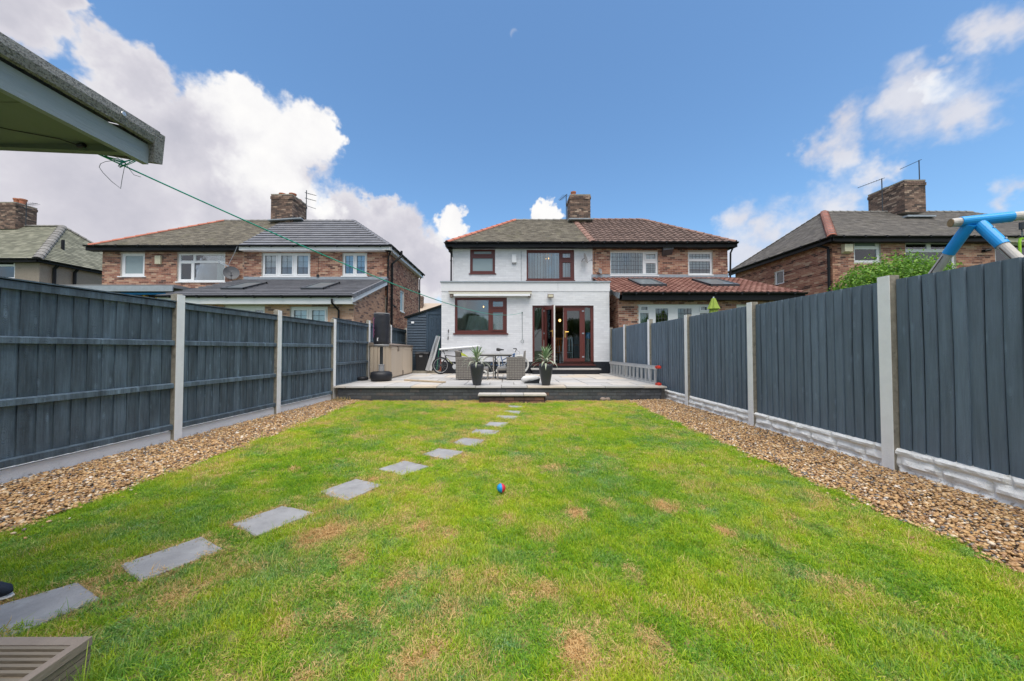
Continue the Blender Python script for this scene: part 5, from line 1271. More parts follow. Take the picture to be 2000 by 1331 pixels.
for j in range(NZ + 1):
    z = 1.0 + .83 * j / NZ
    for i in range(N):
        a = 2 * math.pi * i / N; r = .212 + .006 * mnoise.fractal(Vector((math.cos(a) * 2, math.sin(a) * 2, z * 9)), 1, 2, 3) - (.012 if j in (0, NZ) else 0); q.v.append((r * math.cos(a), r * math.sin(a), z))
for j in range(NZ):
    for i in range(N): q.f.append((j * N + i, j * N + (i + 1) % N, (j + 1) * N + (i + 1) % N, (j + 1) * N + i)); q.m.append(0); q.t.append(.5)
q.f.append(tuple(NZ * N + i for i in range(N))); q.m.append(0); q.t.append(.5); q.build('bag', M['bag_cloth'], pb_, smooth=True)
q = MB(); q.lathe([(.214, 1.83), (.21, 1.85), (.0, 1.855)], n=32); q.build('bag_top', M['grey_pl'], pb_)


def text_on_bag(txt, ang, zc, size, mt, nm, r=.2195, step_=.085):
    """upright letters run down the bag, turned a quarter like the photo's print"""
    fc = bpy.data.curves.new(nm, 'FONT'); fc.body = txt; fc.size = size; fc.align_x = 'CENTER'; fc.align_y = 'CENTER'; fc.extrude = .0; fc.resolution_u = 3; fc.offset = .003
    tmp = bpy.data.objects.new(nm, fc); me = bpy.data.meshes.new_from_object(tmp); bpy.data.objects.remove(tmp); bpy.data.curves.remove(fc)
    for v in me.vertices:
        x, y_ = v.co.x, v.co.y                          # x runs down the bag, y runs round it
        a = ang + y_ / r; v.co = (math.cos(a) * r, math.sin(a) * r, zc - x)
    me.materials.append(mt); o = bpy.data.objects.new(nm, me); COL.objects.link(o); o.parent = pb_; return o


text_on_bag('lonsdale', R(218), 1.45, .165, M['pink'], 'printed_word')
text_on_bag('box', R(262), 1.13, .055, M['white_print'], 'printed_word')
c1 = G(704, 744, PZ); q = MB(); q.lathe([(.13, 0), (.16, .015), (.165, .06), (.15, .095), (.05, .105), (0, .105)], (c1.x, c1.y + .12, PZ), 22); tag(q.build('weight_disc', M['rubber'], None, smooth=True), 'small black rubber disc on the patio beside the fence', 'weight')
q = MB(); q.lathe([(.13, 0), (.165, .015), (.17, .12), (.14, .15), (0, .155)], (c1.x + .30, c1.y + .42, PZ), 22); tag(q.build('weight_disc', M['rubber'], None, smooth=True), 'taller black rubber disc tucked behind the punch bag base', 'weight')

# ------------------------------------------------------------------ wheelie bin, leaning boards, plank
a = P(825, 726, 13.12)
bn = thing('wheelie_bin', 'black wheelie bin between storage box and shed door', 'bin', (a.x + .0, 13.14, PZ + .085), local=True)
q = MB(); q.hexa([(-.2, -.10, 0), (.2, -.10, 0), (.2, .12, 0), (-.2, .12, 0), (-.24, -.12, .62), (.24, -.12, .62), (.24, .14, .62), (-.24, .14, .62)]); q.build('body', M['black'], bn)
q = MB(); q.hexa([(-.26, -.15, .62), (.26, -.15, .62), (.26, .15, .62), (-.26, .15, .62), (-.24, -.13, .67), (.24, -.13, .67), (.24, .15, .70), (-.24, .15, .70)]); q.box(-.08, .08, -.17, -.1501, .60, .65); q.build('lid', M['black'], bn)
q = MB(); q.box(-.09, .02, -.1265, -.1205, .50, .57); q.build('label_panel', M['grey_pl'], bn)
ls = thing('leaning_trestle', 'silver folding trestle leaning on the corner of the white house', 'trestle', P(835, 725, 13.0))
for k_, (dx_, mt_) in enumerate(((0, 'alu'), (.10, 'alu_dull'))):
    A = P(834, 724, 12.95) + Vector((dx_, 0, 0)); B = P(855, 657, 12.98) + Vector((dx_ * .3, 0, 0)); q = MB(); q.bar(A, B, .025, .13, up=(1, 0, 0)); q.build('side_rail', M[mt_], ls)
    for t_ in (.15, .4, .65, .9): q = MB(); c = A.lerp(B, t_); q.tube([c, c + Vector((.0, .12, 0))], .012, 5); q.build('rung', M['alu_dull'], ls)
q = MB(); q.tube([P(857, 655, 13.05), P(858, 680, 13.05), P(853, 722, 13.0)], .014, 6); tag(q.build('garden_hose', mat('green_hose', (.05, .22, .14), .5), None), 'green hose hanging beside the trestle', 'hose')  # thin green hose hanging down by the trestle
a = P(858, 719, 12.9); tr_ = thing('traffic_cone', 'orange cone behind the front wheel of the dark bike', 'cone', a)
q = MB(); q.lathe([(.075, 0), (.07, .02), (.02, .60), (.0, .61)], (a.x + .03, 13.2, PZ + .09), 14); q.build('cone', M['orange'], tr_)
q = MB(); q.box(a.x - .07, a.x + .12, 13.1, 13.29, PZ + .085, PZ + .11); q.build('base', M['orange'], tr_)
q = MB(); q.tube([P(858, 683, EY - .05), P(937, 676.5, EY - .05)], .032, 8); tag(q.build('plastic_pipe', M['white_pvc'], None), 'white plastic pipe resting along the white wall behind the bikes', 'pipe')
q = MB(); A = G(792, 744, PZ); B = G(868, 748.5, PZ); q.bar(A + Vector((0, 0, .022)), B + Vector((0, 0, .022)), .12, .035); tag(q.build('timber_plank', M['timber'], None), 'pale timber plank lying on the patio edge near the punch bag', 'plank')

# ------------------------------------------------------------------ bicycles
def bicycle(loc, rz, label, R_, fm, tyre, heading, stripe=None, basket=False):
    t = thing('bicycle', label, 'bicycle', loc, local=True, rotz=rz, group='bicycles parked against the white wall')
    wb_ = R_ * 3.05; h = R_ / .33
    def tor(cx, r, rt, mt, nm, par, n=32, k=6):
        q = MB()
        for i in range(n):
            for j in range(k):
                a, b = 2 * math.pi * i / n, 2 * math.pi * j / k; q.v.append((cx + (r + rt * math.cos(b)) * math.cos(a), rt * math.sin(b), R_ + (r + rt * math.cos(b)) * math.sin(a)))
        for i in range(n):
            for j in range(k): q.f.append((i * k + j, i * k + (j + 1) % k, ((i + 1) % n) * k + (j + 1) % k, ((i + 1) % n) * k + j)); q.m.append(0); q.t.append(.5)
        return q.build(nm, mt, par, smooth=True)
    for cx in (0, wb_):
        wl_ = MB(); wl_.lathe([(.0, -.05), (.022, -.045), (.022, .045), (0, .05)], (cx, 0, R_), 10, axis='Y'); whl = wl_.build('wheel', M['steel'], t)
        tor(cx, R_ - .028, .028, tyre, 'tyre', whl); tor(cx, R_ - .062, .008, M['alu_dull'], 'rim', whl)
        q = MB()
        for i in range(14): a = 2 * math.pi * i / 14; q.tube([(cx + .02 * math.cos(a + .6), 0, R_ + .02 * math.sin(a + .6)), (cx + (R_ - .055) * math.cos(a), 0, R_ + (R_ - .055) * math.sin(a))], .0012, 3, cap=False)
        q.build('spokes', M['alu_dull'], whl, kind='stuff')
    hd0, hd1 = Vector((.16 * h, 0, R_ + .42 * h)), Vector((.20 * h, 0, R_ + .30 * h)); bb = Vector((wb_ * .56, 0, R_ - .04)); st = Vector((wb_ * .66, 0, R_ + .36 * h)); rw_ = Vector((wb_, 0, R_))
    q = MB(); low = basket
    q.tube([hd0 + Vector((.01, 0, -.03)), hd0.lerp(hd1, 1)], .024, 8); q.tube([hd1, bb], .019, 8)
    q.tube([hd0 + Vector((0, 0, -.04)), st.lerp(bb, .55 if low else .08)], .016, 8); q.tube([bb, st], .016, 8)
    for s_ in (-.05, .05): q.tube([bb, rw_ + Vector((0, s_, 0))], .010, 6); q.tube([st + Vector((0, 0, -.04)), rw_ + Vector((0, s_, 0))], .009, 6)
    q.build('frame', fm, t, smooth=True)
    q = MB()
    for s_ in (-.05, .05): q.tube([hd1 + Vector((0, s_, -.01)), (0, s_, R_)], .014, 6)
    q.bar(hd1 + Vector((0, -.06, 0)), hd1 + Vector((0, .06, 0)), .03, .03); q.build('fork', fm, t)
    q = MB(); top = hd0 + Vector((-.05, 0, .10)); q.tube([hd0, top], .014, 6)
    q.tube([top + Vector((.06, -.28, .03)), top + Vector((0, -.1, .01)), top, top + Vector((0, .1, .01)), top + Vector((.06, .28, .03))], .012, 6); q.tube([top + Vector((.07, -.30, .03)), top + Vector((.02, -.17, .02))], .018, 6); q.tube([top + Vector((.07, .30, .03)), top + Vector((.02, .17, .02))], .018, 6)
    q.tube([top + Vector((0, -.12, 0)), top + Vector((-.12, -.1, -.1)), top + Vector((-.10, 0, -.28)), hd1 + Vector((0, 0, -.05))], .004, 4)
    q.build('handlebar', M['black'], t)
    sp = st + (st - bb).normalized() * .12; q = MB(); q.tube([st, sp], .013, 6); q.build('seat_post', M['alu'], t)
    q = MB(); q.tube([sp + Vector((-.15, 0, .03)), sp + Vector((-.06, 0, .035)), sp + Vector((.04, 0, .04)), sp + Vector((.11, 0, .05))], [.018, .03, .06, .05], 10); s_ = q.build('saddle', M['black'], t, smooth=True)
    q = MB(); q.lathe([(.09, -.004), (.09, .004)], (bb.x, -.06, bb.z), 20, axis='Y'); q.bar(bb + Vector((0, -.08, 0)), bb + Vector((.1, -.08, -.13)), .02, .015); q.bar(bb + Vector((0, .08, 0)), bb + Vector((-.1, .08, .13)), .02, .015)
    q.box(bb.x + .05, bb.x + .15, -.17, -.09, bb.z - .145, bb.z - .12); q.build('crank', M['alu_dull'], t)
    if stripe: q = MB(); q.bar(hd1.lerp(bb, .1) + Vector((0, -.021, 0)), hd1.lerp(bb, .7) + Vector((0, -.021, 0)), .004, .03, up=(0, 1, 0)); q.bar(hd1.lerp(bb, .15) + Vector((0, -.0215, .0)), hd1.lerp(bb, .5) + Vector((0, -.0215, 0)), .03, .006); q.build('decal', stripe, t)
    return t


c = P(860, 715.5, 12.45); bicycle((c.x, 12.5, PZ), R(-4), 'dark mountain bike with yellow stripe, its front wheel left of the wicker chair', .305, M['bike_dark'], M['rubber'], 1, M['bike_yel'])
c = P(1015, 712, 12.5); b2 = bicycle((c.x, 12.55, PZ), R(180) + R(5), 'blue bicycle with pale tyres behind the garden table', .335, M['bike_blue'], M['tyre_white'], 1, basket=True)

# ------------------------------------------------------------------ garden furniture
def weave(q, x0, x1, y0, y1, z0, z1, n, face):
    """woven face from flat strips with gaps, over a darker core; face: 'front' (-Y) or 'side' """
    nz = int((z1 - z0) / .045)
    for j in range(nz):
        zz = z0 + (z1 - z0) * j / nz; bul = .003 if j % 2 else .006
        if face == 'front':
            m_ = 7
            for i in range(m_):
                a, b = x0 + (x1 - x0) * i / m_, x0 + (x1 - x0) * (i + 1) / m_; e = .004 if (i + j) % 2 else .012
                q.box(a + .004, b - .004, y0 - e, y0, zz + .004, zz + (z1 - z0) / nz - .008)
        else:
            e = bul; q.box(x0 - e, x0, y0, y1, zz + .002, zz + (z1 - z0) / nz - .003); q.box(x1, x1 + e, y0, y1, zz + .002, zz + (z1 - z0) / nz - .003)


def wicker_chair(px0, px1, back_left, label, Y0=10.05):
    a, b = P(px0, 743, Y0), P(px1, 743, Y0); w_ = b.x - a.x
    t = thing('wicker_armchair', label, 'armchair', (a.x, Y0, PZ), local=True, group='wicker armchairs at the garden table')
    for y_ in (0, .50):
        core = MB(); core.box(.006, w_ - .006, y_ + .006, y_ + .074, .02, .625); c_ = core.build('arm_panel', M['wicker_gap'], t)
        q = MB(); weave(q, 0.0, w_, y_ + .004, y_ + .07, .03, .60, 9, 'front'); weave(q, 0.004, w_ - .004, y_ + .01, y_ + .07, .03, .60, 9, 'side'); q.build('weave', M['wicker'], c_, kind='stuff')
        q = MB(); q.box(-.01, w_ + .01, y_ - .008, y_ + .085, .601, .64); q.build('armrest', M['wicker'], t)
    q = MB(); q.box(.02, w_ - .02, .08, .495, .26, .36); q.build('seat', M['wicker'], t)
    q = MB(); q.box(.03, w_ - .03, .09, .49, .361, .43); q.build('cushion', M['grey_pl'], t)
    q = MB(); bx = (0, -.03, .12, .07) if back_left else (w_ - .06, w_ - .0, w_ - .0, w_ + .05)
    if back_left: q.hexa([(.0, .06, .30), (.06, .06, .30), (.06, .52, .30), (.0, .52, .30), (-.03, .05, .83), (.12, .05, .80), (.12, .53, .80), (-.03, .53, .83)])
    else: q.hexa([(w_ - .06, .06, .30), (w_, .06, .30), (w_, .52, .30), (w_ - .06, .52, .30), (w_ - .02, .05, .80), (w_ + .02, .05, .83), (w_ + .02, .53, .83), (w_ - .02, .53, .80)])
    bk = q.build('backrest', M['wicker'], t)
    q = MB()
    for j in range(9): x_ = -.02 + .13 * j / 9 if back_left else w_ - .02; 
    if back_left:
        for j in range(7): q.box(-.02 + .02 * j, -.008 + .02 * j, .046, .0495, .62, .80)
        q.build('weave', M['wicker_gap'], bk, kind='stuff')
    return t


wicker_chair(890, 925, True, 'grey wicker armchair left of the garden table, behind the left planter')
wicker_chair(989.5, 1026, False, 'grey wicker armchair right of the garden table, side on')
q = MB(); c = P(907, 691, 10.3); q.hexa([(c.x - .07, 10.2, c.z - .06), (c.x + .1, 10.2, c.z - .09), (c.x + .1, 10.32, c.z - .09), (c.x - .07, 10.32, c.z - .06), (c.x - .09, 10.22, c.z + .03), (c.x + .02, 10.2, c.z - .02), (c.x + .02, 10.3, c.z - .02), (c.x - .09, 10.3, c.z + .03)]); tag(q.build('cloth', M['bike_yel'], None), 'yellow and black cloth on the seat of the left wicker armchair', 'cloth')
tx0, tx1 = P(925, 693, 10.35).x, P(1001, 693, 10.35).x
tb = thing('garden_table', 'grey metal garden table between the two wicker armchairs', 'table', ((tx0 + tx1) / 2, 10.7, PZ))
q = MB(); q.box(tx0, tx1, 10.28, 11.15, PZ + .70, PZ + .725); q.build('tabletop', M['tabletop'], tb)
q = MB(); q.box(tx0 + .03, tx1 - .03, 10.31, 11.12, PZ + .665, PZ + .699); q.build('apron', M['wicker_gap'], tb)
for (x_, y_) in ((P(963.5, 740, 10.25).x, 10.33), (tx1 - .08, 11.06), (tx0 + .06, 11.06), (P(967, 740, 10.6).x, 10.75)): q = MB(); q.box(x_ - .018, x_ + .018, y_ - .018, y_ + .018, PZ, PZ + .665); q.build('leg', M['wicker'] if y_ < 10.5 else M['black'], tb)
for px0, px1, lab in ((939, 953.5, 'wicker stool pushed under the garden table near the left planter'), (970.5, 992, 'wicker stool pushed under the garden table beside the right armchair')):
    a, b = P(px0, 742, 10.15).x, P(px1, 742, 10.15).x
    if px0 < 950: a = b - .36
    else: b = a + .36
    t = thing('footstool', lab, 'stool', ((a + b) / 2, 10.3, PZ), group='wicker stools under the table')
    q = MB(); q.box(a, b, 10.16, 10.5, PZ + .27, PZ + .32); q.build('seat', M['wicker'], t); q = MB(); q.box(a + .01, b - .01, 10.17, 10.49, PZ + .321, PZ + .36); q.build('cushion', M['grey_pl'], t)
    for (x_, y_) in ((a + .02, 10.18), (b - .02, 10.18), (a + .02, 10.48), (b - .02, 10.48)): q = MB(); q.box(x_ - .016, x_ + .016, y_ - .016, y_ + .016, PZ, PZ + .27); q.build('leg', M['wicker'], t)


# ------------------------------------------------------------------ planters with spiky plants
def planter(px, label, plabel, seed, drop):
    c = G(px, 753.5, PZ); c = Vector((c.x, c.y + .1, PZ)); r_ = random.Random(seed)
    t = thing('planter', label, 'planter', c, local=True, group='charcoal planters on the patio edge')
    prof = [(.095, 0), (.102, .01), (.125, .12), (.155, .28), (.172, .40), (.175, .46), (.165, .505), (.15, .515), (.14, .49)]
    q = MB(); n = 8
    sq = lambda a: 1 / max(abs(math.cos(a)), abs(math.sin(a))) ** .55
    NN = 28
    for (r, h) in prof:
        for j in range(NN): a = 2 * math.pi * j / NN + .2; q.v.append((r * sq(a) * math.cos(a) * .95, r * sq(a) * math.sin(a) * .95, h))
    for i in range(len(prof) - 1):
        for j in range(NN): a, b = i * NN + j, i * NN + (j + 1) % NN; q.f.append((a, b, b + NN, a + NN)); q.m.append(0); q.t.append(.5)
    q.f.append(tuple(range(NN))); q.m.append(0); q.t.append(.5); q.build('pot', M['planter'], t, smooth=True)
    q = MB(); q.lathe([(.15, .455), (.0, .47)], n=16); q.build('soil', M['dark_wood'], t)
    pc = c + Vector((0, 0, .46)); p = thing('cordyline_plant', plabel, 'plant', pc, local=True, group='spiky plants in the planters')
    q = MB(); q.tube([(0, 0, 0), (.01, 0, .12), (0, .005, .24)], [.022, .02, .012], 7); q.build('stem', M['bark'], p)
    for k in range(46):
        az = k * 2.399 + r_.uniform(-.2, .2); f = k / 46; L = .42 - .14 * f + r_.uniform(-.04, .07); e0 = R(12 + 68 * f) + r_.uniform(-.15, .15); z = .05 + .19 * f
        droop = (1.5 - 1.3 * f) * (1 + drop * r_.uniform(-.4, .6)); pts = []; pos = Vector((.01 * math.cos(az), .01 * math.sin(az), z)); e = e0; N = 7
        for i in range(N + 1):
            pts.append(pos.copy()); pos = pos + Vector((math.cos(az) * math.cos(e), math.sin(az) * math.cos(e), math.sin(e))) * (L / N); e -= droop / N * (1.4 if i > 1 else .6)
        side = Vector((-math.sin(az), math.cos(az), 0)); q = MB(); 
        for i in range(N):
            w0 = .019 * math.sin(math.pi * (.15 + .85 * i / N)) + .001; w1 = .019 * math.sin(math.pi * (.15 + .85 * (i + 1) / N)) + .0005
            for s0, s1, tn in ((-1, -.35, .9), (-.35, .35, .25 + .3 * r_.random()), (.35, 1, .9)):
                if f > .6: tn *= .55
                q.face([pts[i] + side * w0 * s0, pts[i] + side * w0 * s1, pts[i + 1] + side * w1 * s1, pts[i + 1] + side * w1 * s0], 0, min(1, tn + .15 * r_.random()))
        q.build('leaf', M['leaf_v'], p, recalc=False)


planter(931, 'tall charcoal planter on the patio edge in front of the left wicker armchair', 'spiky variegated plant in the left-hand planter by the wicker chairs', 3, .1)
planter(1067, 'tall charcoal planter on the patio edge in front of the patio doors', 'spiky variegated plant in the planter before the patio doors', 8, .4)
# white cushion-like bag, its dark underside showing
q = MB(); cA, cB = P(1019, 744, 9.1), P(1053, 735, 9.1); q_pts = []
for i in range(9):
    f_ = i / 8; p = cA.lerp(cB, f_); p.z = PZ + .085 + .07 * f_ ** 2 + .02 * math.sin(f_ * 5); q_pts.append(Vector((p.x, 9.1 + .05 * math.sin(f_ * 3), p.z)))
q.tube(q_pts, [.045, .08, .088, .082, .08, .086, .088, .08, .045], 14); bg = thing('floor_cushion', 'white bent floor cushion with black underside beside the right planter', 'cushion', (cA.x, 9.1, PZ)); q.build('cover', M['white_cloth'], bg, smooth=True)
q = MB(); q.hexa([(cA.x + .05, 9.03, PZ), (cB.x - .01, 9.03, PZ), (cB.x - .01, 9.2, PZ), (cA.x + .05, 9.2, PZ), (cA.x + .1, 9.02, PZ + .03), (cB.x + .02, 9.035, PZ + .13), (cB.x + .02, 9.2, PZ + .13), (cA.x + .1, 9.2, PZ + .03)]); q.build('underside', M['black'], bg)

# ------------------------------------------------------------------ aluminium ladder along the right fence
ld = thing('ladder', 'aluminium extension ladder with red feet lying on its side by the right fence', 'ladder', (RFX - .2, 10, PZ))
LA, LB = Vector((RFX - .28, 12.3, 0)), Vector((RFX - .16, 8.72, 0))
for k_, (dx_, zt_) in enumerate(((0, .0), (.07, .03))):
    for z_ in (PZ + .02 + zt_, PZ + .40 + zt_): q = MB(); q.bar(LA + Vector((dx_, .1 * k_, z_)), LB + Vector((dx_, .2 * k_, z_ + .0)), .028, .055); q.build('side_rail', M['alu_dull'], ld)
    n_r = 13
    me = MB(); me.box(-.012, .012, -.016, .016, 0, .33); me = me.mesh('rung', M['alu_dull']); fix_normals(me)
    for i in range(n_r): c_ = LA.lerp(LB, (i + .6) / n_r); place('rung', me, (c_.x + dx_, c_.y + .1 * k_, PZ + .045 + zt_), ld)
for z_ in (PZ + .02, PZ + .43):
    q = MB(); q.box(LB.x - .03, LB.x + .09, LB.y - .05, LB.y + .03, z_ - .03, z_ + .03); q.hexa([(LB.x - .03, LB.y - .14, z_ - .02), (LB.x + .04, LB.y - .14, z_ - .02), (LB.x + .04, LB.y - .071, z_ - .035), (LB.x - .03, LB.y - .071, z_ - .035), (LB.x - .03, LB.y - .13, z_ + .02), (LB.x + .04, LB.y - .13, z_ + .02), (LB.x + .04, LB.y - .071, z_ + .045), (LB.x - .03, LB.y - .071, z_ + .045)]); q.build('foot', M['red_pl'], ld)
c = G(1183, 783); q = MB(); 
for k_, (dx_, s_) in enumerate(((-.08, .07), (.04, .065))):
    v0 = len(q.v); q.lathe([(s_ * math.sin(t_) * (1 + .1 * k_), s_ * .75 * (1 - math.cos(t_)) - .015) for t_ in np.linspace(0.001, 3.1, 8)], (c.x + dx_, c.y - .05 + .04 * k_, 0), 9)
    for i in range(v0, len(q.v)): p = Vector(q.v[i]); d_ = mnoise.noise(p * 20) * .012; q.v[i] = (p.x + d_, p.y, p.z + d_)
tag(q.build('loose_rock', M['rock'], None), 'brown lump of rock on the grass against the patio wall', 'rock')

# ------------------------------------------------------------------ stepping stones
stones = [[(0 - 60, 1200), (152, 1137), (198, 1168), (40, 1232), (-60, 1262)], [(235, 1103), (395, 1048), (434, 1072), (275, 1134)], [(455, 1023), (552, 988), (613, 1001), (500, 1047)],
          [(622, 961), (696, 935), (746, 947), (678, 977)], [(740, 916), (790, 900), (838, 911), (787, 928.5)], [(827, 887), (857, 876), (906, 882), (873, 897)],
          [(885, 864.5), (904, 855), (946, 859), (928, 872)], [(918, 845.5), (930, 838), (977, 841), (963, 850)], [(946, 831), (956, 824.5), (993, 825.5), (985, 833.5)], [(968, 815), (972, 811), (1012, 813), (1007, 819)],
          [(983, 804), (988, 802), (1018, 803), (1013, 808)], [(990, 795), (993, 792), (1024, 794), (1018, 798)]]
near = ['large slate stepping stone beside the wooden deck, black shoe at its edge', 'second stepping stone from the wooden deck', 'third stepping stone from the deck, straw grass along its upper edge', 'fourth stepping stone from the deck, dark soil line around it',
        'fifth stepping stone counting from the wooden deck', 'sixth stepping stone counting from the deck, middle of the row', 'seventh stepping stone from the deck, sixth from the patio step', 'eighth stepping stone from the deck, fifth from the patio step',
        'fourth stepping stone from the patio step', 'third stepping stone from the patio step', 'second stepping stone from the patio step', 'small stepping stone nearest the patio step']
STONE_POLY = []
for pts, lab in zip(stones, near):
    gp = [G(x, y_, .012) for x, y_ in pts]; STONE_POLY.append([(p.x, p.y) for p in gp]); c = sum(gp, Vector()) / len(gp)
    out = []
    for i, p in enumerate(gp):
        q_ = gp[(i + 1) % len(gp)]
        for t_ in np.linspace(0, 1, 7)[:-1]:
            m_ = p.lerp(q_, t_); nn = mnoise.noise(m_ * 9) * .012; out.append(m_ + (m_ - c).normalized() * nn)
    q = MB(); k = len(out); q.v = [(p.x, p.y, -.02) for p in out] + [(p.x, p.y, .008) for p in out]
    q.v += [tuple(Vector((p.x, p.y, .014)) - (p - c).normalized() * .008) for p in out]
    q.v += [(c.x + (p.x - c.x) * .5, c.y + (p.y - c.y) * .5, .013 + .003 * mnoise.noise(p * 7)) for p in out] + [(c.x, c.y, .014)]
    for i in range(k):
        j = (i + 1) % k
        for l in range(3): q.f.append((l * k + i, l * k + j, (l + 1) * k + j, (l + 1) * k + i))
        q.f.append((3 * k + i, 3 * k + j, 4 * k))
    q.m = [0] * len(q.f); q.t = [.5] * len(q.f)
    tag(q.build('stepping_stone', M['stone'], None), lab, 'stepping stone', 'slate stepping stones across the lawn')

# ball
c = G(979, 967); rb0 = .036
bl = thing('toy_ball', 'small red and blue rubber ball on the lawn', 'ball', (c.x, c.y, .02 + rb0), local=True, rotz=R(15))
for s_, mt_, nm in ((-1, 'ball_blue', 'blue_half'), (1, 'ball_red', 'red_half')):
    q = MB(); prof = [(rb0 * math.sin(t_), s_ * rb0 * math.cos(t_)) for t_ in np.linspace(math.pi / 2, .001, 8)]; q.lathe(prof, n=24, axis='X'); q.build(nm, M[mt_], bl, smooth=True)

# ------------------------------------------------------------------ summerhouse eave, deck, washing line, shoe (left foreground)
sm = thing('summerhouse', 'garden summerhouse corner with grey felt roof edge, top left', 'summerhouse', (-2.6, .3, 0))
fxx = -1.55; fy1 = 1.56
q = MB(); N = 26; prof = [(.0, 2.165), (.025, 2.15), (.030, 2.118), (.012, 2.105)]; secs = []
for i in range(N + 1):
    y_ = -1.8 + (fy1 + 1.8) * i / N; wv = .008 * mnoise.noise(Vector((0, y_ * 3.5, 1))) ; ring = [(-1.9, 2.25), (-1.1 * 0 + fxx - .12, 2.19), (fxx - .02, 2.175 + wv * .4), (fxx + .018, 2.160), (fxx + .026 + wv, 2.125), (fxx + .018 + wv, 2.098 + wv * 1.2), (fxx + .006, 2.094 + wv), (fxx + .002, 2.15), (fxx - .02, 2.158)]
    secs.append(len(q.v)); q.v.extend((x_, y_, z_) for x_, z_ in ring); m_ = len(ring)
for k0, k1 in zip(secs, secs[1:]):
    for j in range(m_ - 1): q.f.append((k0 + j, k0 + j + 1, k1 + j + 1, k1 + j)); q.m.append(0); q.t.append(.5)
# folded felt at the corner, hanging down
q.hexa([(fxx - .06, fy1 - .012, 2.02), (fxx + .016, fy1 - .02, 2.015), (fxx + .02, fy1 + .012, 2.02), (fxx - .06, fy1 + .012, 2.03), (fxx - .09, fy1 - .02, 2.165), (fxx + .024, fy1 - .03, 2.15), (fxx + .026, fy1 + .016, 2.150), (fxx - .09, fy1 + .02, 2.175)])
q.hexa([(-2.0, fy1 + .0, 2.10), (fxx - .05, fy1 + .0, 2.03), (fxx - .05, fy1 + .012, 2.03), (-2.0, fy1 + .012, 2.10), (-2.0, fy1 - .0, 2.26), (fxx - .05, fy1, 2.165), (fxx - .05, fy1 + .014, 2.165), (-2.0, fy1 + .014, 2.26)])
felt = q.build('roof_felt', M['grey_felt'], sm, smooth=False, recalc=False)
q = MB(); q.hexa([(fxx - .05, -1.8, 2.17), (-3.6, -1.8, 2.62), (-3.6, fy1, 2.62), (fxx - .05, fy1, 2.17), (fxx - .05, -1.8, 2.185), (-3.6, -1.8, 2.635), (-3.6, fy1, 2.635), (fxx - .05, fy1, 2.185)]); q.build('roof', M['grey_felt'], sm)
for yn in (-.2, .35, .75, 1.02, 1.40): q = MB(); q.lathe([(.009, 0), (.008, .003), (0, .004)], (fxx + .028, yn, 2.135), 10, axis='X'); q.build('clout_nail', M['alu'], felt)
q = MB(); q.box(fxx - .035, fxx - .010, -1.8, fy1 - .02, 2.005, 2.09); q.build('fascia', M['shed_board'], sm)
q = MB(); q.hexa([(-2.4, fy1 - .09, 2.055), (fxx - .036, fy1 - .09, 2.02), (fxx - .036, fy1 - .06, 2.02), (-2.4, fy1 - .06, 2.055), (-2.4, fy1 - .09, 2.09), (fxx - .036, fy1 - .09, 2.10), (fxx - .036, fy1 - .06, 2.10), (-2.4, fy1 - .06, 2.09)]); q.build('fascia', M['soffit'], sm)
for k_, (ya, yb) in enumerate(((1.22, 1.47), (.80, 1.216), (.2, .796), (-1.8, .196))): q = MB(); q.box(-2.6, fxx - .036, ya, yb, 2.055, 2.066); q.build('soffit_board', M['soffit'], sm)
q = MB(); q.box(-3.55, -2.06, -1.6, 1.15, .15, 2.3); q.build('wall', M['shed_board'], sm)
q = MB(); q.box(-2.045, -1.995, 1.17, 1.23, .15, 2.05); q.build('post', M['white_pvc'], sm)
dk = thing('garden_deck', 'weathered grooved timber deck at the bottom left corner', 'deck', (-2.4, .4, 0))
DZ = .15; y_ = 1.335; bw = .118
me = MB(); NR = 10
for i in range(NR):
    a, b = bw * i / NR, bw * (i + 1) / NR - (.0 if i % 2 else .0); zt = DZ if i % 2 == 0 else DZ - .012; me.box(-3.6, -1.548, -b, -a, DZ - .03, zt)
me = me.mesh('deck_board', M['deck']); fix_normals(me)
q = MB(); q.box(-3.6, -1.532, y_ - .036, y_, DZ - .03, DZ + .001); q.build('edge_board', M['deck_trim'], dk)
for i in range(18): place('deck_board', me, (0, y_ - .04 - i * (bw + .006), 0), dk)
q = MB(); q.box(-1.546, -1.515, -1.2, y_ + .002, DZ - .028, DZ + .002); q.build('edge_board', M['deck_trim'], dk)
for k_ in range(5): q = MB(); q.box(-1.545, -1.518, -1.2, y_, .0 + k_ * .0245, .0205 + k_ * .0245); q.build('side_slat', M['deck'], dk)
q = MB(); q.box(-3.6, -1.56, -1.2, y_ - .02, .0, DZ - .032); q.build('deck_frame', M['dark_wood'], dk)
# line: sagging from the eave to the cleat on the white wall
S0 = Vector((-1.76, 1.46, 2.04)); S1 = Vector((hx, EY - .03, P(1020, 611, EY).z))
wl = thing('washing_line', 'green washing line strung from the summerhouse to the white house', 'washing line', S0)
q = MB(); pts = []
for i in range(61):
    t_ = (i / 60) ** 1.6; p = S0.lerp(S1, t_); p.z -= 4 * .325 * t_ * (1 - t_); pts.append(p)
q.tube(pts, [.0028 + .0022 * min(1, i / 22) for i in range(61)], 6); q.build('cord', M['green_line'], wl, smooth=True)
q = MB(); p0 = S0; kn = pts[5].lerp(pts[6], .3) if False else S0.lerp(S1, .0127)
for s_ in range(3):
    rr3 = random.Random(s_); q.tube([S0.lerp(kn, t_) + Vector((rr3.uniform(-.004, .004), 0, .006 * math.sin(t_ * 6 + s_))) for t_ in np.linspace(0, 1, 7)], .0022, 5)
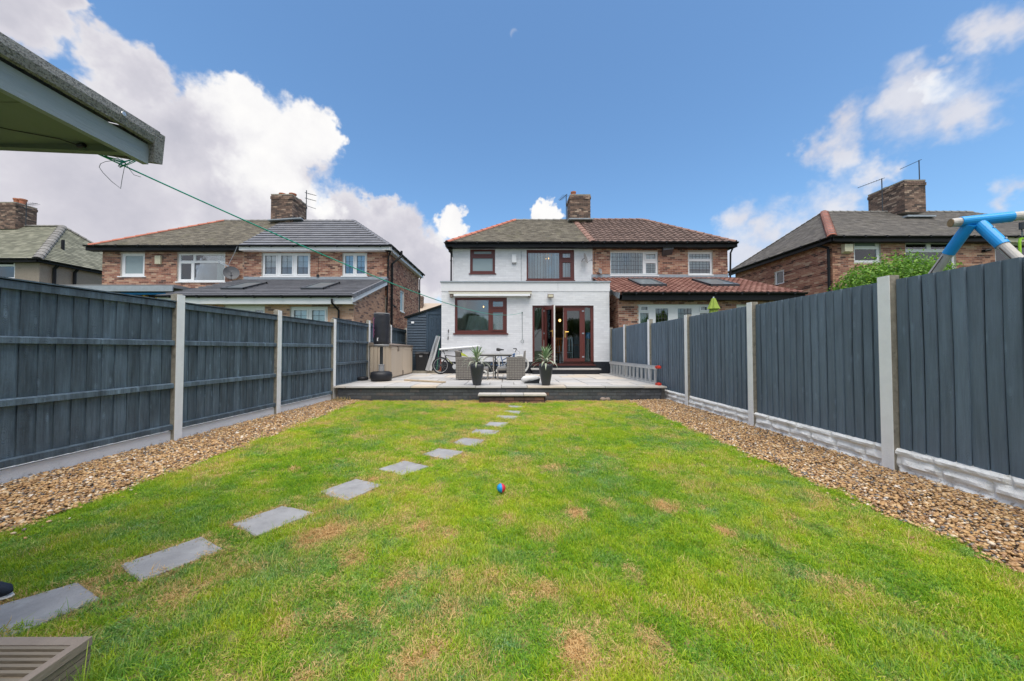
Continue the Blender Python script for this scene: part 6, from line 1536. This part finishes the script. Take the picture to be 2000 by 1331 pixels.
for s_ in range(4): q.tube([kn + Vector((.017 * math.cos(a_) * (1 + .45 * s_) + .006 * s_, .012 * math.sin(a_ + s_), .016 * math.sin(a_ + s_ * .7) * (1 + .2 * s_))) for a_ in np.linspace(0, 6.6, 14)], .0016, 4)
q.build('knot', M['green_line'], wl)
q = MB(); q.tube([kn, kn + Vector((-.04, 0, .012)), kn + Vector((-.09, 0, .006)), kn + Vector((-.112, 0, -.004)), kn + Vector((-.118, 0, -.020)), kn + Vector((-.10, 0, -.045)), kn + Vector((-.06, 0, -.085)), kn + Vector((-.018, 0, -.118)), kn + Vector((-.012, 0, -.07)), kn], .0013, 4)
q.tube([kn, kn + Vector((.02, 0, -.03)), kn + Vector((.04, 0, -.055)), kn + Vector((.072, 0, -.065))], .0011, 4)
q.tube([kn, kn + Vector((-.04, 0, .025)), kn + Vector((-.045, 0, .045))], .0011, 4); q.tube([kn, kn + Vector((-.03, 0, .03)), kn + Vector((-.015, 0, .045))], .0011, 4)
q.build('loose_end', M['wire'], wl)
q = MB(); q.tube([S0, S0 + Vector((-.05, -.03, .012)), S0 + Vector((-.16, -.1, .008)), S0 + Vector((-.22, -.13, .012))], .002, 4); q.tube([S0 + Vector((-.012, 0, .002)), S0 + Vector((.014, .0, .004))], .009, 6); q.build('hook', M['black'], wl)
c = G(8, 1166, .02); s_ = thing('shoe', 'toe of a dark navy shoe beside the nearest stepping stone', 'shoe', (c.x - .09, c.y, .012), local=True, rotz=R(6))
q = MB(); q.tube([(-.14, 0, .05), (-.06, 0, .045), (.03, 0, .038), (.085, 0, .032), (.11, 0, .028)], [.036, .036, .036, .028, .008], 14); q.build('upper', M['shoe'], s_, smooth=True)
q = MB(); q.tube([(-.15, 0, .008), (0, 0, .008), (.08, 0, .008), (.115, 0, .010)], [.036, .038, .034, .01], 12); [None for _ in [0]]; o = q.build('sole', M['white_cloth'], s_, smooth=True); o.scale = (1, 1, .35)

# ------------------------------------------------------------------ over the right fence: swing frame, bush, parasol
sw_ = thing('garden_swing', 'wooden log swing frame with bright blue plastic joints above the right fence', 'swing', (5.2, 3.95, 0))
AP = Vector((5.22, 3.95, 2.66)); q = MB(); q.tube([(5.02, 4.02, 2.63), (5.10, 4.0, 2.635), (7.6, 3.2, 2.70)], [.047, .048, .048], 16); bm_ = q.build('beam', M['log'], sw_, smooth=False)
q = MB(); d_ = Vector((2.5, -.8, .065)).normalized(); q.tube([Vector((5.02, 4.02, 2.63)) - d_ * .004, Vector((5.02, 4.02, 2.63)) - d_ * .001], .045, 16); q.build('beam_end', M['log_end'], bm_)
q = MB(); b0 = Vector((5.10, 4.0, 2.635)); q.tube([b0, b0 + d_ * .42], .056, 18); jn = q.build('joint', M['blue_pl'], sw_)
for (ft, nm) in ((Vector((5.22, 5.9, 0)), 'far'), (Vector((5.35, 2.42, 0)), 'near')):
    a0_ = b0 + d_ * (.08 if nm == 'far' else .16) + Vector((0, 0, -.04)); dd = (ft - a0_).normalized()
    q = MB(); q.tube([a0_, a0_ + dd * .34], .056, 18); q.build('joint', M['blue_pl'], sw_)
    q = MB(); q.tube([a0_ + dd * .3, ft], .047, 16); lg = q.build('leg', M['log'], sw_)
    q = MB(); sd2 = dd.cross(Vector((1, 0, 0))).normalized(); q.bar(a0_ + dd * .36 + Vector((-.054, 0, -.01)), a0_ + dd * 1.4 + Vector((-.054, 0, -.01)), .006, .006); q.build('crack', M['dark_wood'], lg)
    for t_ in (.10, .27): q = MB(); q.lathe([(.010, -.004), (.010, .006)], a0_ + dd * t_ + Vector((-.0, -.066, .01)), 8, axis='Y'); q.build('bolt', M['alu'], sw_)
q = MB(); c = P(1996, 448, 3.72); q.tube([c + Vector((0, 0, .07)), c], .02, 8); q.tube([c, c + Vector((0, 0, -.08))], .005, 5); q.build('hook', M['steel'], sw_)
hn = thing('trapeze', 'lime green swing handle hanging from the log frame at the right edge', 'trapeze', c + Vector((0, 0, -.1)), local=True)
q = MB(); q.tube([(-.02, 0, 0), (-.03, 0, -.04), (-.03, 0, -.26), (.05, 0, -.26), (.05, 0, -.04), (.03, 0, 0), (-.02, 0, 0)], .011, 8); q.build('grip', M['lime'], hn)
q = MB(); q.tube([(.0, 0, .02), (.0, 0, .07)], .006, 5); q.build('cord', M['wire'], hn)


def leafy(par, nm, c, rad, n, size, mt, seed, shell=.55, lumps=14, parts='crown'):
    """leaves as bent quads spread through a lumpy volume"""
    r = np.random.default_rng(seed); c = np.array(c); rad = np.array(rad)
    lc = r.normal(size=(lumps, 3)); lc /= np.linalg.norm(lc, axis=1)[:, None]; lc[:, 2] = np.abs(lc[:, 2]) * .9 - .15; lc = lc * rad * .62; lr_ = r.uniform(.42, .62, lumps)
    k = r.integers(0, lumps, n); d = r.normal(size=(n, 3)); d /= np.linalg.norm(d, axis=1)[:, None]
    rr4 = (shell + (1 - shell) * r.random(n) ** .6)[:, None]
    pos = lc[k] + d * rr4 * lr_[k][:, None] * rad * .85 + r.normal(size=(n, 3)) * .03 + c
    ax = d + r.normal(size=(n, 3)) * .6; ax /= np.linalg.norm(ax, axis=1)[:, None]
    s_ = np.cross(ax, r.normal(size=(n, 3))); s_ /= np.linalg.norm(s_, axis=1)[:, None]; ln = np.cross(ax, s_)
    sz = size * r.uniform(.6, 1.25, n)[:, None]
    a = pos - ln * sz * .5; b = pos + s_ * sz * .30 + ax * sz * .06; e = pos + ln * sz * .5; f_ = pos - s_ * sz * .30 + ax * sz * .06
    v = np.stack([a, b, e, f_], 1).reshape(-1, 3); me = bpy.data.meshes.new(nm)
    b0_ = np.array(base_of(par)); me.from_pydata((v - b0_).tolist(), [], np.arange(4 * n).reshape(n, 4).tolist()); me.materials.append(mt)
    at = me.attributes.new('tone', 'FLOAT', 'FACE'); at.data.foreach_set('value', np.clip(r.normal(.5, .22, n), 0, 1).astype(np.float32)); me.update()
    o = bpy.data.objects.new(nm, me); COL.objects.link(o); o.parent = par; return o


bu = thing('bush', 'rounded bright green leafy bush over the right fence', 'bush', (7.7, 7.2, 0))
q = MB(); 
for k_ in range(6): q.tube([(7.7, 7.2, 0), (7.7 + .4 * math.cos(k_), 7.2 + .3 * math.sin(k_), 1.0), (7.7 + .9 * math.cos(k_), 7.2 + .6 * math.sin(k_), 2.0)], [.04, .03, .012], 6)
q.build('stem', M['bark'], bu)
leafy(bu, 'crown', (7.95, 7.2, 2.0), (1.22, 1.0, 1.32), 36000, .058, M['leaf'], 5, lumps=60)
pr = thing('parasol', 'folded lime green parasol behind the right fence', 'parasol', (6.42, 11.1, 0), local=True)
q = MB(); N = 16; prof = [(.01, 2.80), (.05, 2.78), (.10, 2.62), (.16, 2.46), (.10, 2.44), (.13, 2.30), (.17, 2.10), (.20, 1.9), (.19, 1.5)]
for (r, h) in prof:
    for j in range(N): a = 2 * math.pi * j / N; k_ = 1 + .14 * (1 if j % 2 else -1) * (r > .04); q.v.append((r * k_ * math.cos(a), r * k_ * math.sin(a), h))
for i in range(len(prof) - 1):
    for j in range(N): a, b = i * N + j, i * N + (j + 1) % N; q.f.append((a, b, b + N, a + N)); q.m.append(0); q.t.append(.5)
q.build('canopy', M['lime_cloth'], pr); q = MB(); q.tube([(0, 0, .2), (0, 0, 2.84)], .022, 8); q.build('pole', M['alu'], pr)
# trees at the end of the garden behind the camera: seen only mirrored in the glass
for k_, (x_, y_, s_) in enumerate(((-3.5, -13, 1.0), (2.5, -12, 1.15), (8, -14, .9))):
    tr2 = thing('garden_tree', ['leafy tree beyond the left end of the garden', 'tall leafy tree beyond the middle of the garden', 'leafy tree beyond the right end of the garden'][k_], 'tree', (x_, y_, 0))
    q = MB(); q.tube([(x_, y_, 0), (x_ + .1, y_, 1.6 * s_), (x_, y_, 3.4 * s_)], [.16, .12, .06], 8)
    for j in range(5): q.tube([(x_, y_, 1.6 * s_ + .2 * j), (x_ + math.cos(j * 1.3), y_ + math.sin(j * 1.3), 2.8 * s_ + .2 * j)], [.06, .02], 5)
    q.build('trunk', M['bark'], tr2); leafy(tr2, 'crown', (x_, y_, 3.6 * s_), (2.2 * s_, 1.8 * s_, 1.9 * s_), 5000, .2, M['leaf_dk'], 20 + k_)

# ------------------------------------------------------------------ grass and gravel: scattered with geometry nodes over real source pieces
def src_collection(name, objs):
    c = bpy.data.collections.new(name)
    for o in objs: c.objects.link(o)
    return c


def scatter(name, pts, rot, scl, idx, attrs, coll, nvar):
    me = bpy.data.meshes.new(name); n = len(pts); me.vertices.add(n); me.vertices.foreach_set('co', pts.astype(np.float32).ravel())
    a = me.attributes.new('rot', 'FLOAT_VECTOR', 'POINT'); a.data.foreach_set('vector', rot.astype(np.float32).ravel())
    a = me.attributes.new('scl', 'FLOAT_VECTOR', 'POINT'); a.data.foreach_set('vector', scl.astype(np.float32).ravel())
    a = me.attributes.new('idx', 'INT', 'POINT'); a.data.foreach_set('value', idx.astype(np.int32))
    for k, v in attrs.items(): a = me.attributes.new(k, 'FLOAT', 'POINT'); a.data.foreach_set('value', v.astype(np.float32))
    me.update(); o = bpy.data.objects.new(name, me); COL.objects.link(o); o['kind'] = 'stuff'
    ng = bpy.data.node_groups.new(name, 'GeometryNodeTree'); ng.interface.new_socket('Geometry', in_out='INPUT', socket_type='NodeSocketGeometry'); ng.interface.new_socket('Geometry', in_out='OUTPUT', socket_type='NodeSocketGeometry')
    N_ = ng.nodes; gi = N_.new('NodeGroupInput'); go = N_.new('NodeGroupOutput'); iop = N_.new('GeometryNodeInstanceOnPoints'); ci = N_.new('GeometryNodeCollectionInfo')
    ci.inputs['Collection'].default_value = coll; ci.inputs['Separate Children'].default_value = True; ci.inputs['Reset Children'].default_value = True
    def attr(nm, ty): q = N_.new('GeometryNodeInputNamedAttribute'); q.data_type = ty; q.inputs[0].default_value = nm; return q.outputs[0]
    L = ng.links; L.new(gi.outputs[0], iop.inputs['Points']); L.new(ci.outputs[0], iop.inputs['Instance']); iop.inputs['Pick Instance'].default_value = True
    L.new(attr('idx', 'INT'), iop.inputs['Instance Index']); L.new(attr('rot', 'FLOAT_VECTOR'), iop.inputs['Rotation']); L.new(attr('scl', 'FLOAT_VECTOR'), iop.inputs['Scale'])
    L.new(iop.outputs[0], go.inputs[0]); m = o.modifiers.new('scatter', 'NODES'); m.node_group = ng
    return o


def inst_mat(name, build):
    m = bpy.data.materials.new(name); m.use_nodes = True; m.node_tree.nodes.clear(); t = NT(m.node_tree); build(t); MATS[name] = m; return m


def grass_nodes(t):
    dry = t.node('ShaderNodeAttribute', attribute_name='dry', attribute_type='INSTANCER').outputs['Fac']
    tn = t.node('ShaderNodeAttribute', attribute_name='gtone', attribute_type='INSTANCER').outputs['Fac']
    own = t.node('ShaderNodeAttribute', attribute_name='tone').outputs['Fac']
    green = t.ramp(t.math('ADD', t.math('MULTIPLY', tn, .6), t.math('MULTIPLY', own, .4)), [(0, (.07, .20, .022)), (.25, (.18, .38, .016)), (.55, (.42, .56, .022)), (1, (.72, .68, .06))])
    straw = t.ramp(own, [(0, (.42, .24, .09)), (.5, (.66, .42, .17)), (1, (.80, .58, .28))])
    cool = t.node('ShaderNodeAttribute', attribute_name='cool', attribute_type='INSTANCER').outputs['Fac']
    green = t.mix(t.math('MULTIPLY', cool, 1.1, clamp=True), green, t.ramp(own, [(0, (.05, .19, .06)), (.6, (.17, .36, .12)), (1, (.48, .60, .30))]))
    f = t.maprange(t.math('ADD', dry, t.math('MULTIPLY_ADD', own, .55, -.27)), .30, .62)
    c = t.mix(f, green, straw)
    b = t.node('ShaderNodeBsdfPrincipled'); t.put(b.inputs['Base Color'], c); b.inputs['Roughness'].default_value = .5; b.inputs['Specular IOR Level'].default_value = .3
    tr = t.node('ShaderNodeBsdfTranslucent'); t.put(tr.inputs[0], c); mxs = t.node('ShaderNodeMixShader'); mxs.inputs[0].default_value = .35
    t.l.new(b.outputs[0], mxs.inputs[1]); t.l.new(tr.outputs[0], mxs.inputs[2]); o = t.node('ShaderNodeOutputMaterial'); t.l.new(mxs.outputs[0], o.inputs[0])


def pebble_nodes(t):
    tn = t.node('ShaderNodeAttribute', attribute_name='gtone', attribute_type='INSTANCER').outputs['Fac']
    c = t.ramp(tn, [(0, (.10, .095, .095)), (.07, (.20, .18, .165)), (.13, (.28, .165, .09)), (.34, (.38, .215, .09)), (.6, (.50, .30, .125)), (.82, (.58, .39, .19)), (.94, (.62, .49, .33)), (1, (.74, .68, .60))])
    g = t.node('ShaderNodeNewGeometry'); n = t.noise(g.outputs['Position'], 90, 4); c = t.vmath('SCALE', c, scale=t.math('MULTIPLY_ADD', n, .7, .65))
    b = t.node('ShaderNodeBsdfPrincipled'); t.put(b.inputs['Base Color'], c); b.inputs['Roughness'].default_value = .55; o = t.node('ShaderNodeOutputMaterial'); t.l.new(b.outputs[0], o.inputs[0])


MG = inst_mat('grass_blade', grass_nodes); MP = inst_mat('pebble', pebble_nodes)


def tuft(seed, nb, rad, h, wd, lean):
    r = random.Random(seed); q = MB()
    for i in range(nb):
        a = r.uniform(0, 6.283); d = rad * math.sqrt(r.random()); x, y_ = d * math.cos(a), d * math.sin(a); az = r.uniform(0, 6.283); L = h * r.uniform(.55, 1.25); e = R(90) - abs(r.gauss(0, lean)); w_ = wd * r.uniform(.7, 1.3)
        s_ = Vector((-math.sin(az), math.cos(az), 0)); p = Vector((x, y_, -.002)); tn = r.random(); NS = 3
        for j in range(NS):
            n_ = p + Vector((math.cos(az) * math.cos(e), math.sin(az) * math.cos(e), math.sin(e))) * (L / NS); e -= r.uniform(.1, .7)
            w0, w1 = w_ * (1 - j / NS) ** .6, w_ * (1 - (j + 1) / NS) ** .6 + .0003
            q.face([p - s_ * w0 / 2, p + s_ * w0 / 2, n_ + s_ * w1 / 2, n_ - s_ * w1 / 2], 0, tn); p = n_
    me = q.mesh('grass_tuft', MG); return bpy.data.objects.new('grass_tuft', me)


tufts = [tuft(i, 56, .05, .027, .0028, 1.05) for i in range(5)] + [tuft(10 + i, 34, .05, .028, .0044, 1.05) for i in range(3)] + [tuft(20, 20, .04, .085, .0035, .6), tuft(21, 16, .03, .11, .003, .55)]
for i, o in enumerate(tufts): o.name = 'tuft_%02d' % i
tc_ = src_collection('grass_sources', tufts)
patches = [(620, 1050, 30, 1), (650, 1038, 30, .8), (1127, 1005, 17, 1), (1130, 1270, 30, 1.1), (1118, 1300, 16, .9), (690, 1095, 20, .8), (762, 1142, 16, .8), (822, 1032, 20, .8), (876, 1044, 16, .9), (1300, 990, 22, .8), (1412, 1040, 16, .9), (570, 918, 10, 1),
           (795, 1310, 30, .8), (850, 1265, 22, .7), (838, 1285, 14, .7), (560, 1228, 22, .7), (545, 1235, 14, .6), (670, 1190, 16, .7), (742, 1200, 20, .6), (1268, 1262, 28, .7), (1290, 1300, 20, .6), (1062, 1152, 22, .7), (1088, 1150, 12, .6), (1238, 1120, 14, .6), (1005, 1168, 18, .7),
           (890, 1130, 22, .6), (880, 1180, 20, .6), (635, 1145, 16, .7), (600, 1330, 30, .6), (180, 1142, 14, 1), (430, 1062, 9, .8), (730, 938, 12, .9), (235, 1100, 9, .7), (1060, 1045, 24, .45), (990, 1020, 20, .5), (1190, 985, 20, .4), (1080, 915, 22, .55), (1020, 900, 24, .45), (1540, 1010, 20, .4),
           (800, 1130, 18, .6), (660, 1215, 16, .6), (1215, 1190, 14, .55), (960, 1325, 18, .5), (1350, 950, 26, .4), (1290, 920, 24, .4), (975, 985, 14, .5), (785, 1010, 12, .5)]
pc = [(G(x, y_), r_ / F, s_) for x, y_, r_, s_ in patches]


def noise2(p, sc, seed):
    return np.array([mnoise.fractal(Vector((a * sc + seed, b * sc, seed * 1.7)), 1, 2, 4) for a, b in p])


def in_poly(p, poly, grow=0.):
    c = np.mean(poly, axis=0); ins = np.ones(len(p), bool); P_ = np.array(poly)
    ar = sum(P_[i][0] * P_[(i + 1) % len(P_)][1] - P_[(i + 1) % len(P_)][0] * P_[i][1] for i in range(len(P_)))
    for i in range(len(P_)):
        a, b = P_[i], P_[(i + 1) % len(P_)]; e = b - a; n_ = np.array([-e[1], e[0]]) * (1 if ar > 0 else -1); n_ = n_ / np.linalg.norm(n_); ins &= ((p - a) @ n_) > -np.asarray(grow)
    return ins


def grass_points(y0, y1, dens):
    n = int((y1 - y0) * 6.4 * dens); p = np.stack([rng.uniform(-3.5, 2.95, n), rng.uniform(y0, y1, n)], 1)
    edge_n = .03 * np.sin(p[:, 1] * 9) + .02 * np.sin(p[:, 1] * 23 + 1)
    k = (p[:, 0] > np.array([LX0(v) for v in p[:, 1]]) + edge_n * .5) & (p[:, 0] < np.array([LX1(v) for v in p[:, 1]]) + edge_n)
    k &= ~((p[:, 0] < -1.5) & (p[:, 1] < 1.35)) & ~((p[:, 0] > -.66) & (p[:, 0] < .90) & (p[:, 1] > 8.03))
    jit = -.006 - .045 * rng.random(len(p)) ** 3
    for s_ in STONE_POLY: k &= ~in_poly(p, np.array(s_), jit)
    return p[k]


pts = np.concatenate([grass_points(YN, .9, 120), grass_points(.9, 3.4, 1500), grass_points(3.4, 8.40, 800)])
n = len(pts); big = noise2(pts, .7, 3.); mid = noise2(pts, 2.2, 9.); sm_ = noise2(pts, 7., 15.); cl = noise2(pts, 3.6, 31.) + .7 * noise2(pts, 13., 44.)
dry = np.clip(.30 * mid + .38 * sm_ + .16 * big + .13, -1, .55) + np.clip((pts[:, 1] - 3.5) * .035, 0, .16)
for c_, r_, s_ in pc:
    d = np.hypot(pts[:, 0] - c_.x, (pts[:, 1] - c_.y) * .8) / (r_ * c_.y * 1.15); dry = np.maximum(dry, s_ * np.clip(1.5 - d - .25 * sm_, 0, 1) * 1.0)
for s_ in STONE_POLY:
    e = in_poly(pts, np.array(s_), .05); dry = np.where(e, np.maximum(dry, .42 + .5 * sm_), dry)
dry = np.where((pts[:, 1] > 8.2) | ((pts[:, 0] > -.75) & (pts[:, 0] < 1.0) & (pts[:, 1] > 7.9)), np.maximum(dry, .55 + .5 * sm_), dry)
gt = np.clip(.42 + .34 * cl + .30 * big + .26 * mid + .16 * sm_ + .22 * np.clip((pts[:, 1] - 2.5) / 4, -.3, 1) * .6 + rng.normal(0, .11, n), 0, 1)
cool = np.clip(.5 * noise2(pts, 1.6, 71.) + .5 * noise2(pts, 5., 83.) + rng.normal(0, .22, n), 0, 1)
near_ = pts[:, 1] < 3.4
idx = np.where(near_, rng.integers(0, 5, n), rng.integers(0, 8, n)); tall = (rng.random(n) < .008) & (pts[:, 1] < 7) | ((pts[:, 0] < -1.2) & (pts[:, 0] > -1.5) & (pts[:, 1] < 1.36) & (rng.random(n) < .5))
idx = np.where(tall, 8 + rng.integers(0, 2, n), idx)
sc = rng.uniform(.7, 1.3, n) * np.where(dry > .5, .72, 1.0) * np.clip(1.05 + .35 * mid + .55 * cl, .55, 1.9)
scl = np.stack([np.full(n, 1.), np.full(n, 1.), sc * np.where(dry > .45, .6, .95)], 1) * np.where(near_, 1., 1.15)[:, None]
rot = np.stack([rng.normal(0, .16, n) + .5 * noise2(pts, 4., 7.), rng.normal(0, .16, n) + .5 * noise2(pts, 4., 19.), rng.uniform(0, 6.283, n)], 1)
gr = scatter('grass', np.c_[pts, np.zeros(n)], rot, scl, idx, {'dry': dry, 'gtone': gt, 'cool': cool}, tc_, len(tufts)); gr['label'] = 'patchy green lawn grass with straw coloured dry spots'; gr['category'] = 'grass'

pebs = []
for i in range(7):
    bm = bmesh.new(); bmesh.ops.create_icosphere(bm, subdivisions=2 if i < 2 else 1, radius=1); r = random.Random(i)
    ax = Vector((r.uniform(.8, 1.25), r.uniform(.6, .95), r.uniform(.38, .62)))
    for v in bm.verts: k_ = 1 + .22 * mnoise.noise(v.co * 1.3 + Vector((i * 7, 0, 0))); v.co = Vector((v.co.x * ax.x, v.co.y * ax.y, v.co.z * ax.z)) * k_
    me = bpy.data.meshes.new('pebble'); bm.to_mesh(me); bm.free(); me.materials.append(MP); me.polygons.foreach_set('use_smooth', [True] * len(me.polygons)); o = bpy.data.objects.new('pebble_%02d' % i, me); pebs.append(o)
pcol = src_collection('pebble_sources', pebs)
P1 = []
for (xa, xb, side) in ((-4.5, -3.1, 0), (2.65, 3.78, 1)):
    for (y0, y1, dens) in ((-.5, 1.2, 900), (1.2, 4.2, 4200), (4.2, 8.42, 3000)):
        n = int((y1 - y0) * (xb - xa) * dens); p = np.stack([rng.uniform(xa, xb, n), rng.uniform(y0, y1, n)], 1); en = .03 * np.sin(p[:, 1] * 9) + .02 * np.sin(p[:, 1] * 23 + 1)
        if side == 0: k = (p[:, 0] < np.array([LX0(v) for v in p[:, 1]]) + en * .5 + .03) & (p[:, 0] > np.array([LFX(v) for v in p[:, 1]]) + .03)
        else: k = (p[:, 0] > np.array([LX1(v) for v in p[:, 1]]) + en - .03)
        P1.append(p[k])
pts = np.concatenate(P1); n = len(pts)
st = np.stack([np.concatenate([LX0(5) + rng.normal(.10, .12, 130), LX1(4) - np.abs(rng.normal(.08, .12, 130))]), rng.uniform(1.3, 8.2, 260)], 1); pts = np.concatenate([pts, st]); n = len(pts)
# the gravel heaps a little towards its middle and the fence
hz = .012 + .018 * np.clip(np.where(pts[:, 0] < 0, -3.3 - pts[:, 0], pts[:, 0] - 2.8) / .5, 0, 1) + .012 * np.array([mnoise.noise(Vector((a * 2.5, b * 2.5, 0))) for a, b in pts]) + rng.uniform(-.012, .010, n)
s0 = rng.lognormal(math.log(.0108), .30, n); s0 = np.clip(s0, .006, .022); rot = np.stack([rng.normal(0, .35, n), rng.normal(0, .35, n), rng.uniform(0, 6.283, n)], 1)
gvl = scatter('gravel', np.c_[pts, hz], rot, np.stack([s0, s0, s0], 1), rng.integers(0, 7, n), {'gtone': rng.random(n)}, pcol, 7); gvl['label'] = 'golden brown gravel borders along both fences'; gvl['category'] = 'gravel'
# weeds and dead stalks by the patio's left corner
q = MB(); r = random.Random(4)
for i in range(160):
    x, y_ = r.uniform(-4.0, -3.6), r.uniform(8.1, 8.38); az = r.uniform(0, 6.28); L = r.uniform(.05, .16); e = r.uniform(.5, 1.4); s_ = Vector((-math.sin(az), math.cos(az), 0)) * .003; p = Vector((x, y_, 0)); tn = r.random()
    for j in range(3): n_ = p + Vector((math.cos(az) * math.cos(e), math.sin(az) * math.cos(e), math.sin(e))) * L / 3; q.face([p - s_, p + s_, n_ + s_ * .7, n_ - s_ * .7], 0, tn); p = n_; e -= .3
wd_ = q.build('weeds', mat('dry_weed', stops=[(0, (.10, .13, .03)), (.5, (.30, .22, .08)), (1, (.42, .30, .14))], attr='tone', rough=.7), None, kind='stuff', recalc=False)
